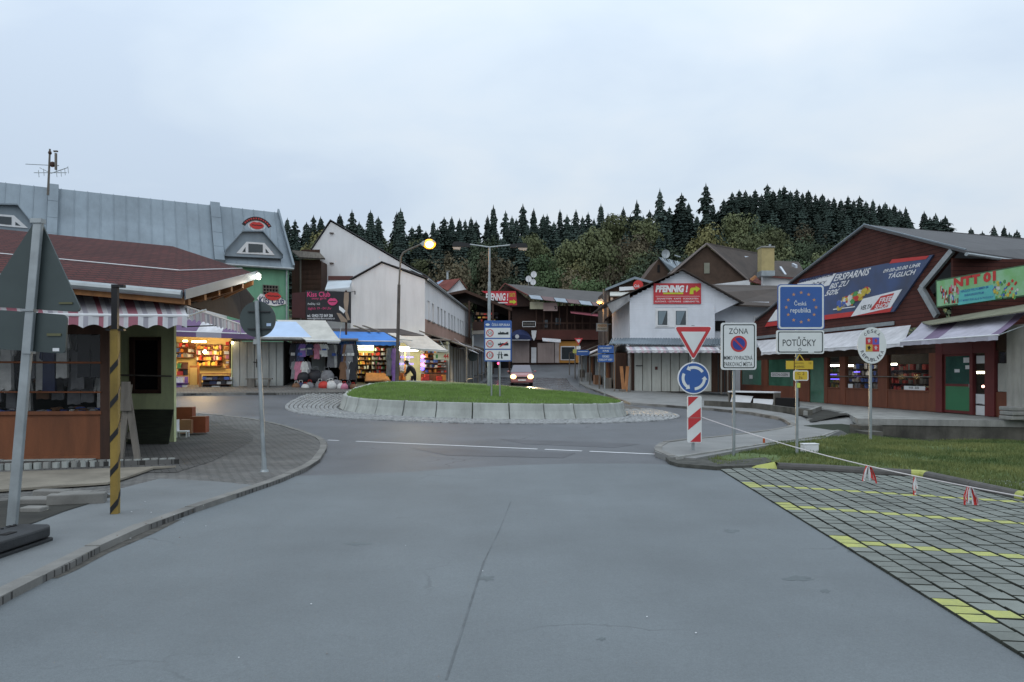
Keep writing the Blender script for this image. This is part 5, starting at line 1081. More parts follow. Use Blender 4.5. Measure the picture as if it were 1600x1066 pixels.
pf = thing('red_shop_banner', 'red shop banner with white lettering and yellow arrow beside the dark pavilion roof', 'sign', fp.w(0, 0, 8))
b = B(fp); b.prism([fp.uz(*q) for q in ((752, 455), (806, 455), (808, 477), (792, 477))], -.06, 0); b.build('board', M('bright_red_board', (.46, .02, .035), .5, .08, 1), pf)
B(fp).ptext('PFENNIG !', 759, 458, 794, 470, .01, .03, .1).build('lettering', m_white, pf)
m_lime = M('lime_print', (.50, .55, .03), .5)
b = B(fp); b.prism([fp.uz(*q) for q in ((796, 470), (802, 470), (802, 468), (807, 472), (802, 475.5), (802, 473.5), (796, 473.5))], .0, .02); b.build('arrow', m_lime, pf); B(fp).ptext('ZIGARETTEN', 796, 458, 805, 464, .01).build('small_lettering', m_lime, pf)
b = B(fp); b.box(fp.U(778), 0, fp.Z(0, 474), fp.U(793), .015, fp.Z(0, 472.5)); b.build('white_line', m_white, pf)
B(fp).box(fp.U(795), -.3, 4, fp.U(796.5), -.1, fp.Z(0, 456)).build('post', m_dwood, pf); B(fp).box(fp.U(760), -.3, 4, fp.U(761.5), -.1, fp.Z(0, 456)).build('post', m_dwood, pf)
# satellite dishes
def dish(px, py, Y, r, label, mastpy, m_=None):
    t = thing('satellite_dish', label, 'satellite dish', P(px, mastpy, Y)); c = P(px, py, Y); b = B(); n = 14; F = SF(px, Y)
    rings = [(0, .0), (.5, .03), (1, .12)]; idx = []
    for q, d in rings: idx.append([b.p((c.x + r * q * math.cos(2 * math.pi * k / n), c.y - d * r * 1.2, c.z + r * 1.08 * q * math.sin(2 * math.pi * k / n))) for k in range(n)])
    for a, e_ in zip(idx, idx[1:]):
        for k in range(n): b.fi((a[k], a[(k+1) % n], e_[(k+1) % n], e_[k]))
    b.build('reflector', m_ or m_wframe, t, smooth=True); B().tube(c + Vector((0, .05, 0)), P(px, mastpy, Y + .05), .03, n=6).build('mast', m_alu, t); B().tube(c + Vector((0, 0, -r)), c + Vector((0, -r * 1.1, 0)), .018, n=5).build('feed_arm', m_alu, t)
dish(834, 429, 78, .32, 'topmost of the three white satellite dishes on the market hall ridge', 446); dish(826, 436, 78, .32, 'leftmost of the three white satellite dishes on the market hall ridge', 446); dish(833, 441, 78, .30, 'lowest of the three white satellite dishes on the market hall ridge', 448)
dish(1040, 397, 74, .42, 'grey satellite dish on the striped metal roof', 409, m_alu)
# dark pavilion left
Yp = 66; fpv = SF(730, Yp); pv = thing('dark_pavilion', 'dark open timber pavilion with low gable roof behind the white warehouse', 'building', P(745, 575, Yp))
pq = lambda x, y, v=0: (fpv.U(x, v), v, fpv.Z(x, y, v))
b = B(fpv); b.slab([pq(700, 458), pq(727, 452.5), pq(800, 482), pq(800, 486), pq(727, 457), pq(700, 462)], (0, -9, 0)); b.build('roof', m_dwood, pv)
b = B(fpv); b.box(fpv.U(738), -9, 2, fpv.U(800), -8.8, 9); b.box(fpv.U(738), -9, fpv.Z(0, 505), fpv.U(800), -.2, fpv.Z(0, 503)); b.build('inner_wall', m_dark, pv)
for x in (733, 770, 796): B(fpv).box(fpv.U(x) - .08, -.25, 1.2, fpv.U(x) + .08, -.1, fpv.Z(x, 484 if x > 790 else 470)).build('post', m_dwood, pv)
B(fpv).box(fpv.U(738), -.3, fpv.Z(0, 517), fpv.U(800), -.1, fpv.Z(0, 503)).build('parapet', m_far, pv)
b = B(fpv); b.slab([pq(738, 517, 0), pq(800, 514, 0), pq(800, 520, 1.2), pq(738, 522, 1.2)], (0, 0, -.05)); b.build('lower_roof', m_gwood, pv)
B(fpv).box(fpv.U(738), -.4, 1.2, fpv.U(757), -.2, fpv.Z(0, 517)).build('pale_panels', M('pale_blue_panel', (.40, .46, .52), .7, .1, 2), pv)
goods_rack(fpv, fpv.U(741), fpv.U(778), -.3, fpv.Z(0, 503) + .02, fpv.Z(0, 487), 3, (7, 1, 9, 2, 7, 0), 'rows of small brown and black souvenirs on the dark pavilion upper floor', sz=(.1, .3), board=m_dark, fill=.6)
# red roofed house
Yr = 84; fr_ = SF(700, Yr); rh = thing('red_roofed_house', 'small house with red tiled roof and white gable below the forest edge', 'house', P(705, 520, Yr)); pr_ = lambda x, y, v=0: (fr_.U(x, v), v, fr_.Z(x, y, v))
b = B(fr_); b.slab([pr_(699, 462), pr_(699, 455), pr_(718, 438), pr_(728, 452), pr_(728, 462)], (0, -6, 0)); b.build('wall', m_rend, rh)
b = B(fr_); b.slab([pr_(683, 440, -1), pr_(719, 436, .3), pr_(700, 455, .3), pr_(684, 447, -.4)], (0, .1, .05)); b.slab([pr_(719, 436, .35), pr_(730, 452, .35), pr_(730, 452, -6), pr_(719, 436, -6)], (0, 0, .1)); b.build('roof', M('red_tiles', (.20, .062, .05), .8, .2, 1.5), rh)
b = B(fr_); b.slab([pr_(682, 442, .5), pr_(690, 438, .5), pr_(693, 438.5, .5), pr_(685, 444.5, .5)], (0, -.1, .02)); b.build('skylight', m_clb, rh)
B(fr_).box(*pr_(698, 437, -1.5), *pr_(700.5, 425, -1.2)).build('flue', m_alu, rh); B(fr_).box(*pr_(697, 424.5, -1.5), *pr_(702.5, 423.5, -1.0)).build('flue_cap', m_wframe, rh)
# ---------------- right side of the street ----------------
F1 = SF(985, 45.5, 0); q1 = lambda x, y, v=0: (F1.U(x, v), v, F1.Z(x, y, v)); zg = F1.Z(1050, 613)
h1 = thing('white_boarded_house', 'white horizontally boarded gable house with red shop banner over closed doors', 'house', F1.w(2.5, 0, zg))
m_board = M('white_boards', (.66, .69, .74), .7, .06, 1.5, fine=.03, stain=.08)
gable = [F1.uz(*q) for q in ((984, 548), (984, 466), (1067, 423), (1146, 468), (1117, 468), (1117, 548))]
B(F1).prism(gable, -8, -.05).build('wall', m_board, h1)
zl, zh = F1.Z(0, 536), F1.Z(0, 424); nbd = 30
def gx(z):   # left and right extents of the gable at height z
    py = HOR - (z - CH) * FPX / 45.5
    l = 984 if py > 466 else 984 + (466 - py) / (466 - 423) * 83; r = 1117 if py > 468 else 1146 - (468 - py) / (468 - 423) * 79
    return F1.U(l), F1.U(r)
wx0, wx1, wz0, wz1 = F1.U(1024), F1.U(1075), F1.Z(0, 512), F1.Z(0, 482)
b = B(F1)
for k in range(nbd):
    z0 = zl + (zh - zl) * k / nbd; z1 = zl + (zh - zl) * (k + .96) / nbd; l, r = gx((z0 + z1) / 2)
    segs = [(l, r)] if z1 < wz0 or z0 > wz1 else [(l, wx0), (wx1, r)]
    for a, c in segs:
        if c > a: b.slab([(a, -.05, z0), (c, -.05, z0), (c, -.05, z1), (a, -.05, z1)], (0, .035, 0)); 
b.build('weatherboards', m_board, h1, kind='stuff')
B(F1).box(wx0, -.06, wz0, wx1, .02, wz1).build('window_surround', m_wframe, h1)
for a, c in ((1026, 1044), (1054, 1073)):
    w_ = B(F1).box(F1.U(a), .02, F1.Z(0, 510), F1.U(c), .06, F1.Z(0, 484)).build('window', m_wframe, h1)
    B(F1).box(F1.U(a + 1.6), .065, F1.Z(0, 508), F1.U(c - 1.6), .07, F1.Z(0, 486)).build('pane', m_pane, w_)
    B(F1).slab([(F1.U(a + 2.5), .075, F1.Z(0, 507.5)), (F1.U(a + 8), .075, F1.Z(0, 507.5)), (F1.U(c - 3), .075, F1.Z(0, 486.5)), (F1.U(a + 2.5), .075, F1.Z(0, 486.5))], (0, .002, 0)).build('net_curtain', M('net_curtain', (.17, .22, .25), .6, .1, 3), w_)
for pts in (((1067, 421), (946, 475)), ((1067, 421), (1163, 474))):
    b = B(F1); a, c = q1(*pts[0], .45), q1(*pts[1], .45); b.slab([a, c, (c[0], -8, c[2]), (a[0], -8, a[2])], (0, 0, .06)); b.build('roof', M('dark_brown_roof', (.062, .048, .040), .85, .3, 1, fine=.1), h1)
# soffit piece right
B(F1).slab([q1(1117, 465, .0), q1(1160, 470, .0), q1(1117, 490, -.1)], (0, -1.5, 0)).build('eave_return', m_board, h1)
# side wall toward the street
F1s = Fr(F1.w(F1.U(984.5), -.05, 0).xy, (X(956, 58), 58))
if F1s.v.x > 0: F1s.v = -F1s.v
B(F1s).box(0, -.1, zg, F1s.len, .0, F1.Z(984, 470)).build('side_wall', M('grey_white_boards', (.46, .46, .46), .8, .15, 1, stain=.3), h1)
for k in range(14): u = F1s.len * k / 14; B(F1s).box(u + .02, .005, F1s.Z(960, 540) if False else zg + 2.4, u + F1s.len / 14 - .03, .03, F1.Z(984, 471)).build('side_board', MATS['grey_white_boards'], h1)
for a, c in ((962, 966), (969, 973)): B(F1s).box(F1s.U(c), .04, F1s.Z(a, 528), F1s.U(a), .08, F1s.Z(a, 502)).build('side_window', m_pane, h1)
b = B(F1); b.slab([q1(948, 475, .3), q1(984, 460, .3), q1(984, 470, .1), q1(957, 490, .1)], (0, -.1, 0)); b.build('eave_soffit', MATS['grey_white_boards'], h1)
b = B(F1); b.path([Vector(F1.w(*q1(966, 474, .3))), Vector(F1.w(*q1(970, 480, .2))), Vector(F1.w(*q1(981, 486, .1))), Vector(F1.w(*q1(982, 540, .1)))], .05, 6); b.F = None; b.build('downpipe', m_alu, h1)
# lean-to porch
b = B(F1); b.slab([q1(952, 537, 1.2), q1(1150, 541, 1.2), q1(1146, 531, 0), q1(975, 529, 0)], (0, 0, .04)); b.build('porch_roof', m_zinc, h1)
nco = 46; b = B(F1)
for k in range(nco): u0 = F1.U(952, 1.22) + (F1.U(1150, 1.22) - F1.U(952, 1.22)) * k / nco; b.tube((u0, 1.25, F1.Z(1000, 538.5, 1.2)), (u0 + .35, .1, F1.Z(1000, 529, 0)), .05, n=5)
b.build('corrugations', m_zinc, h1, kind='stuff')
awning(F1, F1.U(981, 1.9), F1.U(1126, 1.9), 1.0, F1.Z(1000, 541, 1.0), 1.9, F1.Z(1000, 547.5, 1.9), [m_cw, m_cp, m_cg, m_cw], [0, 1, 2, 0, 3, 1], sw=.16, val=.17, parent=h1, scal=.04)
xs = [990, 1003, 1017, 1032, 1046, 1060, 1074, 1092, 1110]
for a, c in zip(xs, xs[1:]): B(F1).box(F1.U(a) + .02, .2, zg + .06, F1.U(c) - .02, .26 + ru(0, .02), F1.Z(0, 551)).build('door_panel', M('white_door_boards', (.50, .52, .48), .75, .08, 1, stain=.3), h1)
B(F1).box(F1.U(986), -.1, zg, F1.U(1145), .18, F1.Z(0, 545)).build('ground_floor_wall', m_dwood, h1)
b = B(F1); b.box(F1.U(992), .29, F1.Z(0, 572.5), F1.U(1003), .32, F1.Z(0, 571)); b.build('latch_bar', m_rubber, h1); B(F1).box(F1.U(1022), .29, F1.Z(0, 578), F1.U(1026), .31, F1.Z(0, 573)).build('small_plate', MATS['dull_red_board'], h1)
for x in (960, 985, 1127, 1137): B(F1).tube(q1(x, 612, 1.1)[:2] + (zg - .1,), q1(x, 542, 1.1), .05, n=6).build('post', m_gwood, h1)
b = B(F1); b.box(F1.U(1118), .1, zg, F1.U(1145), .15, F1.Z(0, 590)); b.build('grey_hoarding', m_gwood, h1)
for k in range(5): B(F1).box(F1.U(1120 + k * 5), .16, zg, F1.U(1122 + k * 5), .2, F1.Z(0, 555)).build('fence_bar', m_rubber, h1)
# recess and adjoining wall to the right
B(F1).box(F1.U(1117), -1.6, zg, F1.U(1215), -1.5, F1.Z(0, 468)).build('set_back_wall', m_board, h1); B(F1).box(F1.U(1118, -1.4), -1.5, F1.Z(0, 515), F1.U(1133, -1.4), -1.4, F1.Z(0, 499)).build('dark_opening', m_dark, h1)
b = B(F1); b.slab([q1(1112, 444.5, -7), q1(1245, 447, -7), q1(1245, 480, -.6), q1(1150, 476, -.6), q1(1122, 455, -2)], (0, 0, -.1)); b.build('side_roof', MATS['dark_brown_roof'], h1)
B(F1).box(F1.U(1178, -1.4), -1.49, F1.Z(0, 506), F1.U(1192, -1.4), -1.42, F1.Z(0, 491)).build('white_notice', m_wframe, h1)
for k in range(4): B(F1).box(F1.U(1180, -1.4), -1.415, F1.Z(0, 495 + k * 3), F1.U(1190, -1.4), -1.41, F1.Z(0, 494 + k * 3)).build('notice_line', m_rubber, h1)
# banner on the gable
pb = thing('shop_banner', 'red shop banner with white lettering and yellow turn arrow on the white gable', 'sign', F1.w(F1.U(1058, .06), .06, F1.Z(0, 475)))
B(F1).box(F1.U(1021), -.01, F1.Z(0, 475), F1.U(1095), .06, F1.Z(0, 443)).build('board', M('banner_red', (.50, .035, .045), .5, .06, 1), pb)
B(F1).ptext('PFENNIG !', 1024, 445.5, 1075, 457, .07, .06, .18).build('lettering', m_white, pb)
B(F1).ptext('ZIGARETTEN · KAFFE · SÜßIGKEITEN', 1026, 465, 1091, 468, .07, .01).build('small_lettering', m_white, pb); B(F1).ptext('ALKOHOL · GETRÄNKE · LEBENSMITTEL', 1023, 469.5, 1093, 472.5, .07, .01).build('small_lettering', m_white, pb)
b = B(F1); b.box(F1.U(1036), .06, F1.Z(0, 460), F1.U(1067), .075, F1.Z(0, 457.3)); b.build('yellow_bar', m_lime, pb); b = B(F1); b.box(F1.U(1024), .06, F1.Z(0, 463.4), F1.U(1093), .07, F1.Z(0, 463)); b.build('rule_line', m_white, pb)
b = B(F1); b.prism([F1.uz(*q) for q in ((1077, 460), (1083, 460), (1083, 454), (1087, 454), (1087, 457), (1094, 451.5), (1086, 447), (1087, 449.5), (1080, 450), (1078, 452))], .06, .08); b.build('arrow', m_lime, pb)
# brown gable house behind
Yb = 66; F2 = SF(1100, Yb, 0); q2 = lambda x, y, v=0: (F2.U(x, v), v, F2.Z(x, y, v))
h2 = thing('brown_gable_house', 'dark brown gabled house with skylights behind the white boarded house', 'house', F2.w(0, 0, 2))
m_bs = M('brown_shingle_wall', (.075, .048, .034), .9, .3, 1.5, fine=.15, bump=.3, bscale=20)
b = B(F2); b.prism([F2.uz(*q) for q in ((1050, 560), (1050, 430), (1104, 384), (1168, 436), (1168, 560))], -7, 0); b.build('wall', m_bs, h2)
B(F2).box(F2.U(1100), 0, F2.Z(0, 427.5), F2.U(1108.5), .06, F2.Z(0, 411)).build('window', M('grey_green_shutter', (.22, .22, .17), .7), h2)
b = B(F2); b.slab([q2(1104, 381.5, .3), q2(1047, 430, .3), q2(1043, 430, -6), q2(1104, 381.5, -6)], (0, 0, .14)); b.build('left_roof', MATS['dark_brown_roof'], h2)
b = B(F2); b.slab([q2(1104, 381.5, .3), q2(1169, 438, .3), q2(1212, 432, -8), q2(1200, 400, -8)], (0, 0, .14)); b.build('right_roof', MATS['dark_brown_roof'], h2)
b = B(F2); b.tube(q2(1104, 381, .35), q2(1169, 437.5, .35), .08, n=5); b.tube(q2(1104, 381, .35), q2(1047, 430, .35), .08, n=5); b.build('bargeboard', M('pale_brown_trim', (.20, .165, .15), .7), h2)
rpt2 = lambda s_, t: tuple(Vector(q2(1104, 381.5, .3)).lerp(Vector(q2(1169, 438, .3)), t).lerp(Vector(q2(1200, 400, -8)).lerp(Vector(q2(1212, 432, -8)), t), s_) + Vector((0, 0, .17)))
for s0, s1_, t0, t1 in ((.47, .60, .30, .58), (.42, .54, .66, .78)): B(F2).slab([rpt2(s0, t0), rpt2(s1_, t0), rpt2(s1_, t1), rpt2(s0, t1)], (0, 0, .06)).build('skylight', M('skylight_glass', (.45, .5, .56), .15, .1, 1, spec=.9), h2)
b = B(F2); b.slab([q2(1112, 445, .4), q2(1172, 437.5, .4), q2(1172, 446, .4)], (0, -.2, 0)); b.build('white_eave_board', m_wframe, h2)
ch1 = thing('brick_chimney', 'tall yellowish chimney with metal flashing on the roof behind the white house', 'chimney', P(1200, 430, 60)); Y6 = 60
b = B(); b.box(X(1190, Y6), Y6, P(0, 424, Y6).z, X(1210, Y6), Y6 + 1.0, P(0, 387, Y6).z); b.build('shaft', M('yellow_render', (.42, .34, .16), .85, .12, 2, stain=.2), ch1)
B().box(X(1189.3, Y6), Y6 - .1, P(0, 387, Y6).z, X(1210.7, Y6), Y6 + 1.1, P(0, 384.8, Y6).z).build('cap', m_conc, ch1)
B().box(X(1189.5, Y6), Y6 - .05, P(0, 431, Y6).z, X(1210.5, Y6), Y6 + 1.05, P(0, 423, Y6).z).build('flashing', m_alu, ch1); B().tube(P(1203, 385, Y6 + .4), P(1203, 382, Y6 + .4), .1, n=8).build('flue', m_alu, ch1)
h3 = thing('dark_roofed_house', 'low dark roofed house with white wall and skylights right of the chimney', 'house', P(1220, 460, 61))
b = B(); b.slab([P(1192, 432, 61), P(1245, 434, 61), P(1245, 460, 61), P(1192, 460, 61)], (0, .4, 0)); b.build('wall', m_rend2, h3)
b = B(); b.slab([P(1188, 431, 60.8), P(1262, 437, 60.8), P(1248, 411, 66), P(1212, 409, 66)], (0, 0, .1)); b.build('roof', MATS['dark_brown_roof'], h3)
b = B(); b.slab([P(1190, 432, 60.7), P(1248, 437, 60.7), P(1248, 435, 60.7), P(1190, 430, 60.7)], (0, .1, 0)); b.build('red_verge', MATS['red_brown_trim'], h3)
for (a, y0, c, y1) in ((1218, 421, 1226, 433), (1237, 416, 1243, 419)): b = B(); b.slab([P(a, y0, 63), P(a + 3, y0, 63), P(c + 3, y1, 61.4), P(c, y1, 61.4)], (0, 0, .25)); b.build('skylight', MATS['skylight_glass'], h3)
for k, (x, y) in enumerate(((1173, 438), (1179, 436), (1184, 440))): pass
rub = thing('tiled_lean_to', 'broken brown tiled lean-to with orange tiles between house and chimney', 'roof', P(1180, 445, 62)); B().slab([P(1170, 440, 61.6), P(1180, 433, 62.6), P(1190, 441, 62.6), P(1192, 446, 61.6)], (0, 0, .08)).build('tiles', MATS['red_tiles'], rub); B().slab([P(1172, 437, 61.5), P(1180, 431, 61.9), P(1183, 433, 61.9), P(1176, 439, 61.5)], (0, .1, .06)).build('timber', m_owood, rub)
# striped metal roof house
Y7 = 74; h4 = thing('metal_roofed_house', 'brown house with ribbed grey metal roof and dark window', 'house', P(1030, 470, Y7))
B().slab([P(1006, 470, Y7), P(1006, 436, Y7), P(1030, 404, Y7), P(1050, 432, Y7), P(1050, 470, Y7)], (0, 5, 0)).build('wall', m_bs, h4)
q = [P(1028, 401.5, Y7 - .3), P(1070, 411, Y7 + 2), P(1070, 428, Y7 - .3), P(1048, 425.5, Y7 - .3)]
B().slab(q, (0, 0, -.08)).build('roof', m_zinc, h4)
for k in range(8): a, c = q[0].lerp(q[1], k / 7), q[3].lerp(q[2], k / 7); B().tube(a, c, .07, n=5).build('roof_rib', m_alu if k % 2 else m_rubber, h4)
B().box(X(1027, Y7), Y7 - .05, P(0, 426, Y7).z, X(1031, Y7), Y7 - .02, P(0, 414, Y7).z).build('window', m_dark, h4)
B().tube(P(1054, 399, Y7 + 1), P(1063, 402, Y7 + 1), .06, n=5).build('roof_pipe', m_alu, h4)
# building with round red signs
Y8 = 56; F8 = SF(980, Y8); q8 = lambda x, y, v=0: (F8.U(x, v), v, F8.Z(x, y, v)); h5 = thing('grey_gable_stall_house', 'grey trimmed gabled building with round red adverts left behind the white house', 'building', F8.w(0, 0, 1))
b = B(F8); b.prism([F8.uz(*q) for q in ((949, 600), (949, 452), (992, 437.5), (1030, 447), (1030, 600))], -6, 0); b.build('wall', m_bs, h5)
for (a, c) in (((946, 454.5), (992, 436)), ((992, 436), (1034, 447.5))): b = B(F8); b.slab([q8(*a, .5), q8(*c, .5), q8(*c, -6), q8(*a, -6)], (0, 0, .18)); b.build('roof', m_zinc, h5)
b = B(F8); b.prism([F8.uz(*q) for q in ((966, 450), (988, 449), (990, 454), (966, 456))], .52, .56); b.m = 1; b.disc(F8.uz(995, 447), .38, .57, .6, 18); b.build('advert', [m_wframe, m_red], h5); B(F8).ptext('Cola', 991, 444.5, 999, 449, .61, .01, .2).build('lettering', m_white, h5)
b = B(F8); b.slab([q8(953, 457, .3), q8(984, 457, .3), q8(978, 463, 1.6), q8(953, 463, 1.6)], (0, 0, .05)); b.build('cream_awning', m_cbei, h5)
B(F8).box(*q8(954, 477, .02), *q8(958, 465, .06)).build('white_post_panel', m_wframe, h5)
B(F8).box(*q8(948, 600, .1), *q8(951, 454, .25)).build('corner_post', m_gwood, h5)
B(F8).slab([q8(945, 500, 1.5), q8(965, 484, 1.0), q8(965, 487, -.5), q8(945, 503, -.5)], (0, 0, .06)).build('dark_canopy', m_far, h5)
# lit small street lamp
s3_ = thing('small_street_lamp', 'small lit orange lamp at the corner of the far right buildings', 'street lamp', P(943, 600, 55)); B().tube((X(943, 55), 55, .8), P(943, 452, 55), .06, n=8).build('pole', m_gwood, s3_)
B().slab([P(932, 470, 54.8), P(940, 467, 54.8), P(943, 469, 54.8), P(942, 473, 54.8), P(932, 472, 54.8)], (0, .3, 0)).build('lamp_head', m_alu, s3_); B().blob(P(937, 472.5, 54.9), (.2, .15, .11), 10).build('lit_globe', M('small_sodium', (1, .5, .1), .5, 0, 1, emit=3, ecol=(1, .5, .12)), s3_)
lamp('small_lamp_light', P(937, 477, 54.7), 90, (1, .5, .15), .15)
yb = thing('projecting_sign', 'small cream projecting sign with brown lettering on the left of the white house', 'sign', P(941, 517, 52)); B().box(X(932, 52), 52, P(0, 517.5, 52).z, X(949.5, 52), 52.15, P(0, 505, 52).z).build('box', m_alu, yb)
B().box(X(933, 51.98), 51.97, P(0, 516.5, 52).z, X(948.5, 51.98), 51.99, P(0, 506, 52).z).build('face', M('cream_face', (.52, .47, .38), .6), yb); b = B(SF(941, 51.96)); b.ptext('PENSION', 934, 507, 948, 511, .0, .03).build('lettering', M('ochre_print', (.4, .2, .08), .6), yb); B(SF(941, 51.96)).ptext('RESTAURANT', 934, 512.5, 948, 515.5, .0, .02).build('small_lettering', m_rubber, yb)
B().tube(P(949, 507, 52.1), P(955, 506, 52.1), .03, n=5).build('bracket', m_alu, yb)
# small stalls right side of the street
F9 = Fr((X(960, 46.6), 46.6), (X(906, 66), 66))
if F9.v.x > 0: F9.v = -F9.v
cols = [m_dwood, m_panel, m_gwood, m_dwood]; rf = [m_gwood, m_cw, m_corr, m_far]
for k in range(4):
    a, c = F9.len * k / 4 + .05, F9.len * (k + 1) / 4 - .1; z_ = G(*F9.w(a, 0, 0).xy) + .1
    t = thing('street_stall', '%s small timber stall up the street from the blue place name signs' % ORD(k), 'stall', F9.w(a, 0, z_), 'small stalls on the right side of the street')
    B(F9).box(a, -.8, z_, c, -.1, z_ + 2.3).build('wall', cols[k], t)
    for j in range(6): u = a + (c - a) * (j + .1) / 6; B(F9).box(u, -.1, z_ + .05, u + (c - a) / 7.5, -.04, z_ + 2.2).build('wall_board', [m_owood, m_gwood, m_dwood, m_bwood][(j + k) % 4] if k in (0, 2) else m_panel, t)
    B(F9).slab([(a - .2, 1.1, z_ + 2.1), (c, 1.0, z_ + 2.15), (c, -.9, z_ + 2.9), (a, -.9, z_ + 3.0)], (0, 0, .06)).build('canopy', rf[k], t)
    for u in (a, c): B(F9).tube((u, .95, z_ - .1), (u, .95, z_ + 2.15), .045, n=6).build('post', m_gwood, t)
    B(F9).box(a + .5, .1, z_, a + 1.6, .5, z_ + .7).build('crate', [m_gwood, m_card, m_conc, m_gwood][k], t)
pal = thing('pallet_stack', 'pile of grey planks and stone slabs at the left foot of the white house', 'planks', F1.w(F1.U(975, 1.5), 1.5, zg))
for k in range(3): B(F1).box(F1.U(966 + k, 1.6), 1.3, zg - .15 + k * .13, F1.U(983 - k * 3, 1.6), 1.9, zg - .05 + k * .13).build('slab', m_conc if k < 2 else m_gwood, pal)
for k, (a, c) in enumerate(((972, 968), (975, 978))): B(F1).slab([q1(a, 0, 1.2)[:2] + (zg,), (q1(a, 0, 1.2)[0] + .2, 1.2, zg), (q1(c, 0, .8)[0] + .2, .8, zg + 1.6), (q1(c, 0, .8)[0], .8, zg + 1.6)], (0, .04, 0)).build('plank', m_owood, pal)
# blue place signs, direction sign, far give way sign
def post_sign(name, label, px, Y, pyb, cat='road sign', r=.035, top=None, z0=None):
    x = X(px, Y); z0 = G(x, Y) if z0 is None else z0
    t = thing(name, label, cat, (x, Y, z0)); F = SF(px, Y)
    B(F).tube((0, -.06, z0 - .1), (0, -.06, F.Z(px, top)), r, n=10).build('pole', m_alu, t); return t, F
m_sb = M('sign_blue', (.025, .09, .30), .4, .06, 3, fine=.04, spec=.5); m_sw = M('sign_white', (.62, .645, .64), .4, .06, 3, spec=.5); m_sr = M('sign_red', (.46, .03, .035), .4, .08, 3, spec=.5); m_sblk = M('sign_black', (.012, .02, .022), .5, .1)
t, F = post_sign('place_name_sign', 'pair of blue place name signs on one pole by the roundabout right side', 945, 37.5, 612, top=540)
for k, (y0, y1, l1, l2) in enumerate(((540, 552, 'KARLOVARSKÝ', 'KRAJ'), (553.5, 566, 'OKRES', 'KARLOVY VARY'))):
    B(F).rrect(F.U(934), F.Z(0, y1), F.U(959), F.Z(0, y0), .05, 0, .02).build('plate', m_sb, t)
    B(F).ptext(l1, 937 if k == 0 else 941, y0 + 2, 956 if k == 0 else 952, y0 + 5.3, .023, .01).build('lettering', m_sw, t)
    b = B(F); b.ptext(l2, 942 if k == 0 else 936, y0 + 7, 951 if k == 0 else 957, y0 + 10.4, .023, .01); b.build('lettering', m_sw, t)
t, F = post_sign('far_give_way_sign', 'small distant give way sign with blue direction boards under it', 905, 50, 596, top=528)
def tri(b, F, cx_, top, bot, w, v0, v1): b.prism([F.uz(cx_ - w / 2, top), F.uz(cx_ + w / 2, top), F.uz(cx_, bot)], v0, v1)
b = B(F); tri(b, F, 904, 528.5, 539.5, 13.5, 0, .02); b.m = 1; tri(b, F, 904, 530.6, 536.2, 7.5, .022, .028); b.build('plate', [m_sr, m_sw], t)
B(F).prism([F.uz(*q) for q in ((901, 547), (919, 547), (922, 551), (919, 555.5), (901, 555.5))], 0, .03).build('direction_board', m_sb, t)
b = B(F); b.box(F.U(903), .031, F.Z(0, 550), F.U(918), .035, F.Z(0, 549)); b.build('direction_line', m_sw, t); B(F).box(F.U(900.5), 0, F.Z(0, 546), F.U(907), .02, F.Z(0, 541)).build('white_plate', m_sw, t); B(F).box(F.U(895), 0, F.Z(0, 552), F.U(901), .02, F.Z(0, 546)).build('orange_plate', m_yel, t)
# ---------------- car ----------------
Yk = 49.5; cx0, zc0 = X(815.5, Yk), G(X(815.5, Yk), Yk)
car = thing('car', 'small reddish car coming down the street with headlights on', 'car', (cx0, Yk, zc0))
m_car = M('car_paint_red', (.34, .14, .14), .3, .06, 2, spec=.6)
b = B(); secs = [(0, .62, .28, .58, .60), (.05, .76, .22, .70, .72), (.5, .80, .20, .80, .86), (1.05, .80, .20, .84, .92), (1.1, .80, .2, .84, .93), (3.2, .80, .2, .88, .95), (3.7, .76, .25, .86, .9)]
idx = []
for y, hw, zb2, zm, zt2 in secs: idx.append([b.p((cx0 + s_ * w, Yk + y, zc0 + z)) for s_, w, z in ((-1, hw * .96, zb2), (-1, hw, (zb2 + zm) / 2), (-1, hw * .97, zm), (-1, hw * .86, zt2), (1, hw * .86, zt2), (1, hw * .97, zm), (1, hw, (zb2 + zm) / 2), (1, hw * .96, zb2))])
for a, c in zip(idx, idx[1:]):
    for k in range(8): b.fi((a[k], a[(k+1) % 8], c[(k+1) % 8], c[k]))
b.fi(idx[0][::-1]); b.fi(idx[-1]); b.build('body', m_car, car, smooth=False, bevel=.03)
b = B(); cab = [(1.0, .70, .92, .70, .93), (1.65, .58, .93, .56, 1.42), (2.9, .58, .93, .56, 1.44), (3.6, .66, .93, .6, 1.0)]; idx = []
for y, hb_, z0_, ht, z1_ in cab: idx.append([b.p((cx0 - hb_ - .06, Yk + y, zc0 + .90)), b.p((cx0 - ht, Yk + y, zc0 + z1_)), b.p((cx0 + ht, Yk + y, zc0 + z1_)), b.p((cx0 + hb_ + .06, Yk + y, zc0 + .90))])
for i, (a, c) in enumerate(zip(idx, idx[1:])):
    for k in range(3): b.m = 0 if (i == 1 and k == 1) else 1; b.fi((a[k], a[k+1], c[k+1], c[k]))
b.build('cabin', [m_car, M('windscreen', (.12, .11, .14), .1, .1, 1, spec=.9)], car)
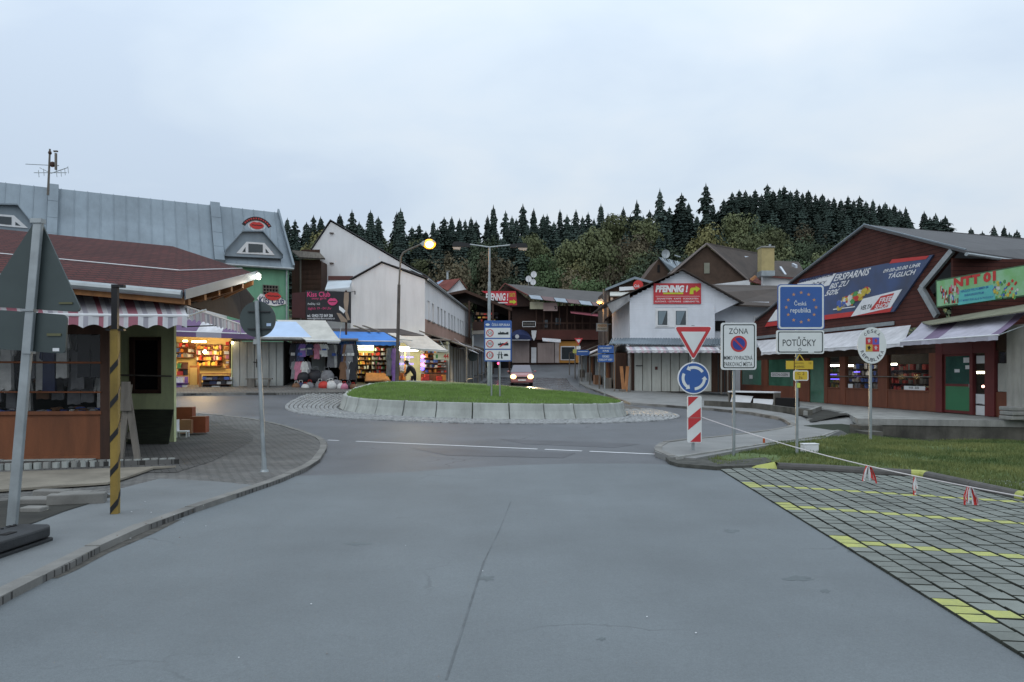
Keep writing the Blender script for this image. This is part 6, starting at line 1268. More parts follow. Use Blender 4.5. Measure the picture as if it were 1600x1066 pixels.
for s_ in (-1, 1):
    b = B(); b.tube((cx0 + s_ * .66 - .09, Yk + .7, zc0 + .29), (cx0 + s_ * .66 + .09, Yk + .7, zc0 + .29), .29, n=16); w_ = b.build('wheel', m_rubber, car)
    b = B(); b.tube((cx0 + s_ * .66 - .09, Yk + 3.0, zc0 + .29), (cx0 + s_ * .66 + .09, Yk + 3.0, zc0 + .29), .29, n=16); b.build('wheel', m_rubber, car)
    B().blob((cx0 + s_ * .58, Yk - .0, zc0 + .62), (.20, .07, .15), 14).build('headlight', M('headlight_glow', (1, .8, .5), .4, 0, 1, emit=4.2, ecol=(1, .66, .22)), car)
    B().blob((cx0 + s_ * .92, Yk + 1.15, zc0 + .98), (.09, .06, .07), 8).build('mirror', m_car, car)
    l = lamp('headlight_beam', (cx0 + s_ * .58, Yk - .15, zc0 + .6), 3200, (1, .72, .38), .08, 'SPOT'); l.data.spot_size = math.radians(62); l.data.spot_blend = .6; l.rotation_euler = (math.radians(76), 0, math.radians(180))
B().box(cx0 - .38, Yk - .02, zc0 + .5, cx0 + .38, Yk + .02, zc0 + .62).build('grille', m_black, car); B().box(cx0 - .26, Yk - .03, zc0 + .34, cx0 + .26, Yk - .0, zc0 + .45).build('number_plate', m_sw, car)
sg = thing('tail_light_post', 'small pink red light low behind the speed limit sign', 'lamp', P(779, 567, 60)); B().blob(P(779, 568, 60), (.12, .1, .10), 8).build('glow', M('pink_lamp', (1, .1, .25), .5, 0, 1, emit=4, ecol=(1, .08, .2)), sg); B().tube(P(779, 570, 60), (X(779, 60), 60, 1.0), .04, n=6).build('post', m_gwood, sg)
# ---------------- right shop ----------------
FX = Fr((18.68 - .087 * 46, 46), (18.68 - .087 * 22, 22))
if FX.v.x > 0: FX.v = -FX.v
sh = thing('red_brown_shop', 'large red-brown gabled shop with slanted blue billboard and white awnings on the right', 'shop', FX.w(12, 0, .15))
m_clad = brickmat('red_brown_boards', (.084, .028, .022), (.068, .024, .019), (.026, .011, .010), 6, .16, vertical=True, msize=.012)
m_frame = M('dark_red_frame', (.13, .022, .022), .6, .2, 2); m_shopp = M('shop_front_wood', (.17, .055, .028), .65, .25, 1.2, fine=.1, stain=.2, stretch=(3, 3, .6))
XU = lambda px, v=0: FX.U(px, v); XZ = lambda px, py, v=0: FX.Z(px, py, v); XP = lambda px, py, v=0: (FX.U(px, v), v, FX.Z(px, py, v))
zF = .16
B(FX).prism([FX.uz(*q) for q in ((1350.5, 352), (1489, 391), (1441, 450), (1467, 494), (1467, 512), (1400, 512), (1180, 532), (1168, 520), (1181, 499), (1214, 473), (1236, 440))], -.3, 0).build('gable', m_clad, sh)
def strip(p, q, w, name='metal_trim', v=.02, m_=m_alu, th=.05):
    (a, za), (c, zc_) = FX.uz(*p, v), FX.uz(*q, v); d = Vector((c - a, zc_ - za)).normalized(); n_ = Vector((-d.y, d.x)) * w / 2
    return B(FX).slab([(a + n_.x, v, za + n_.y), (c + n_.x, v, zc_ + n_.y), (c - n_.x, v, zc_ - n_.y), (a - n_.x, v, za - n_.y)], (0, th, 0)).build(name, m_, sh)
strip((1182, 528), (1398, 505), .16); strip((1491, 391), (1442, 450), .22, v=.0, th=.12); strip((1441, 449), (1467, 494), .24, v=.0, th=.14)
strip((1350, 352.5), (1236, 440), .10, v=.05, m_=m_zinc); strip((1236, 440), (1214, 473), .10, v=.05, m_=m_zinc); strip((1214, 473), (1181, 500), .10, v=.05, m_=m_zinc); strip((1350, 352), (1510, 392), .14, v=.05, m_=m_zinc)
rg0 = Vector(FX.w(*XP(1350.5, 351, .15))); rg1 = P(1640, 379, 38.5); ev0 = Vector(FX.w(*XP(1510, 392, .15))); ev1 = P(1700, 420, 31)
m_felt = M('grey_roof_shingles', (.085, .085, .088), .85, .2, 1, fine=.15)
B().slab([rg0, ev0, ev1, rg1 + Vector((4, 1, 0))], (0, 0, -.1)).build('right_roof', m_felt, sh)
lf = [Vector(FX.w(*XP(*q, .15))) for q in ((1350.5, 351), (1235, 439), (1213, 472), (1180, 499))]
for a, c in zip(lf, lf[1:]): B().slab([a, c, c + Vector((10, 3.5, 0)), a + Vector((10, 3.5, 0))], (0, 0, -.08)).build('left_roof', m_felt, sh)
b = B(); b.tube(ev0 + Vector((0, 0, -.12)), ev1 + Vector((0, 0, -.12)), .07, n=8); b.build('eave_gutter', m_alu, sh)
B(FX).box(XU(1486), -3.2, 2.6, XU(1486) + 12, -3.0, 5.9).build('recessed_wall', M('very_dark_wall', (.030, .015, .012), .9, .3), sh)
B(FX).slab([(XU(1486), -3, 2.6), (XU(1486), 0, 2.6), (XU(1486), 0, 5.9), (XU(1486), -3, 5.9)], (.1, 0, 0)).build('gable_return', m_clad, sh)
# shop front openings
ztop = XZ(1330, 557)
zsill = XZ(1330, 608)
U = XU; Uend = U(1600) + 3
def xb(x0, x1, z0, z1, v0, v1, name, m_): return B(FX).box(U(x0) if x0 < 1601 else Uend, v0, z0, U(x1) if x1 < 1601 else Uend, v1, z1).build(name, m_, sh)
xb(1150, 1601, ztop, 3.2, -.15, 0, 'upper_fascia', m_dwood)
for x0, x1 in ((1150, 1158), (1190, 1200), (1240, 1265), (1288, 1293), (1312, 1321), (1372, 1387), (1452, 1466)): xb(x0, x1, zF, ztop, -.15, .02, 'mullion', m_shopp)
for x0, x1 in ((1158, 1190), (1200, 1240)): xb(x0, x1, zF, zsill + .02, -.12, 0, 'lower_panel', m_shopp)
for x0, x1 in ((1293, 1312), (1321, 1372), (1387, 1452)): xb(x0, x1, zF, zsill, -.12, 0, 'lower_panel', m_shopp); xb(x0 - .5, x1 + .5, zsill, zsill + .05, -.1, .04, 'sill', m_shopp)
m_ggl = M('green_lit_glass', (.05, .15, .10), .12, .3, .8, spec=.8)
for x0, x1 in ((1158, 1190), (1200, 1240)): xb(x0, x1, zsill + .02, ztop, -.06, -.04, 'green_pane', m_ggl)
B(FX).box(U(1170), -.035, XZ(1175, 592), U(1175), -.03, XZ(1175, 586)).build('paper_note', m_wframe, sh); B(FX).box(U(1204), -.035, XZ(1218, 589), U(1233), -.03, XZ(1218, 582)).build('paper_banner', m_wframe, sh)
B(FX).ptext('GESCHLOSSEN', 1206, 583.5, 1231, 587.5, -.028, .01).build('lettering', m_rubber, sh)
d1 = xb(1265, 1288, zF, XZ(1276, 568) + .6, -.08, -.03, 'glass_door', m_ggl)
m_shopg = glass('shop_glass', (.02, .022, .026), .05, .22)
for x0, x1 in ((1293, 1312), (1321, 1372), (1387, 1452)): xb(x0, x1, zsill + .05, ztop, -.06, -.05, 'window_pane', m_shopg)
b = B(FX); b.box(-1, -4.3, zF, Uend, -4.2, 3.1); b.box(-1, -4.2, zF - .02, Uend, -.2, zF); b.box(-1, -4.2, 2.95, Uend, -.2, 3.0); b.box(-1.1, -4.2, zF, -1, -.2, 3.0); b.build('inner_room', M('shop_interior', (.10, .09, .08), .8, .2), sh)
for (x0, x1, v, py, m_) in ((1291, 1312, -1.5, 573, m_tubew), (1322, 1332, -1.8, 573, m_tubew), (1388, 1400, -1.8, 571, m_tubew), (1523, 1541, -1.5, 584, m_tube)): B(FX).box(U(x0, v), v - .05, XZ(x0, py, v), U(x1, v), v, XZ(x0, py, v) + .09).build('tube_lamp', m_, sh)
for (x0, x1, py) in ((1290, 1305, 586), (1290, 1312, 593), (1334, 1341, 582), (1334, 1342, 589)): B(FX).box(U(x0, -2.2), -2.3, XZ(x0, py, -2.2), U(x1, -2.2), -2.2, XZ(x0, py, -2.2) + .05).build('neon_strip', m_bl, sh)
lamp('shop_lamp', FX.w(U(1300, -2), -2, 2.5), 45, (1, .95, .75), .15); lamp('shop_lamp', FX.w(U(1350, -2), -2.2, 2.5), 22, (1, .9, .7), .15); lamp('shop_lamp', FX.w(U(1420, -2), -2.4, 2.4), 5, (1, .85, .6), .15)
goods_rack(FX, U(1294, -3.8), U(1322, -3.8), -3.6, zF + .3, 2.3, 6, (2, 3, 2, 5, 4), 'bright yellow and white goods shelf behind the first lit shop window', sz=(.1, .25)); goods_rack(FX, U(1328, -3.8), U(1376, -3.8), -3.6, zF + .3, 2.2, 5, (8, 9, 4, 3, 7), 'dark goods shelf behind the middle shop window', sz=(.1, .3), board=m_dwood); goods_rack(FX, U(1392, -3.8), U(1456, -3.8), -3.4, zF + .3, 2.1, 5, (0, 7, 9, 0, 8), 'red and brown goods shelf behind the wide shop window', sz=(.1, .3), board=m_dwood)
B(FX).tube((U(1300), .09, XZ(1300, 588)), (U(1458), .09, XZ(1458, 589)), .022, n=6).build('hand_rail', m_gwood, sh)
B(FX).box(U(1411), -.045, XZ(1411, 609), U(1444), -.04, XZ(1411, 603)).build('paper_banner', m_wframe, sh); B(FX).ptext('09.00 - 20.00', 1420, 604, 1436, 608, -.038, .02).build('lettering', m_black, sh); B(FX).box(U(1324), -.045, XZ(1324, 607), U(1331), -.04, XZ(1324, 600)).build('paper_note', m_wframe, sh)
# entrance
zdt = XZ(1500, 553)
for x0, x1 in ((1464, 1474), (1517, 1522), (1541, 1556)): xb(x0, x1, zF, zdt + .5, -.1, .06, 'door_post', m_frame)
xb(1474, 1541, zdt, zdt + .5, -.1, .05, 'door_header', m_frame)
dr = xb(1474.5, 1516.5, zF + .02, zdt, -.06, -.02, 'door', m_frame)
B(FX).box(U(1477), -.018, zF + .12, U(1514.5), -.012, XZ(1495, 604)).build('door_panel', M('green_door_panel', (.03, .17, .075), .35, .15, 1, spec=.6), dr)
B(FX).box(U(1477), -.018, XZ(1495, 600), U(1514.5), -.012, zdt - .08).build('door_glass', M('green_door_glass', (.02, .075, .06), .1, .3, 2, spec=.8), dr)
for (x0, y0, x1, y1) in ((1505, 559, 1514, 567), (1508, 571, 1515, 577), (1491, 577, 1499, 582)): B(FX).box(U(x0), -.011, XZ(x0, y1), U(x1), -.008, XZ(x0, y0)).build('paper_note', m_wframe, dr)
B(FX).tube((U(1515), .02, XZ(1515, 606)), (U(1515), .02, XZ(1515, 600)), .015, n=6).build('handle', m_alu, dr)
xb(1522, 1541, zF, zdt, -.06, -.05, 'side_light', m_shopg)
for (y0, y1) in ((616, 632), (634, 649)): B(FX).box(U(1523), -.045, XZ(1530, y1), U(1537.5), -.04, XZ(1530, y0)).build('poster', m_wframe, sh)
B(FX).ptext('OPEN', 1524, 630, 1536, 633.5, -.038, .02).build('lettering', m_black, sh); B(FX).box(U(1524), -.045, XZ(1530, 568), U(1538), -.04, XZ(1530, 556)).build('poster', m_wframe, sh)
B(FX).blob((U(1536, -.8), -.8, XZ(1536, 604, -.8)), .05, 8).build('pink_lamp', M('pink_bulb', (1, .5, .5), .5, 0, 1, emit=12, ecol=(1, .45, .35)), sh)
xb(1556, 1601, zF, XZ(1570, 613), -.12, 0, 'lower_panel', m_shopp); xb(1557, 1582, XZ(1570, 613), zdt, -.06, -.04, 'window_pane', m_shopg); B(FX).box(U(1558), -.035, XZ(1565, 612), U(1572), -.03, XZ(1565, 568)).build('pale_blind', M('pale_blind', (.42, .42, .38), .8), sh)
pl_ = thing('rendered_pillar', 'stained white pillar at the right end of the shop front', 'pillar', FX.w(U(1592, .5), .5, zF)); B(FX).box(U(1582, .5), .2, zF, U(1604, .5) + .2, .7, XZ(1590, 508, .5)).build('shaft', M('stained_render', (.42, .41, .37), .9, .15, 1.5, stain=.4), pl_)
stp = [(1574, 641), (1575, 648), (1574, 655)]
for k, (x, y) in enumerate(stp): B(FX).box(U(x, .8), .5, XZ(x, y, .8), U(x + 22, .8), 1.1, XZ(x, y, .8) + .13).build('stone_slab', m_conc, label='%s rough stone slab piled at the foot of the white pillar' % ['topmost', 'middle', 'lowest'][k], cat='stone', bevel=.03)
# awnings of the shop
awning(FX, U(1190, 1.2), U(1412, 1.2), .05, XZ(1300, 521), 1.2, XZ(1340, 541, 1.2), [m_cw], [0], sw=.5, val=.17, parent=sh, scal=.05, sag=.03, top_u=(U(1183), U(1425)))
awning(FX, U(1407, 1.9), U(1560, 1.9), .3, XZ(1500, 498, .3), 1.9, XZ(1480, 529, 1.9), [M('awning_lilac', (.42, .41, .47), .85, .12, 1.5, stain=.25), M('awning_dusty_purple', (.17, .125, .20), .85, .2, 1)], [0, 0, 0, 1, 1, 0, 0, 0], sw=.42, val=.17, parent=sh, scal=.02, sag=.06, top_u=(U(1440, .3), U(1606, .3)), valmats=[m_cg, MATS['awning_lilac']])
b = B(FX); b.slab([XP(1440, 503, .25), XP(1640, 469, .25), XP(1640, 480, 1.1), XP(1452, 507, 1.1)], (0, 0, -.04)); b.build('olive_canopy', M('olive_canvas', (.20, .20, .14), .85, .2, 1.5), sh)
B(FX).box(U(1150, .5), -.1, 2.62, U(1466), .04, 2.75).build('lintel_beam', m_dwood, sh)
# billboard
vb = .08; bl = thing('slanted_billboard', 'blue parallelogram billboard with red stripe, white lettering and shop logo', 'billboard', FX.w(U(1330), vb, 4))
bp = lambda l, v=vb: [FX.uz(x, y, v) for x, y in l]
B(FX).prism(bp([(1195, 511), (1251, 437), (1458, 398), (1396, 487)]), .0, vb).build('board', M('billboard_blue', (.05, .095, .24), .4, .35, .35, col2=(.045, .055, .085)), bl)
b = B(FX); v1_ = vb + .012
b.prism(bp([(1195, 511), (1199, 504), (1395, 479), (1396.5, 479), (1391, 488), (1396, 487)][:3] + [(1391, 487.5)]), vb, v1_); b.prism(bp([(1390, 412), (1394, 405.5), (1452, 399.5), (1447, 405)]), vb, v1_); b.build('red_stripe', m_red, bl)
b = B(FX); v2_ = vb + .02
b.prism(bp([(1330, 495), (1349, 467), (1410, 452), (1392, 481)]), vb, v2_); b.prism(bp([(1247, 443), (1307, 427), (1296, 446), (1233, 460)]), vb, v2_); b.prism(bp([(1200, 503), (1213, 484), (1230, 481), (1222, 500)]), vb, v2_); b.build('white_field', m_white, bl)
b = B(FX); b.prism(bp([(1360, 485), (1377, 463), (1398, 458), (1387, 480)]), vb, vb + .028); b.build('logo_block', m_red, bl)
def stext(body, p0, p1, h, m_, v, name='lettering', bold=.02, shear=.0, lean=4):
    o = Vector(XP(*p0, v)); r = Vector(XP(*p1, v)) - o; up = Vector(XP(p0[0] + lean, p0[1] - h, v)) - o
    B(FX).text(body, o, r, up, bold, shear).build(name, m_, bl)
stext('ERSPARNIS', (1302, 440), (1356, 430), 11, m_white, vb + .01, lean=5); stext('BIS ZU', (1295, 452), (1322, 447), 9, m_white, vb + .01, lean=5); stext('50%', (1288, 463), (1308, 460), 9, m_white, vb + .01, lean=5)
stext('09.00-20.00 UHR', (1379, 427), (1437, 417), 6, m_white, vb + .01, lean=3); stext('TÄGLICH', (1386, 436), (1428, 429), 9.5, m_white, vb + .01, lean=4)
stext('FREE', (1373, 474), (1392, 470), 8, m_white, vb + .03, lean=3); stext('SHOP', (1366, 483.5), (1387, 480), 7.5, m_white, vb + .03, lean=3); stext('VELTA', (1343, 485), (1361, 482), 7, m_sblk, vb + .025, lean=3); stext('EINKAUFSZENTRUM', (1247, 443), (1300, 431.5), 6, MATS['dark_blue_canvas'], vb + .025, lean=3); stext('POTŮČKY', (1250, 452), (1290, 443), 6, MATS['dark_blue_canvas'], vb + .025, lean=3)
b = B(FX)
for k in range(60):
    t = rnd(); x = 1312 + t * 44 + ru(-3, 3); y = 477 - t * 24 + ru(-5, 7) * (1.2 - abs(t - .4)); b.m = random.choice((2, 2, 2, 1, 0, 5, 3)) if t > .2 else random.choice((3, 4, 8, 2)); c_ = FX.uz(x, y, vb); r = ru(.07, .22); b.prism([(c_[0] + r * math.cos(a + k) * 1.3, c_[1] + r * math.sin(a + k) * .8) for a in (0, 1.2, 2.5, 3.8, 5)], vb, vb + .012 + k * .0003)
b.build('produce_print', PAL, bl, kind='stuff')
b = B(FX); b.prism(bp([(1302, 483), (1336, 478.5), (1336, 480), (1302, 484.5)]), vb, vb + .012); b.build('fine_print_line', m_white, bl)
# NTT 01 sign
vn = .45; ns_ = thing('green_shop_sign', 'green shop sign box with red NTT 01 lettering above the lilac awning', 'sign', FX.w(U(1530, vn), vn, 3.4)); np_ = lambda l: [FX.uz(x, y, vn) for x, y in l]
B(FX).prism(np_([(1463, 481), (1462, 438), (1640, 407), (1640, 458)]), vn - .25, vn).build('box', M('sign_green_edge', (.06, .12, .06), .6), ns_)
B(FX).prism(np_([(1465, 479), (1464, 440), (1639, 409), (1639, 456)]), vn, vn + .01).build('face', M('sign_face_green', (.30, .52, .34), .45, .3, 1.1, col2=(.16, .40, .12)), ns_)
B(FX).prism(np_([(1497, 477), (1500, 454), (1552, 445), (1556, 468)]), vn + .01, vn + .014).build('turquoise_panel', M('turquoise_print', (.10, .44, .42), .5, .15, 2), ns_)
def ntext(body, x0, y0, x1, y1, h, m_, bold=.01, name='lettering'):
    o = Vector(XP(x0, y0, vn + .018)); B(FX).text(body, o, Vector(XP(x1, y1, vn + .018)) - o, (0, 0, XZ(x0, y0 - h, vn) - XZ(x0, y0, vn)), bold).build(name, m_, ns_)
ntext('NTT 01', 1490, 450, 1556, 439, 15, m_red, .06); mb_ = M('print_navy', (.03, .10, .32), .5)
ntext('HERZLICH WILLKOMMEN IM', 1501, 457.5, 1544, 450.5, 3.8, mb_); ntext('EINKAUFSZENTRUM', 1507, 463.5, 1537, 459, 3.5, mb_); ntext('NTT MARKT FÜR ALLE IN POTUCKY', 1497, 472, 1552, 465.5, 3.6, mb_)
b = B(FX)
for k in range(46): x = ru(1470, 1497); y = ru(455, 475); b.m = random.choice((0, 3, 9, 0, 7, 4, 10)); c_ = FX.uz(x, y, vn); w_ = ru(.03, .09); h_ = ru(.08, .26); b.prism([(c_[0], c_[1]), (c_[0] + w_, c_[1]), (c_[0] + w_ * .8, c_[1] + h_), (c_[0] + w_ * .2, c_[1] + h_)], vn + .01, vn + .014 + k * .0003)
for k in range(50): x = ru(1552, 1592); y = ru(438, 466); b.m = random.choice((2, 2, 3, 0, 4, 5)); c_ = FX.uz(x, y, vn); r = ru(.02, .07); b.prism([(c_[0] + r * math.cos(a + k), c_[1] + r * 1.1 * math.sin(a + k)) for a in (0, 1.2, 2.5, 3.8, 5)], vn + .01, vn + .014 + k * .0003)
b.build('goods_print', PAL, ns_, kind='stuff')
# terrace wall, steps, low walls
tr_ = setp(bpy.data.objects.new('shop_terrace', None), kind='structure'); COL.objects.link(tr_); OFF[tr_] = Vector()
tp = [(11.45, 24.4), (16.1, 23.2), (24, 21.6), (24, 40), (15, 46), (13.2, 46), (13.6, 36), (12.6, 29)]
B().slab([(x, y, .14) for x, y in tp[:3]] + [(24, 40, .14), (15, 46, .14), (13.4, 46, .14), (13.9, 36, .14), (12.9, 28.5, .14)], (0, 0, -.2)).build('terrace_slab', m_conc, tr_)
B().slab([(11.5, 24.42, .125), (16.1, 23.22, .125), (24, 21.6, .125), (24, 22.0, .125), (16.1, 23.6, .125), (11.6, 24.8, .125)], (0, 0, -1.0)).build('retaining_wall', M('mossy_concrete', (.105, .10, .085), .9, .4, 1.5, fine=.15, bump=.4, bscale=20, stain=.5), tr_)
for k, (x0, x1, y, z) in enumerate(((11.2, 11.9, 23.6, -.04), (11.0, 11.55, 22.9, -.18))): B().box(x0, y, z - .5, x1, y + .8, z).build('step_block', MATS['mossy_concrete'], tr_)
def wall_run(pts, w, h, m_, name, label):
    b = B()
    for a, c in zip(pts, pts[1:]):
        d = (c - a).normalized(); n_ = Vector((-d.y, d.x)) * w; za, zc_ = G(a.x, a.y) + h, G(c.x, c.y) + h; b.slab([(a.x, a.y, za), (c.x, c.y, zc_), (c.x + n_.x, c.y + n_.y, zc_), (a.x + n_.x, a.y + n_.y, za)], (0, 0, -h - .1))
    return b.build(name, m_, label=label, cat='low wall')
wall_run([GP(1100, 637), GP(1180, 642), GP(1238, 651), GP(1262, 655)], .18, .34, MATS['mossy_concrete'], 'low_wall', 'long low mossy concrete wall curving behind the round road edge')
wall_run([GP(1262, 655), GP(1284, 646)], .15, .30, m_conc, 'low_wall', 'short concrete wall crossing the empty planting bed before the shop'); wall_run([GP(1266, 662), GP(1330, 650)], .15, .16, m_conc, 'low_wall', 'low concrete edging along the front of the empty planting bed')
drape('planting_bed', [GP(*q, .1) for q in ((1200,640),(1262,654),(1266,661),(1330,650),(1290,642),(1230,637))], .14, m_soil, .5)
Fsh = Fr((X(1138, 34.5), 34.5), (X(1227, 32.5), 32.5)); us = thing('display_bench', 'white topped empty display bench leaning with white panels before the green windows', 'bench', Fsh.w(1.2, 0, 0)); L_ = Fsh.len; zs0 = Fsh.Z(1180, 634)
B(Fsh).box(0, -.6, Fsh.Z(1140, 613), L_ * .82, .05, Fsh.Z(1140, 611)).build('top_board', m_wframe, us)
for u in (0, L_ * .8): B(Fsh).box(u, -.6, zs0, u + .05, 0, Fsh.Z(1140, 613)).build('side_panel', m_gwood, us)
B(Fsh).box(.05, -.6, zs0, L_ * .8, -.55, Fsh.Z(1140, 613)).build('back_panel', m_dwood, us); B(Fsh).box(.0, -.55, zs0 - .02, L_ * .82, .05, zs0 + .04).build('bottom_board', m_gwood, us)
B(Fsh).slab([(.1, .03, zs0 + .06), (L_ * .40, .03, zs0 + .06), (L_ * .43, -.12, zs0 + .42), (.16, -.12, zs0 + .48)], (0, .02, 0)).build('white_panel', m_wframe, us); B(Fsh).slab([(L_ * .46, .03, zs0 + .06), (L_ * .79, .03, zs0 + .05), (L_ * .79, -.1, zs0 + .30), (L_ * .44, -.1, zs0 + .32)], (0, .02, 0)).build('white_panel', m_wframe, us)
B(Fsh).box(L_ * .84, -.5, zs0 - .02, L_ * 1.15, .0, zs0 + .38).build('dark_crate', m_dark, us)
# ---------------- road signs, right ----------------
def signpost(name, label, px, pyb, top, r=.030, Yv=None):
    p = GP(px, pyb) if Yv is None else Vector((X(px, Yv), Yv)); return post_sign(name, label, px, p.y, pyb, r=r, top=top, z0=(G(p.x, p.y) if p.y < 14 else verge_z(p.x, p.y) - .03))
t, F = signpost('roundabout_sign_post', 'sign post with red edged triangle, blue roundabout disc and striped board', 1084, 712, 508)
def rtri(b, c_, w, h, r, v0, v1):   # rounded downward triangle, c = top centre px
    pts = []; A_ = [F.uz(c_[0] - w / 2, c_[1]), F.uz(c_[0] + w / 2, c_[1]), F.uz(c_[0], c_[1] + h)]; rr_ = r / FPX * 14.6
    for i in range(3):
        p, q, s_ = Vector(A_[i - 1]), Vector(A_[i]), Vector(A_[(i + 1) % 3]); d0 = (p - q).normalized(); d1 = (s_ - q).normalized()
        for k in range(5): tt = k / 4; pts.append(tuple(q + d0 * rr_ * (1 - tt) ** 2 * 2 + d1 * rr_ * tt ** 2 * 2))
    b.prism(pts, v0, v1)
b = B(F); rtri(b, (1083, 510), 61, 54, 3, 0, .02); b.m = 1; rtri(b, (1083, 511), 58, 51, 3, .021, .024); b.m = 2; rtri(b, (1083, 518.5), 38.5, 34, .5, .025, .028); b.build('give_way_plate', [m_white, m_sr, m_sw], t)
b = B(F); c = F.uz(1083.5, 591); R = 25 / FPX * F.A.y; b.disc(c, R, 0, .02, 36); b.m = 1; b.disc(c, R * .93, .021, .024, 36); b.m = 2
for k in range(3):
    a0 = math.radians(35 + 120 * k); a1 = a0 + math.radians(78); b.ring(c, R * .58, R * .76, .028, 10, a0, a1)
    q = lambda r, a: (c[0] + R * r * math.cos(a), .028, c[1] + R * r * math.sin(a)); b.face([q(.48, a1), q(.86, a1), q(.70, a1 + .30)])
b.build('roundabout_disc', [m_white, m_sb, m_sw], t)
bx = lambda l, v=0: [F.uz(x, y, v) for x, y in l]
b = B(F); u0, z0, u1, z1 = F.U(1073.5), F.Z(0, 691.5), F.U(1096), F.Z(0, 618.5); b.rrect(u0, z0, u1, z1, .03, 0, .02); b.m = 1
for l in ([(1075, 620), (1091, 620), (1075, 635)], [(1075, 653), (1094.5, 637), (1094.5, 656), (1075, 672)], [(1078, 690.5), (1094.5, 675), (1094.5, 690.5)]): b.prism(bx(l), .021, .024)
b.m = 2; b.box(u0, .0245, F.Z(0, 653.3), u1, .026, F.Z(0, 652.6)); b.build('striped_board', [m_sw, m_sr, m_conc], t)
t, F = signpost('parking_zone_sign', 'white rectangular ZÓNA sign with no parking disc on grey pole', 1148, 716, 503)
b = B(F); b.rrect(F.U(1126), F.Z(0, 578), F.U(1181.5), F.Z(0, 504.5), .05, 0, .02); b.m = 1; b.rrect(F.U(1129), F.Z(0, 575.5), F.U(1179), F.Z(0, 507), .04, .021, .023); b.m = 0; b.rrect(F.U(1130.6), F.Z(0, 574), F.U(1177.4), F.Z(0, 508.6), .03, .0235, .025)
c = F.uz(1153.7, 537.5); R = 12.8 / FPX * F.A.y; b.m = 2; b.disc(c, R, .026, .028, 28); b.m = 3; b.disc(c, R * .76, .0285, .030, 28); b.m = 2; b.prism([(c[0] - R * .62, c[1] + R * .48), (c[0] - R * .48, c[1] + R * .62), (c[0] + R * .62, c[1] - R * .48), (c[0] + R * .48, c[1] - R * .62)], .0305, .032)
b.m = 1; b.ptext('ZÓNA', 1139, 511, 1169, 522, .027, .0); b.ptext('MIMO VYHRAZENÁ', 1131.5, 554.5, 1176, 562.5, .027, .003); b.ptext('PARKOVACÍ MÍSTA', 1131.5, 564, 1175.5, 572.5, .027, .003); b.build('plate', [m_sw, m_sblk, m_sr, M('disc_blue', (.03, .05, .24), .4)], t)
t, F = signpost('country_border_sign', 'blue Česká republika sign above white POTŮČKY plate and yellow tourist tags', 1247, 716, 446, r=.028)
b = B(F); b.rrect(F.U(1214.5), F.Z(0, 515.5), F.U(1287.5), F.Z(0, 444.5), .06, 0, .02); b.m = 1; b.rrect(F.U(1215.7), F.Z(0, 514.2), F.U(1286.3), F.Z(0, 445.8), .055, .021, .023); b.m = 0; b.rrect(F.U(1218.3), F.Z(0, 511.5), F.U(1283.7), F.Z(0, 448.5), .035, .0235, .025)
b.m = 2; cs = F.uz(1251, 480.5)
for k in range(12):
    a = math.pi / 6 * k; sc_ = (cs[0] + 23.3 / FPX * F.A.y * math.sin(a), cs[1] + 23 / FPX * F.A.y * math.cos(a)); r_ = 3.1 / FPX * F.A.y
    b.prism([(sc_[0] + r_ * (1 if j % 2 == 0 else .42) * math.sin(math.pi * j / 5), sc_[1] + r_ * (1 if j % 2 == 0 else .42) * math.cos(math.pi * j / 5)) for j in range(10)], .0255, .027)
b.m = 1; b.ptext('Česká', 1241, 469, 1260, 477.5, .027, .005); b.ptext('republika', 1235, 481, 1267, 491, .027, .005); b.build('blue_plate', [m_sb, m_sw, M('star_orange', (.48, .24, .12), .5)], t)
b = B(F); b.rrect(F.U(1212.5), F.Z(0, 553), F.U(1287), F.Z(0, 516.3), .04, 0, .02); b.m = 1; b.rrect(F.U(1215), F.Z(0, 551), F.U(1285), F.Z(0, 518.3), .03, .021, .023); b.m = 0; b.rrect(F.U(1216.5), F.Z(0, 549.5), F.U(1283.5), F.Z(0, 519.8), .025, .0235, .025); b.m = 1; b.ptext('POTŮČKY', 1223, 526, 1275, 541, .027, .003); b.m = 0; b.box(F.U(1262), .0255, F.Z(0, 551.2), F.U(1271), .027, F.Z(0, 549)); b.m = 1; b.ring(F.uz(1249, 546.2), .022, .030, .027, 14); b.build('name_plate', [m_sw, m_sblk], t)
m_ty = M('tourist_yellow', (.52, .36, .03), .5, .1, 3)
b = B(F); b.box(F.U(1228), .0, F.Z(0, 577), F.U(1270), .015, F.Z(0, 564)); b.m = 1; b.ptext('JÁCHYMOV', 1242, 566, 1256, 569.5, .018); b.ptext('PLEŠIVEC', 1242, 571, 1257, 574.5, .018); b.ptext('12', 1264, 566, 1268, 569, .018); b.build('tourist_board', [m_ty, m_dwood], t)
b = B(F); b.box(F.U(1240), .016, F.Z(0, 577.5), F.U(1241), .02, F.Z(0, 564)); b.build('board_joint', m_dwood, t)
b = B(F); b.rrect(F.U(1239.5), F.Z(0, 595), F.U(1262.5), F.Z(0, 579), .03, 0, .02); b.m = 1; b.rrect(F.U(1241), F.Z(0, 593.5), F.U(1261), F.Z(0, 580.5), .02, .021, .023); b.m = 2; b.ptext('C 2', 1246, 582, 1257, 586, .025); b.ptext('3a', 1248, 588, 1254, 592, .025); b.build('route_tag', [m_sw, m_ty, m_dwood], t)
b = B(F); 
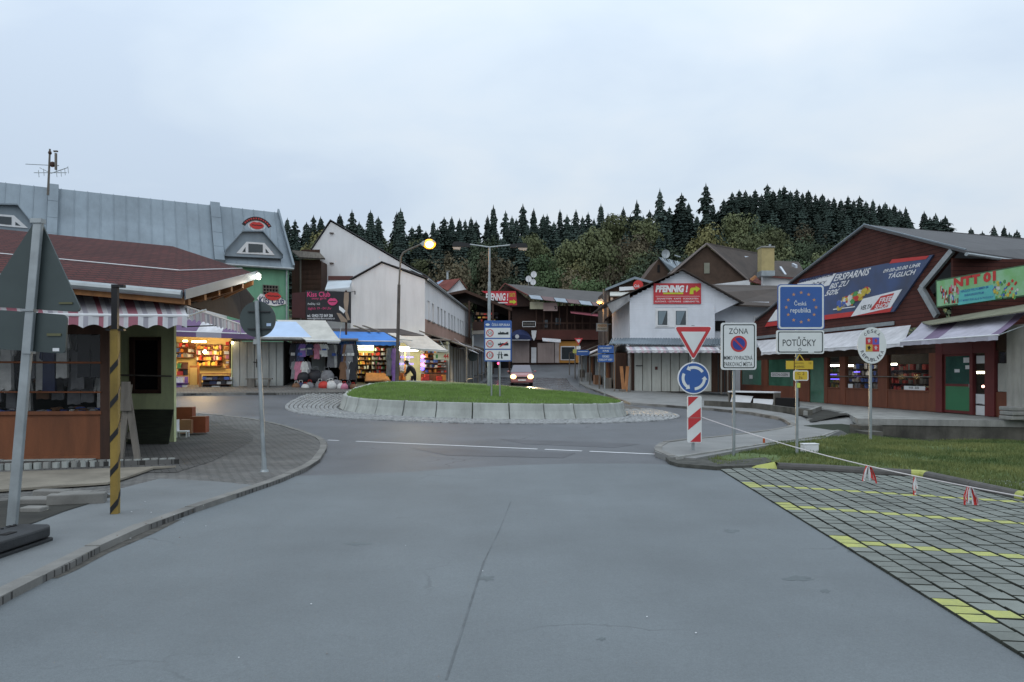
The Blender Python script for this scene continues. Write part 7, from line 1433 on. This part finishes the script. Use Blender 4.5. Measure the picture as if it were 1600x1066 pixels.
for a, c in (((1243, 564), (1249, 554)), ((1249, 554), (1256, 564))): b.tube(F.w(*F.uz(*a)[:1], .01, F.uz(*a)[1]), F.w(F.uz(*c)[0], .01, F.uz(*c)[1]), .008, n=5) if False else b.tube((F.uz(*a)[0], .01, F.uz(*a)[1]), (F.uz(*c)[0], .01, F.uz(*c)[1]), .010, n=5)
b.build('triangle_bracket', m_ty, t); B(F).box(F.U(1245.5), -.02, F.Z(0, 606), F.U(1250.5), .0, F.Z(0, 598.5)).build('sticker', M('yellow_green_tag', (.45, .5, .08), .6), t)
Yo = 17.6; t, F = signpost('oval_state_sign', 'white oval Česká republika sign with coat of arms on grey pole', 1362, 686, 562, Yv=Yo, r=.035)
c = F.uz(1362, 540); k_ = Yo / FPX; b = B(F); b.disc(c, 22.6 * k_, 0, .02, 40, rz=28.5 * k_); b.m = 1; b.ring(c, 0, .001, .021, 3); b.m = 0; b.build('oval_plate', [m_sw, m_sblk], t)
b = B(F); a0, a1 = F.uz(1352, 549.5), F.uz(1373, 527.5); mx_, mz_ = (a0[0] + a1[0]) / 2, (a0[1] + a1[1]) / 2
b.box(a0[0], .021, mz_, mx_, .026, a1[1]); b.m = 1; b.box(mx_, .021, mz_, a1[0], .026, a1[1]); b.m = 2; b.box(a0[0], .021, a0[1], mx_, .026, mz_); b.m = 0; b.box(mx_, .021, a0[1], a1[0], .026, mz_)
def beast(u, z, s_, m_): b.m = m_; b.prism([(u + s_ * x, z + s_ * y) for x, y in ((-.3, -.8), (0, -.3), (.3, -.8), (.35, 0), (.7, .3), (.25, .4), (.2, .85), (-.2, .8), (-.3, .4), (-.75, .5), (-.4, .05))], .0265, .028)
qx, qz = (a1[0] - a0[0]) / 4, (a1[1] - a0[1]) / 4
beast(a0[0] + qx, a1[1] - qz, qx * .8, 3); beast(a0[0] + 3 * qx, a1[1] - qz, qx * .8, 0); beast(a0[0] + qx, a0[1] + qz, qx * .85, 4); beast(a0[0] + 3 * qx, a0[1] + qz, qx * .8, 3); b.build('coat_of_arms', [m_sr, M('arms_blue', (.10, .10, .42), .5), M('arms_gold', (.5, .34, .06), .5), M('arms_silver', (.5, .42, .42), .5), m_black], t)
def arctext(word, cw, r_u, r_z, a_mid, span, h, flip):
    b = B(F); n = len(word)
    for i, ch_ in enumerate(word):
        a = a_mid + (span * (i / (n - 1) - .5)) * (-1 if not flip else 1); e_ = Vector((math.cos(a), math.sin(a))); o = Vector(cw) + Vector((e_.x * r_u, e_.y * r_z)); up = e_ * h * (1 if not flip else -1); rt = Vector((up.y, -up.x)) * (.8 if ch_ != 'I' else .3)
        st = o - rt * .5 - up * .5; b.text(ch_, (st.x, .023, st.y), (rt.x, 0, rt.y), (up.x, 0, up.y), .01)
    b.build('lettering', M('dark_print', (.04, .04, .06), .5), t)
arctext('ČESKÁ', c, 17 * k_, 22.5 * k_, math.pi / 2, 1.35, 5.2 * k_, False); arctext('REPUBLIKA', c, 17.2 * k_, 22.5 * k_, -math.pi / 2, 2.2, 5.2 * k_, True)
# speed limit board on the roundabout
Ys = 28.0; F = SF(778, Ys); t = thing('speed_limit_board', 'blue and white country speed limit board with 50, 90 and 130 on the roundabout', 'road sign', (X(778, Ys), Ys, mound(X(778, Ys), Ys)))
b = B(F); b.rrect(F.U(756.5), F.Z(0, 565), F.U(799.5), F.Z(0, 501), .05, 0, .03); b.m = 1
for y0, y1 in ((512.5, 528), (530, 545), (547, 563)): b.box(F.U(758.3), .031, F.Z(0, y1), F.U(797.5), .034, F.Z(0, y0))
b.build('plate', [m_sb, m_sw], t)
b = B(F)
for k, (y, s_) in enumerate(((520.5, '50'), (537.5, '90'), (555, '130'))):
    c = F.uz(765.5, y); b.m = 0; b.ring(c, .105, .142, .037, 24); b.m = 1; b.ptext(s_, 762.3 - (k == 2) * .6, y - 2.6, 768.8 + (k == 2) * .6, y + 2.6, .037, 0)
b.m = 1
for y in (523, 540): b.prism([F.uz(*q) for q in ((778, y), (778, y - 3), (781, y - 3), (781.6, y - 6), (782.6, y - 3.2), (786, y - 4), (790, y - 2.4), (792, y - 4), (794.5, y - 4), (794.5, y))], .034, .038)
b.m = 0; b.prism([F.uz(*q) for q in ((780, 541.5), (793, 533.5), (793, 535.3), (781, 543))], .039, .042); b.m = 1
for l in ([(778, 560.5), (779.5, 549.5), (780.6, 549.5), (780, 560.5)], [(783, 560.5), (782.4, 549.5), (783.5, 549.5), (785.5, 560.5)], [(776.5, 554), (786.5, 554), (786.5, 554.8), (776.5, 554.8)]): b.prism([F.uz(*q) for q in l], .034, .038)
b.prism([F.uz(*q) for q in ((787, 556.5), (788, 553), (793, 553), (794.5, 556.5))], .034, .038); b.build('symbols', [m_sr, m_sblk], t, kind='stuff')
b = B(F); b.ptext('ČESKÁ REPUBLIKA', 768.5, 504.5, 797, 509.5, .033, .01); b.disc(F.uz(762, 507.5), .08, .031, .034, 16, rz=.045); b.build('lettering', m_sw, t)
for px in (768, 781): B(F).tube((F.U(px), -.05, mound(X(px, Ys), Ys) - .2), (F.U(px), -.05, F.Z(0, 505)), .032, n=10).build('post', m_alu, t)
# ---------------- foreground left: back of a temporary sign, striped post, round sign ----------------
Y0 = 7.0; F = SF(40, Y0); t = thing('temporary_sign', 'back of a triangular road sign and plate on leaning pole in black rubber foot', 'road sign', (X(18, Y0), Y0, .07))
B().slab([P(x, y, Y0) for x, y in ((11, 852), (26, 852), (69, 348), (56, 348))], (0, -.045, 0)).build('pole', m_alu, t, bevel=.006)
def rpoly(pts, r):
    out_ = []
    for i in range(len(pts)):
        p, q, s_ = Vector(pts[i - 1]), Vector(pts[i]), Vector(pts[(i + 1) % len(pts)]); d0 = (p - q).normalized() * r; d1 = (s_ - q).normalized() * r
        for k in range(5): u_ = k / 4; out_.append(tuple(q + d0 * (1 - u_) ** 2 + d1 * u_ ** 2))
    return out_
B().slab([P(x, y, Y0 + .03) for x, y in rpoly([(60, 337), (128, 488), (-32, 478)], 12)], (0, .02, 0)).build('triangle_plate', m_sback, t)
B().slab([P(x, y, Y0 + .02) for x, y in rpoly([(-6, 484), (105, 492), (102, 553), (-10, 545)], 9)], (0, .02, 0)).build('lower_plate', m_sback, t)
for (x0, y0, x1, y1) in ((38, 484, 58, 487), (40, 549, 54, 553), (53, 343, 70, 350)): a, c = P(x0, y1, Y0), P(x1, y0, Y0); B().box(a.x, Y0 - .06, a.z, c.x, Y0 + .02, c.z).build('clamp', m_alu, t)
a, c = P(81, 549, Y0), P(91, 544, Y0); B().box(a.x, Y0 + .012, a.z, c.x, Y0 + .018, c.z).build('white_sticker', m_wframe, t)
for (x0, y0, x1, y1) in ((90, 472, 111, 475), (72, 521, 94, 525)): a, c = P(x0, y1, Y0), P(x1, y0, Y0); B().box(a.x, Y0 + .008 + (.01 if y0 < 500 else 0), a.z, c.x, Y0 + .028, c.z).build('faded_sticker', M('faded_yellow_print', (.12, .12, .06), .7), t)
Ff = Fr((X(-40, 6.0), 6.0), (X(86, 7.0), 7.0)); lf_ = Ff.len
ft = thing('rubber_sign_foot', 'stack of two black rubber sign feet in the lower left corner', 'sign foot', Ff.w(lf_ / 2, 0, 0))
B(Ff).slab([(-.1, 0, .015), (lf_ - .02, 0, .015), (lf_ - .02, -.38, .015), (-.1, -.38, .015)], (0, 0, .085)).build('lower_foot', m_rubber, ft, bevel=.015)
B(Ff).slab([(-.12, .02, .115), (lf_ - .10, .02, .115), (lf_, -.05, .115), (lf_, -.34, .115), (lf_ - .1, -.40, .115), (-.12, -.40, .115)], (0, 0, .10)).build('upper_foot', m_rubber, ft, bevel=.02)
for u, v, w in ((lf_ - .5, -.10, .13), (lf_ - .45, -.27, .08), (lf_ - .15, -.30, .05)): B(Ff).box(u, v, .215, u + w, v - .07, .222).build('socket', m_dark, ft)
for k in range(3): B(Ff).tube((lf_ - .25 + k * .08, -.33, .214), (lf_ - .25 + k * .08, -.33, .228), .014, n=8).build('bolt_cap', m_rubber, ft)
Y1 = GP(180, 812).y + .02; F = SF(180, Y1, 10); zb1 = .065; x_ = X(180, Y1); t = thing('striped_post', 'square yellow and black striped post standing on the left footpath', 'post', (x_, Y1, zb1))
hw = .040; zt1 = P(0, 445, Y1).z; zy = P(0, 515, Y1).z
b = B(F); b.box(-hw, -hw, zb1, hw, hw, zy); b.build('timber', M('post_yellow', (.27, .18, .04), .7, .25, 3, stain=.3), t); B(F).box(-hw * .8, -hw * .8, zy, hw * .8, hw * .8, zt1).build('upper_tube', m_black, t); B(F).box(-.09, -hw, P(0, 517, Y1).z, .1, hw, P(0, 514, Y1).z).build('collar', m_black, t); B(F).box(-.03, -hw, zt1 - .03, .1, hw, zt1).build('top_bracket', m_black, t)
for k in range(6):
    z = zb1 + (.0 if k == 0 else .03) + k * .385; h_ = .075; sl_ = .10
    if z + h_ + sl_ > zy: break
    for (p, q, ex) in (((-hw, hw + .001), (hw, hw + .001), (0, .002, 0)), ((hw + .001, hw), (hw + .001, -hw), (.002, 0, 0))):
        zz = z if ex[1] else z + sl_; B(F).slab([(p[0], p[1], zz), (q[0], q[1], zz + sl_ if ex[1] else zz + sl_), (q[0], q[1], zz + sl_ + h_), (p[0], p[1], zz + h_)], ex).build('black_stripe', m_black, t)
pb_ = GP(413, 737, .06); Y2 = pb_.y; t = thing('traffic_sign', 'grey back of a round traffic sign on a leaning pole by the left kerb', 'road sign', (pb_.x, Y2, .07)); base = Vector((pb_.x, Y2, .06)); tpx = P(401, 470, Y2)
B().tube(base, tpx, .034, n=12).build('pole', m_alu, t); F = SF(402, Y2); B(F).disc(F.uz(402.5, 499, -.05), .292, -.07, -.05, 36).build('disc', m_sback, t)
for y in (487, 514): b = B(F); b.box(F.U(386), -.045, F.Z(0, y + 1), F.U(421), -.02, F.Z(0, y - 1)); b.build('bracket', m_rubber, t)
a, c = F.uz(415, 509.5), F.uz(422, 505); B(F).box(a[0], -.047, a[1], c[0], -.042, c[1]).build('sticker', m_clb, t)
b = B(F); b.tube((F.U(413), 0, .06), (F.U(413), 0, .09), .07, .06, 12); b.tube((F.U(413) , 0, .09), (F.U(412.5), 0, .28), .045, .036, 10); b.build('base_collar', m_alu, t)
B(F).slab([(F.U(396), .02, P(0, 538, Y2).z), (F.U(402), .02, P(0, 538, Y2).z), (F.U(403), .02, P(0, 530, Y2).z), (F.U(397), .02, P(0, 530, Y2).z)], (0, .01, 0)).build('paper_tag', m_panel, t)
# ---------------- rope, ribbons, small box ----------------
ra_, rb_ = P(1096, 652, 14.55), P(1660, 788, 8.0)
rp = [ra_.lerp(rb_, k / 16) - Vector((0, 0, .13 * math.sin(math.pi * k / 16))) for k in range(17)]
rpz = lambda px: next((p.lerp(q, (px - (800 + p.x / p.y * FPX)) / ((q.x / q.y - p.x / p.y) * FPX)) for p, q in zip(rp, rp[1:]) if 800 + p.x / p.y * FPX <= px <= 800 + q.x / q.y * FPX), rp[-1])
B().path(rp, .008, 5).build('barrier_rope', M('white_rope', (.60, .56, .55), .8), label='thin pale rope sagging from the striped board across the parking bay', cat='rope')
for i, px in enumerate((1357, 1430, 1515)):
    c = rpz(px); t = thing('ribbon_bundle', ['left', 'middle', 'right'][i] + ' red and white plastic tape bundle hanging on the barrier rope', 'tape', c, 'tape bundles on the rope')
    for k in range((8, 6, 12)[i]):
        a = ru(-.09, .09) * (1 if i != 1 else .3); L_ = ru(.16, .26); B().slab([c + Vector((a * .3, ru(-.03, .03), 0)), c + Vector((a * .3 + .015, 0, 0)), c + Vector((a + .02, ru(-.03, .03), -L_ * .6)), c + Vector((a * 1.2 + .03, 0, -L_)), c + Vector((a * 1.2 + .008, 0, -L_)), c + Vector((a, ru(-.02, .02), -L_ * .55))], (0, .003, 0)).build('tape_strip', m_red if k % 5 not in (0, 3) else m_wframe, t)
p = GP(1268, 712); F = SF(1268, p.y, 6); zz = verge_z(p.x, p.y) - .02; t = thing('electrical_box', 'small white electrical box standing in the grass beside the border sign pole', 'box', (p.x, p.y, zz))
B(F).box(-.155, -.16, zz, .155, 0, zz + .19).build('body', m_wframe, t, bevel=.01); B(F).box(-.165, -.17, zz + .19, .165, .01, zz + .21).build('lid', m_wframe, t, bevel=.006)
p = GP(1194, 701); b = B(); b.box(p.x - .02, p.y, 0, p.x + .02, p.y + .03, .22); b.build('orange_stake', M('orange_paint', (.42, .08, .02), .7), label='short orange stake in the grass left of the border sign', cat='stake')
b = B(); rs_ = random.Random(5)
for k in range(46):
    px, py = rs_.choice([(rs_.uniform(200, 1500), rs_.uniform(700, 1060)), (rs_.uniform(150, 330), rs_.uniform(790, 860)), (rs_.uniform(1050, 1250), rs_.uniform(700, 730))]); p = GP(px, py); z = G(p.x, p.y) + (.078 if px < 380 and py > 735 else .085 if px > 1050 and py < 731 and px < 1260 else .012); s_ = rs_.uniform(.005, .013)
    b.m = rs_.choice((0, 0, 1, 2)); b.slab([(p.x, p.y, z), (p.x + s_, p.y + .004, z), (p.x + s_ * .8, p.y + s_, z), (p.x, p.y + s_ * .7, z)], (0, 0, .003))
b.build('litter_scraps', [m_wframe, m_kerb, MATS['goods_brown']], kind='stuff', label='scattered tiny paper scraps and grit lying on the roads')
m_st = M('oil_stain', (.105, .125, .130), .62, .15, 6, fine=.2)
for (cx_, cy_, rx, ry) in ((1143, 831, 13, 3), (1246, 906, 22, 5), (1290, 925, 8, 3), (1330, 862, 7, 2), (940, 1000, 9, 3), (760, 905, 16, 4), (560, 850, 20, 4)):
    R2 = random.Random(cx_); drape('oil_stain', [GP(cx_ + rx * R2.uniform(.35, 1.3) * math.cos(-a * .3142), cy_ + ry * R2.uniform(.3, 1.3) * math.sin(-a * .3142)) for a in range(20)][::-1], .0065, m_st, .4)
# ---------------- trees ----------------
m_ndl = M('spruce_needles', (.058, .082, .068), .8, .35, .25, spec=.15, rand=.35, col2=(.034, .052, .045)); m_bark = M('bark', (.06, .045, .035), .9, .3, 3)
FOL = [M('foliage_%s' % n, c, .8, .25, .3, spec=.15, rand=.34) for n, c in (('olive', (.105, .118, .058)), ('dark', (.058, .078, .045)), ('yellow', (.160, .152, .066)), ('brown', (.105, .090, .056)), ('green', (.080, .118, .054)))]
def spruce(seed, ragged=0):
    R_ = random.Random(seed); b = B(); H = 1.0; n = 26
    for i in range(n):
        t = i / n; z = .06 + .92 * (t ** .92); r = (.205 * (1 - z) ** (.72 + .05 * (seed % 3)) * (.86 + .14 * math.sin(z * (5 + seed) + seed * 2)) + .010) * R_.uniform(.70, 1.18)
        if ragged and R_.random() < .25: r *= .55
        m = max(5, int(11 - 5 * t))
        ph = R_.random() * 6
        for j in range(m):
            a = ph + 2 * math.pi * j / m + R_.uniform(-.2, .2); rr = r * R_.uniform(.6, 1.15); dr = rr * R_.uniform(.30, .62); d = Vector((math.cos(a), math.sin(a), 0)); s_ = Vector((-d.y, d.x, 0)); w = rr * R_.uniform(.26, .40) + .006
            o = Vector((0, 0, z)); tip_ = o + d * rr + Vector((0, 0, -dr + rr * .1)); mid = o + d * rr * .55 + Vector((0, 0, -dr * .35))
            b.face([o, mid + s_ * w, tip_]); b.face([o, tip_, mid - s_ * w]); 
            q = mid + d * rr * .1; b.face([mid + s_ * w * .8, q + s_ * w * 1.5 + Vector((0, 0, -.030)), q + Vector((0, 0, -.04))]); b.face([mid - s_ * w * .8, q + Vector((0, 0, -.045)), q - s_ * w * 1.5 + Vector((0, 0, -.03))])
            b.face([mid, tip_ + s_ * w * .5 + Vector((0, 0, -.012)), tip_ - s_ * w * .5 + Vector((0, 0, -.03))])
    b.face([(-.010, 0, .94), (.010, 0, .94), (0, 0, 1.0)]); b.face([(0, -.010, .94), (0, .010, .94), (0, 0, 1.0)])
    return b
def proto(name, cat, crown, trunkh, trunkr, mat, cn='crown'):
    t = thing(name, name, cat, (0, 0, 0)); crown.build(cn, mat, t); B().tube((0, 0, -.04), (0, 0, trunkh), trunkr, trunkr * .25, 6).build('trunk', m_bark, t); return t
SPR = [proto('spruce_tree', 'tree', spruce(s_, s_ % 2), .9, .016, m_ndl) for s_ in range(5)]
def dec(seed, mat):
    R_ = random.Random(seed); b = B(); lobes = [(R_.uniform(-.2, .2), R_.uniform(-.2, .2), R_.uniform(.38, .85), R_.uniform(.11, .21)) for _ in range(22)]
    for (x, y, z, r) in lobes:
        k0 = 1 - abs(z - .6) * 1.0; x *= k0; y *= k0
        for _ in range(230):
            d = Vector((R_.gauss(0, 1), R_.gauss(0, 1), R_.gauss(0, 1))).normalized(); p = Vector((x, y, z)) + d * r * R_.uniform(.7, 1.08) * (1 if d.z > -.3 else .8); s_ = R_.uniform(.010, .026); nd = (d + Vector((R_.gauss(0, .4), R_.gauss(0, .4), R_.gauss(.25, .4)))).normalized()
            a = nd.orthogonal().normalized() * s_; a.rotate(Matrix.Rotation(R_.uniform(0, 6.28), 3, nd)); c = nd.cross(a).normalized() * s_; b.face([p + a, p + c, p - a * .8, p - c])
    t = thing('broadleaf_tree', 'tree', 'tree', (0, 0, 0)); b.build('crown', mat, t); b2 = B(); b2.tube((0, 0, -.04), (0, 0, .45), .02, .012, 7)
    for (x, y, z, r) in lobes[:8]: b2.tube((0, 0, .3), (x, y, z), .010, .004, 4)
    b2.build('trunk', m_bark, t); return t
DEC = [dec(10 + i, m_) for i, m_ in enumerate(FOL)]
used = set()
def plant(pro, px, Y, H, wf, label, group, base=None):
    x = X(px, Y); z = hill(x, Y) + G(x, min(Y, 92)) - hill(x, min(Y, 92)) - .3 if base is None else base
    s_ = (H * wf, H * wf, H)
    if pro not in used:
        used.add(pro); pro.location = (x, Y, z); pro.scale = s_; pro.rotation_euler.z = ru(0, 6.28); pro['label'] = label; pro['group'] = group
    else: dup(pro, (x, Y, z), ru(0, 6.28), label, s_, group=group)
def gz(x, Y): return hill(x, Y) + (G(x, 92) - hill(x, 92) if Y > 92 else G(x, Y) - hill(x, Y)) - .3
SKY = [(449,339),(461,342),(479,346),(490,335),(501,337),(531,333),(550,326),(579,327),(591,337),(626,324),(620,330),(655,349),(677,344),(694,338),(706,337),(718,340),(727,342),(736,338),(744,343),(771,319),(762,335),(790,328),(800,336),(817,317),(834,324),(849,334),(855,333),(875,326),(886,334),(900,326),(910,336),(919,330),(939,317),(950,332),(974,322),(985,334),(995,311),(1015,327),(1005,335),(1031,293),(1040,328),(1046,322),(1056,330),(1065,300),(1076,316),(1089,336),(1103,285),(1114,317),(1122,328),(1131,310),(1138,312),(1144,299),(1150,306),(1155,295),(1165,296),(1172,303),(1180,295),(1190,302),(1199,286),(1208,296),(1218,293),(1225,289),(1235,297),(1245,294),(1254,300),(1263,296),(1274,302),(1285,302),(1294,309),(1303,307),(1314,310),(1325,305),(1334,311),(1343,305),(1353,313),(1364,310),(1374,318),(1383,315),(1390,322),(1397,318),(1406,326),(1415,322),(1444,329),(1453,338),(1462,332),(1470,342),(1477,336),(1517,354),(1553,351),(1569,351),(1589,358),(1577,362),(1535,360)]
for i, (px, py) in enumerate(sorted(SKY)):
    Y = 205 + 18 * math.sin(i * 2.4); 
    if px in (1031, 1065, 1103, 626, 550, 995, 771): Y = 168
    x = X(px, Y); z = gz(x, Y); top = CH - (py - HOR) / FPX * Y; H = top - z
    while H < 9: z -= 2; H += 2
    wide = min(1.8, 24 / H) * ru(.85, 1.1)
    if px > 1430: wide *= 1.25
    where = 'left of the street lamp' if px < 670 else 'above the market hall' if px < 940 else 'above the white house' if px < 1110 else 'on the high ridge' if px < 1430 else 'above the shop roof at the right'
    dup_src = SPR[i % 5]
    lab = '%s skyline spruce from the left, standing %s' % (ORD(i), where) if i < 60 else '%s skyline spruce from the right end, standing %s' % (ORD(len(SKY) - 1 - i), where)
    plant(dup_src, px, Y, H, wide * (1.0 if i % 3 else .85), lab, 'spruces along the skyline', base=z)
sk = sorted(SKY)
def skyline(px):
    b_ = [q[1] for q in sk if abs(q[0] - px) < 28]; return max(b_) if b_ else 362
nf = []
for row, (Y, n) in enumerate(((225, 46), (190, 44), (172, 40), (156, 34), (142, 26))):
    for k in range(n):
        px = 425 + (1620 - 425) * (k + ru(.1, .9)) / n; x = X(px, Y + ru(-6, 6)); Yk_ = Y + ru(-6, 6); z = gz(x, Yk_); H = ru(10, 24); top = z + H; lim = CH - (skyline(px) + 4 + row * 7 - HOR) / FPX * Yk_
        if top > lim: H = lim - z
        if H < 6: continue
        where = 'behind the white warehouse' if px < 670 else 'behind the market hall' if px < 940 else 'behind the brown houses' if px < 1230 else 'behind the red-brown shop'
        nf.append((px, Yk_, H, min(2.0, 23 / H * ru(.85, 1.15)), where))
cnt = {}
for px, Yk_, H, wf_, where in sorted(nf):
    cnt[where] = cnt.get(where, -1) + 1
    plant(SPR[random.randrange(5)], px, Yk_, H, wf_, '%s dark spruce from the left inside the wood %s' % (ORD(cnt[where]), where), 'wood spruces %s' % where)
# broadleaf trees: px, top, crown width px, distance, kind
BL_ = [(660,402,44,150,0),(640,410,40,140,2),(690,392,50,150,3),(715,420,60,118,3),(742,400,60,120,1),(775,392,66,118,3),(800,430,60,108,1),(760,372,50,150,1),(834,362,30,150,0),(850,396,58,125,4),(862,418,52,106,4),(888,372,44,135,0),(900,398,54,120,2),(925,352,60,140,0),(940,376,66,125,0),(958,332,36,170,0),(968,372,56,132,3),(915,432,40,98,4),(935,437,34,98,4),(985,380,44,130,3),(1000,364,46,135,3),(1004,388,42,125,0),(1010,338,30,165,0),(900,420,60,104,3),(960,415,60,104,3),(990,420,54,100,1),(820,440,50,100,3),(1085,380,48,120,2),(1104,342,52,135,2),(1130,372,44,125,2),(1152,330,56,140,0),(1175,360,56,128,0),(1190,346,50,138,1),(1212,352,50,132,0),(1215,384,54,108,0),(1250,370,50,130,1),(1262,350,44,142,3),(1285,378,54,122,1),(1300,385,46,110,0),(1240,400,50,104,1),(1330,372,60,130,1),(1270,405,54,98,4),(500,352,30,150,2),(505,372,36,140,0),(520,400,50,130,1),(575,385,50,160,1),(610,375,50,170,1),(1145,395,50,104,1),(1060,392,44,108,1),(1030,388,40,112,1),(650,372,36,180,0),(705,400,40,112,3)]
for i, (px, py, w, Y, kd) in enumerate(BL_):
    x = X(px, Y); z = gz(x, Y); top = CH - (py - HOR) / FPX * Y; H = max(5, top - z); z = top - H; wf = (w * .9 / FPX * Y) / (H * .72)
    cname = ['olive', 'dark green', 'yellowish', 'brown', 'fresh green'][kd]
    where = 'left of the lit street lamp' if px < 671 else 'between the lit lamp and the double lamp' if px < 760 else 'behind the satellite dishes' if px < 840 else 'above the market hall' if px < 945 else 'behind the gabled stall house' if px < 1060 else 'behind the brown gabled house' if px < 1190 else 'between the chimney and the shop gable'
    same = [j for j, q in enumerate(BL_) if q[4] == kd]; 
    plant(DEC[kd], px, Y, H, min(1.9, max(.7, wf)), '%s %s tree from the left, standing %s' % (ORD(sorted(same, key=lambda j: BL_[j][0]).index(i)), cname, where), 'broadleaf trees below the spruces', base=z)
ub = B(); R_ = random.Random(9)
for k in range(26000):
    px = R_.uniform(430, 1620); Y = R_.uniform(93, 215); x = X(px, Y); z = gz(x, Y) + R_.uniform(0, 3.2); s_ = R_.uniform(.25, .6)
    a = Vector((R_.gauss(0, 1), R_.gauss(0, 1), R_.gauss(0, 1))).normalized() * s_; c = a.orthogonal().normalized() * s_; p = Vector((x, Y, z)); ub.m = R_.randrange(5) if R_.random() < .5 else 1; ub.face([p + a, p + c, p - a])
ub.build('undergrowth', FOL, kind='stuff', label='dense dark undergrowth covering the slope between the trees')
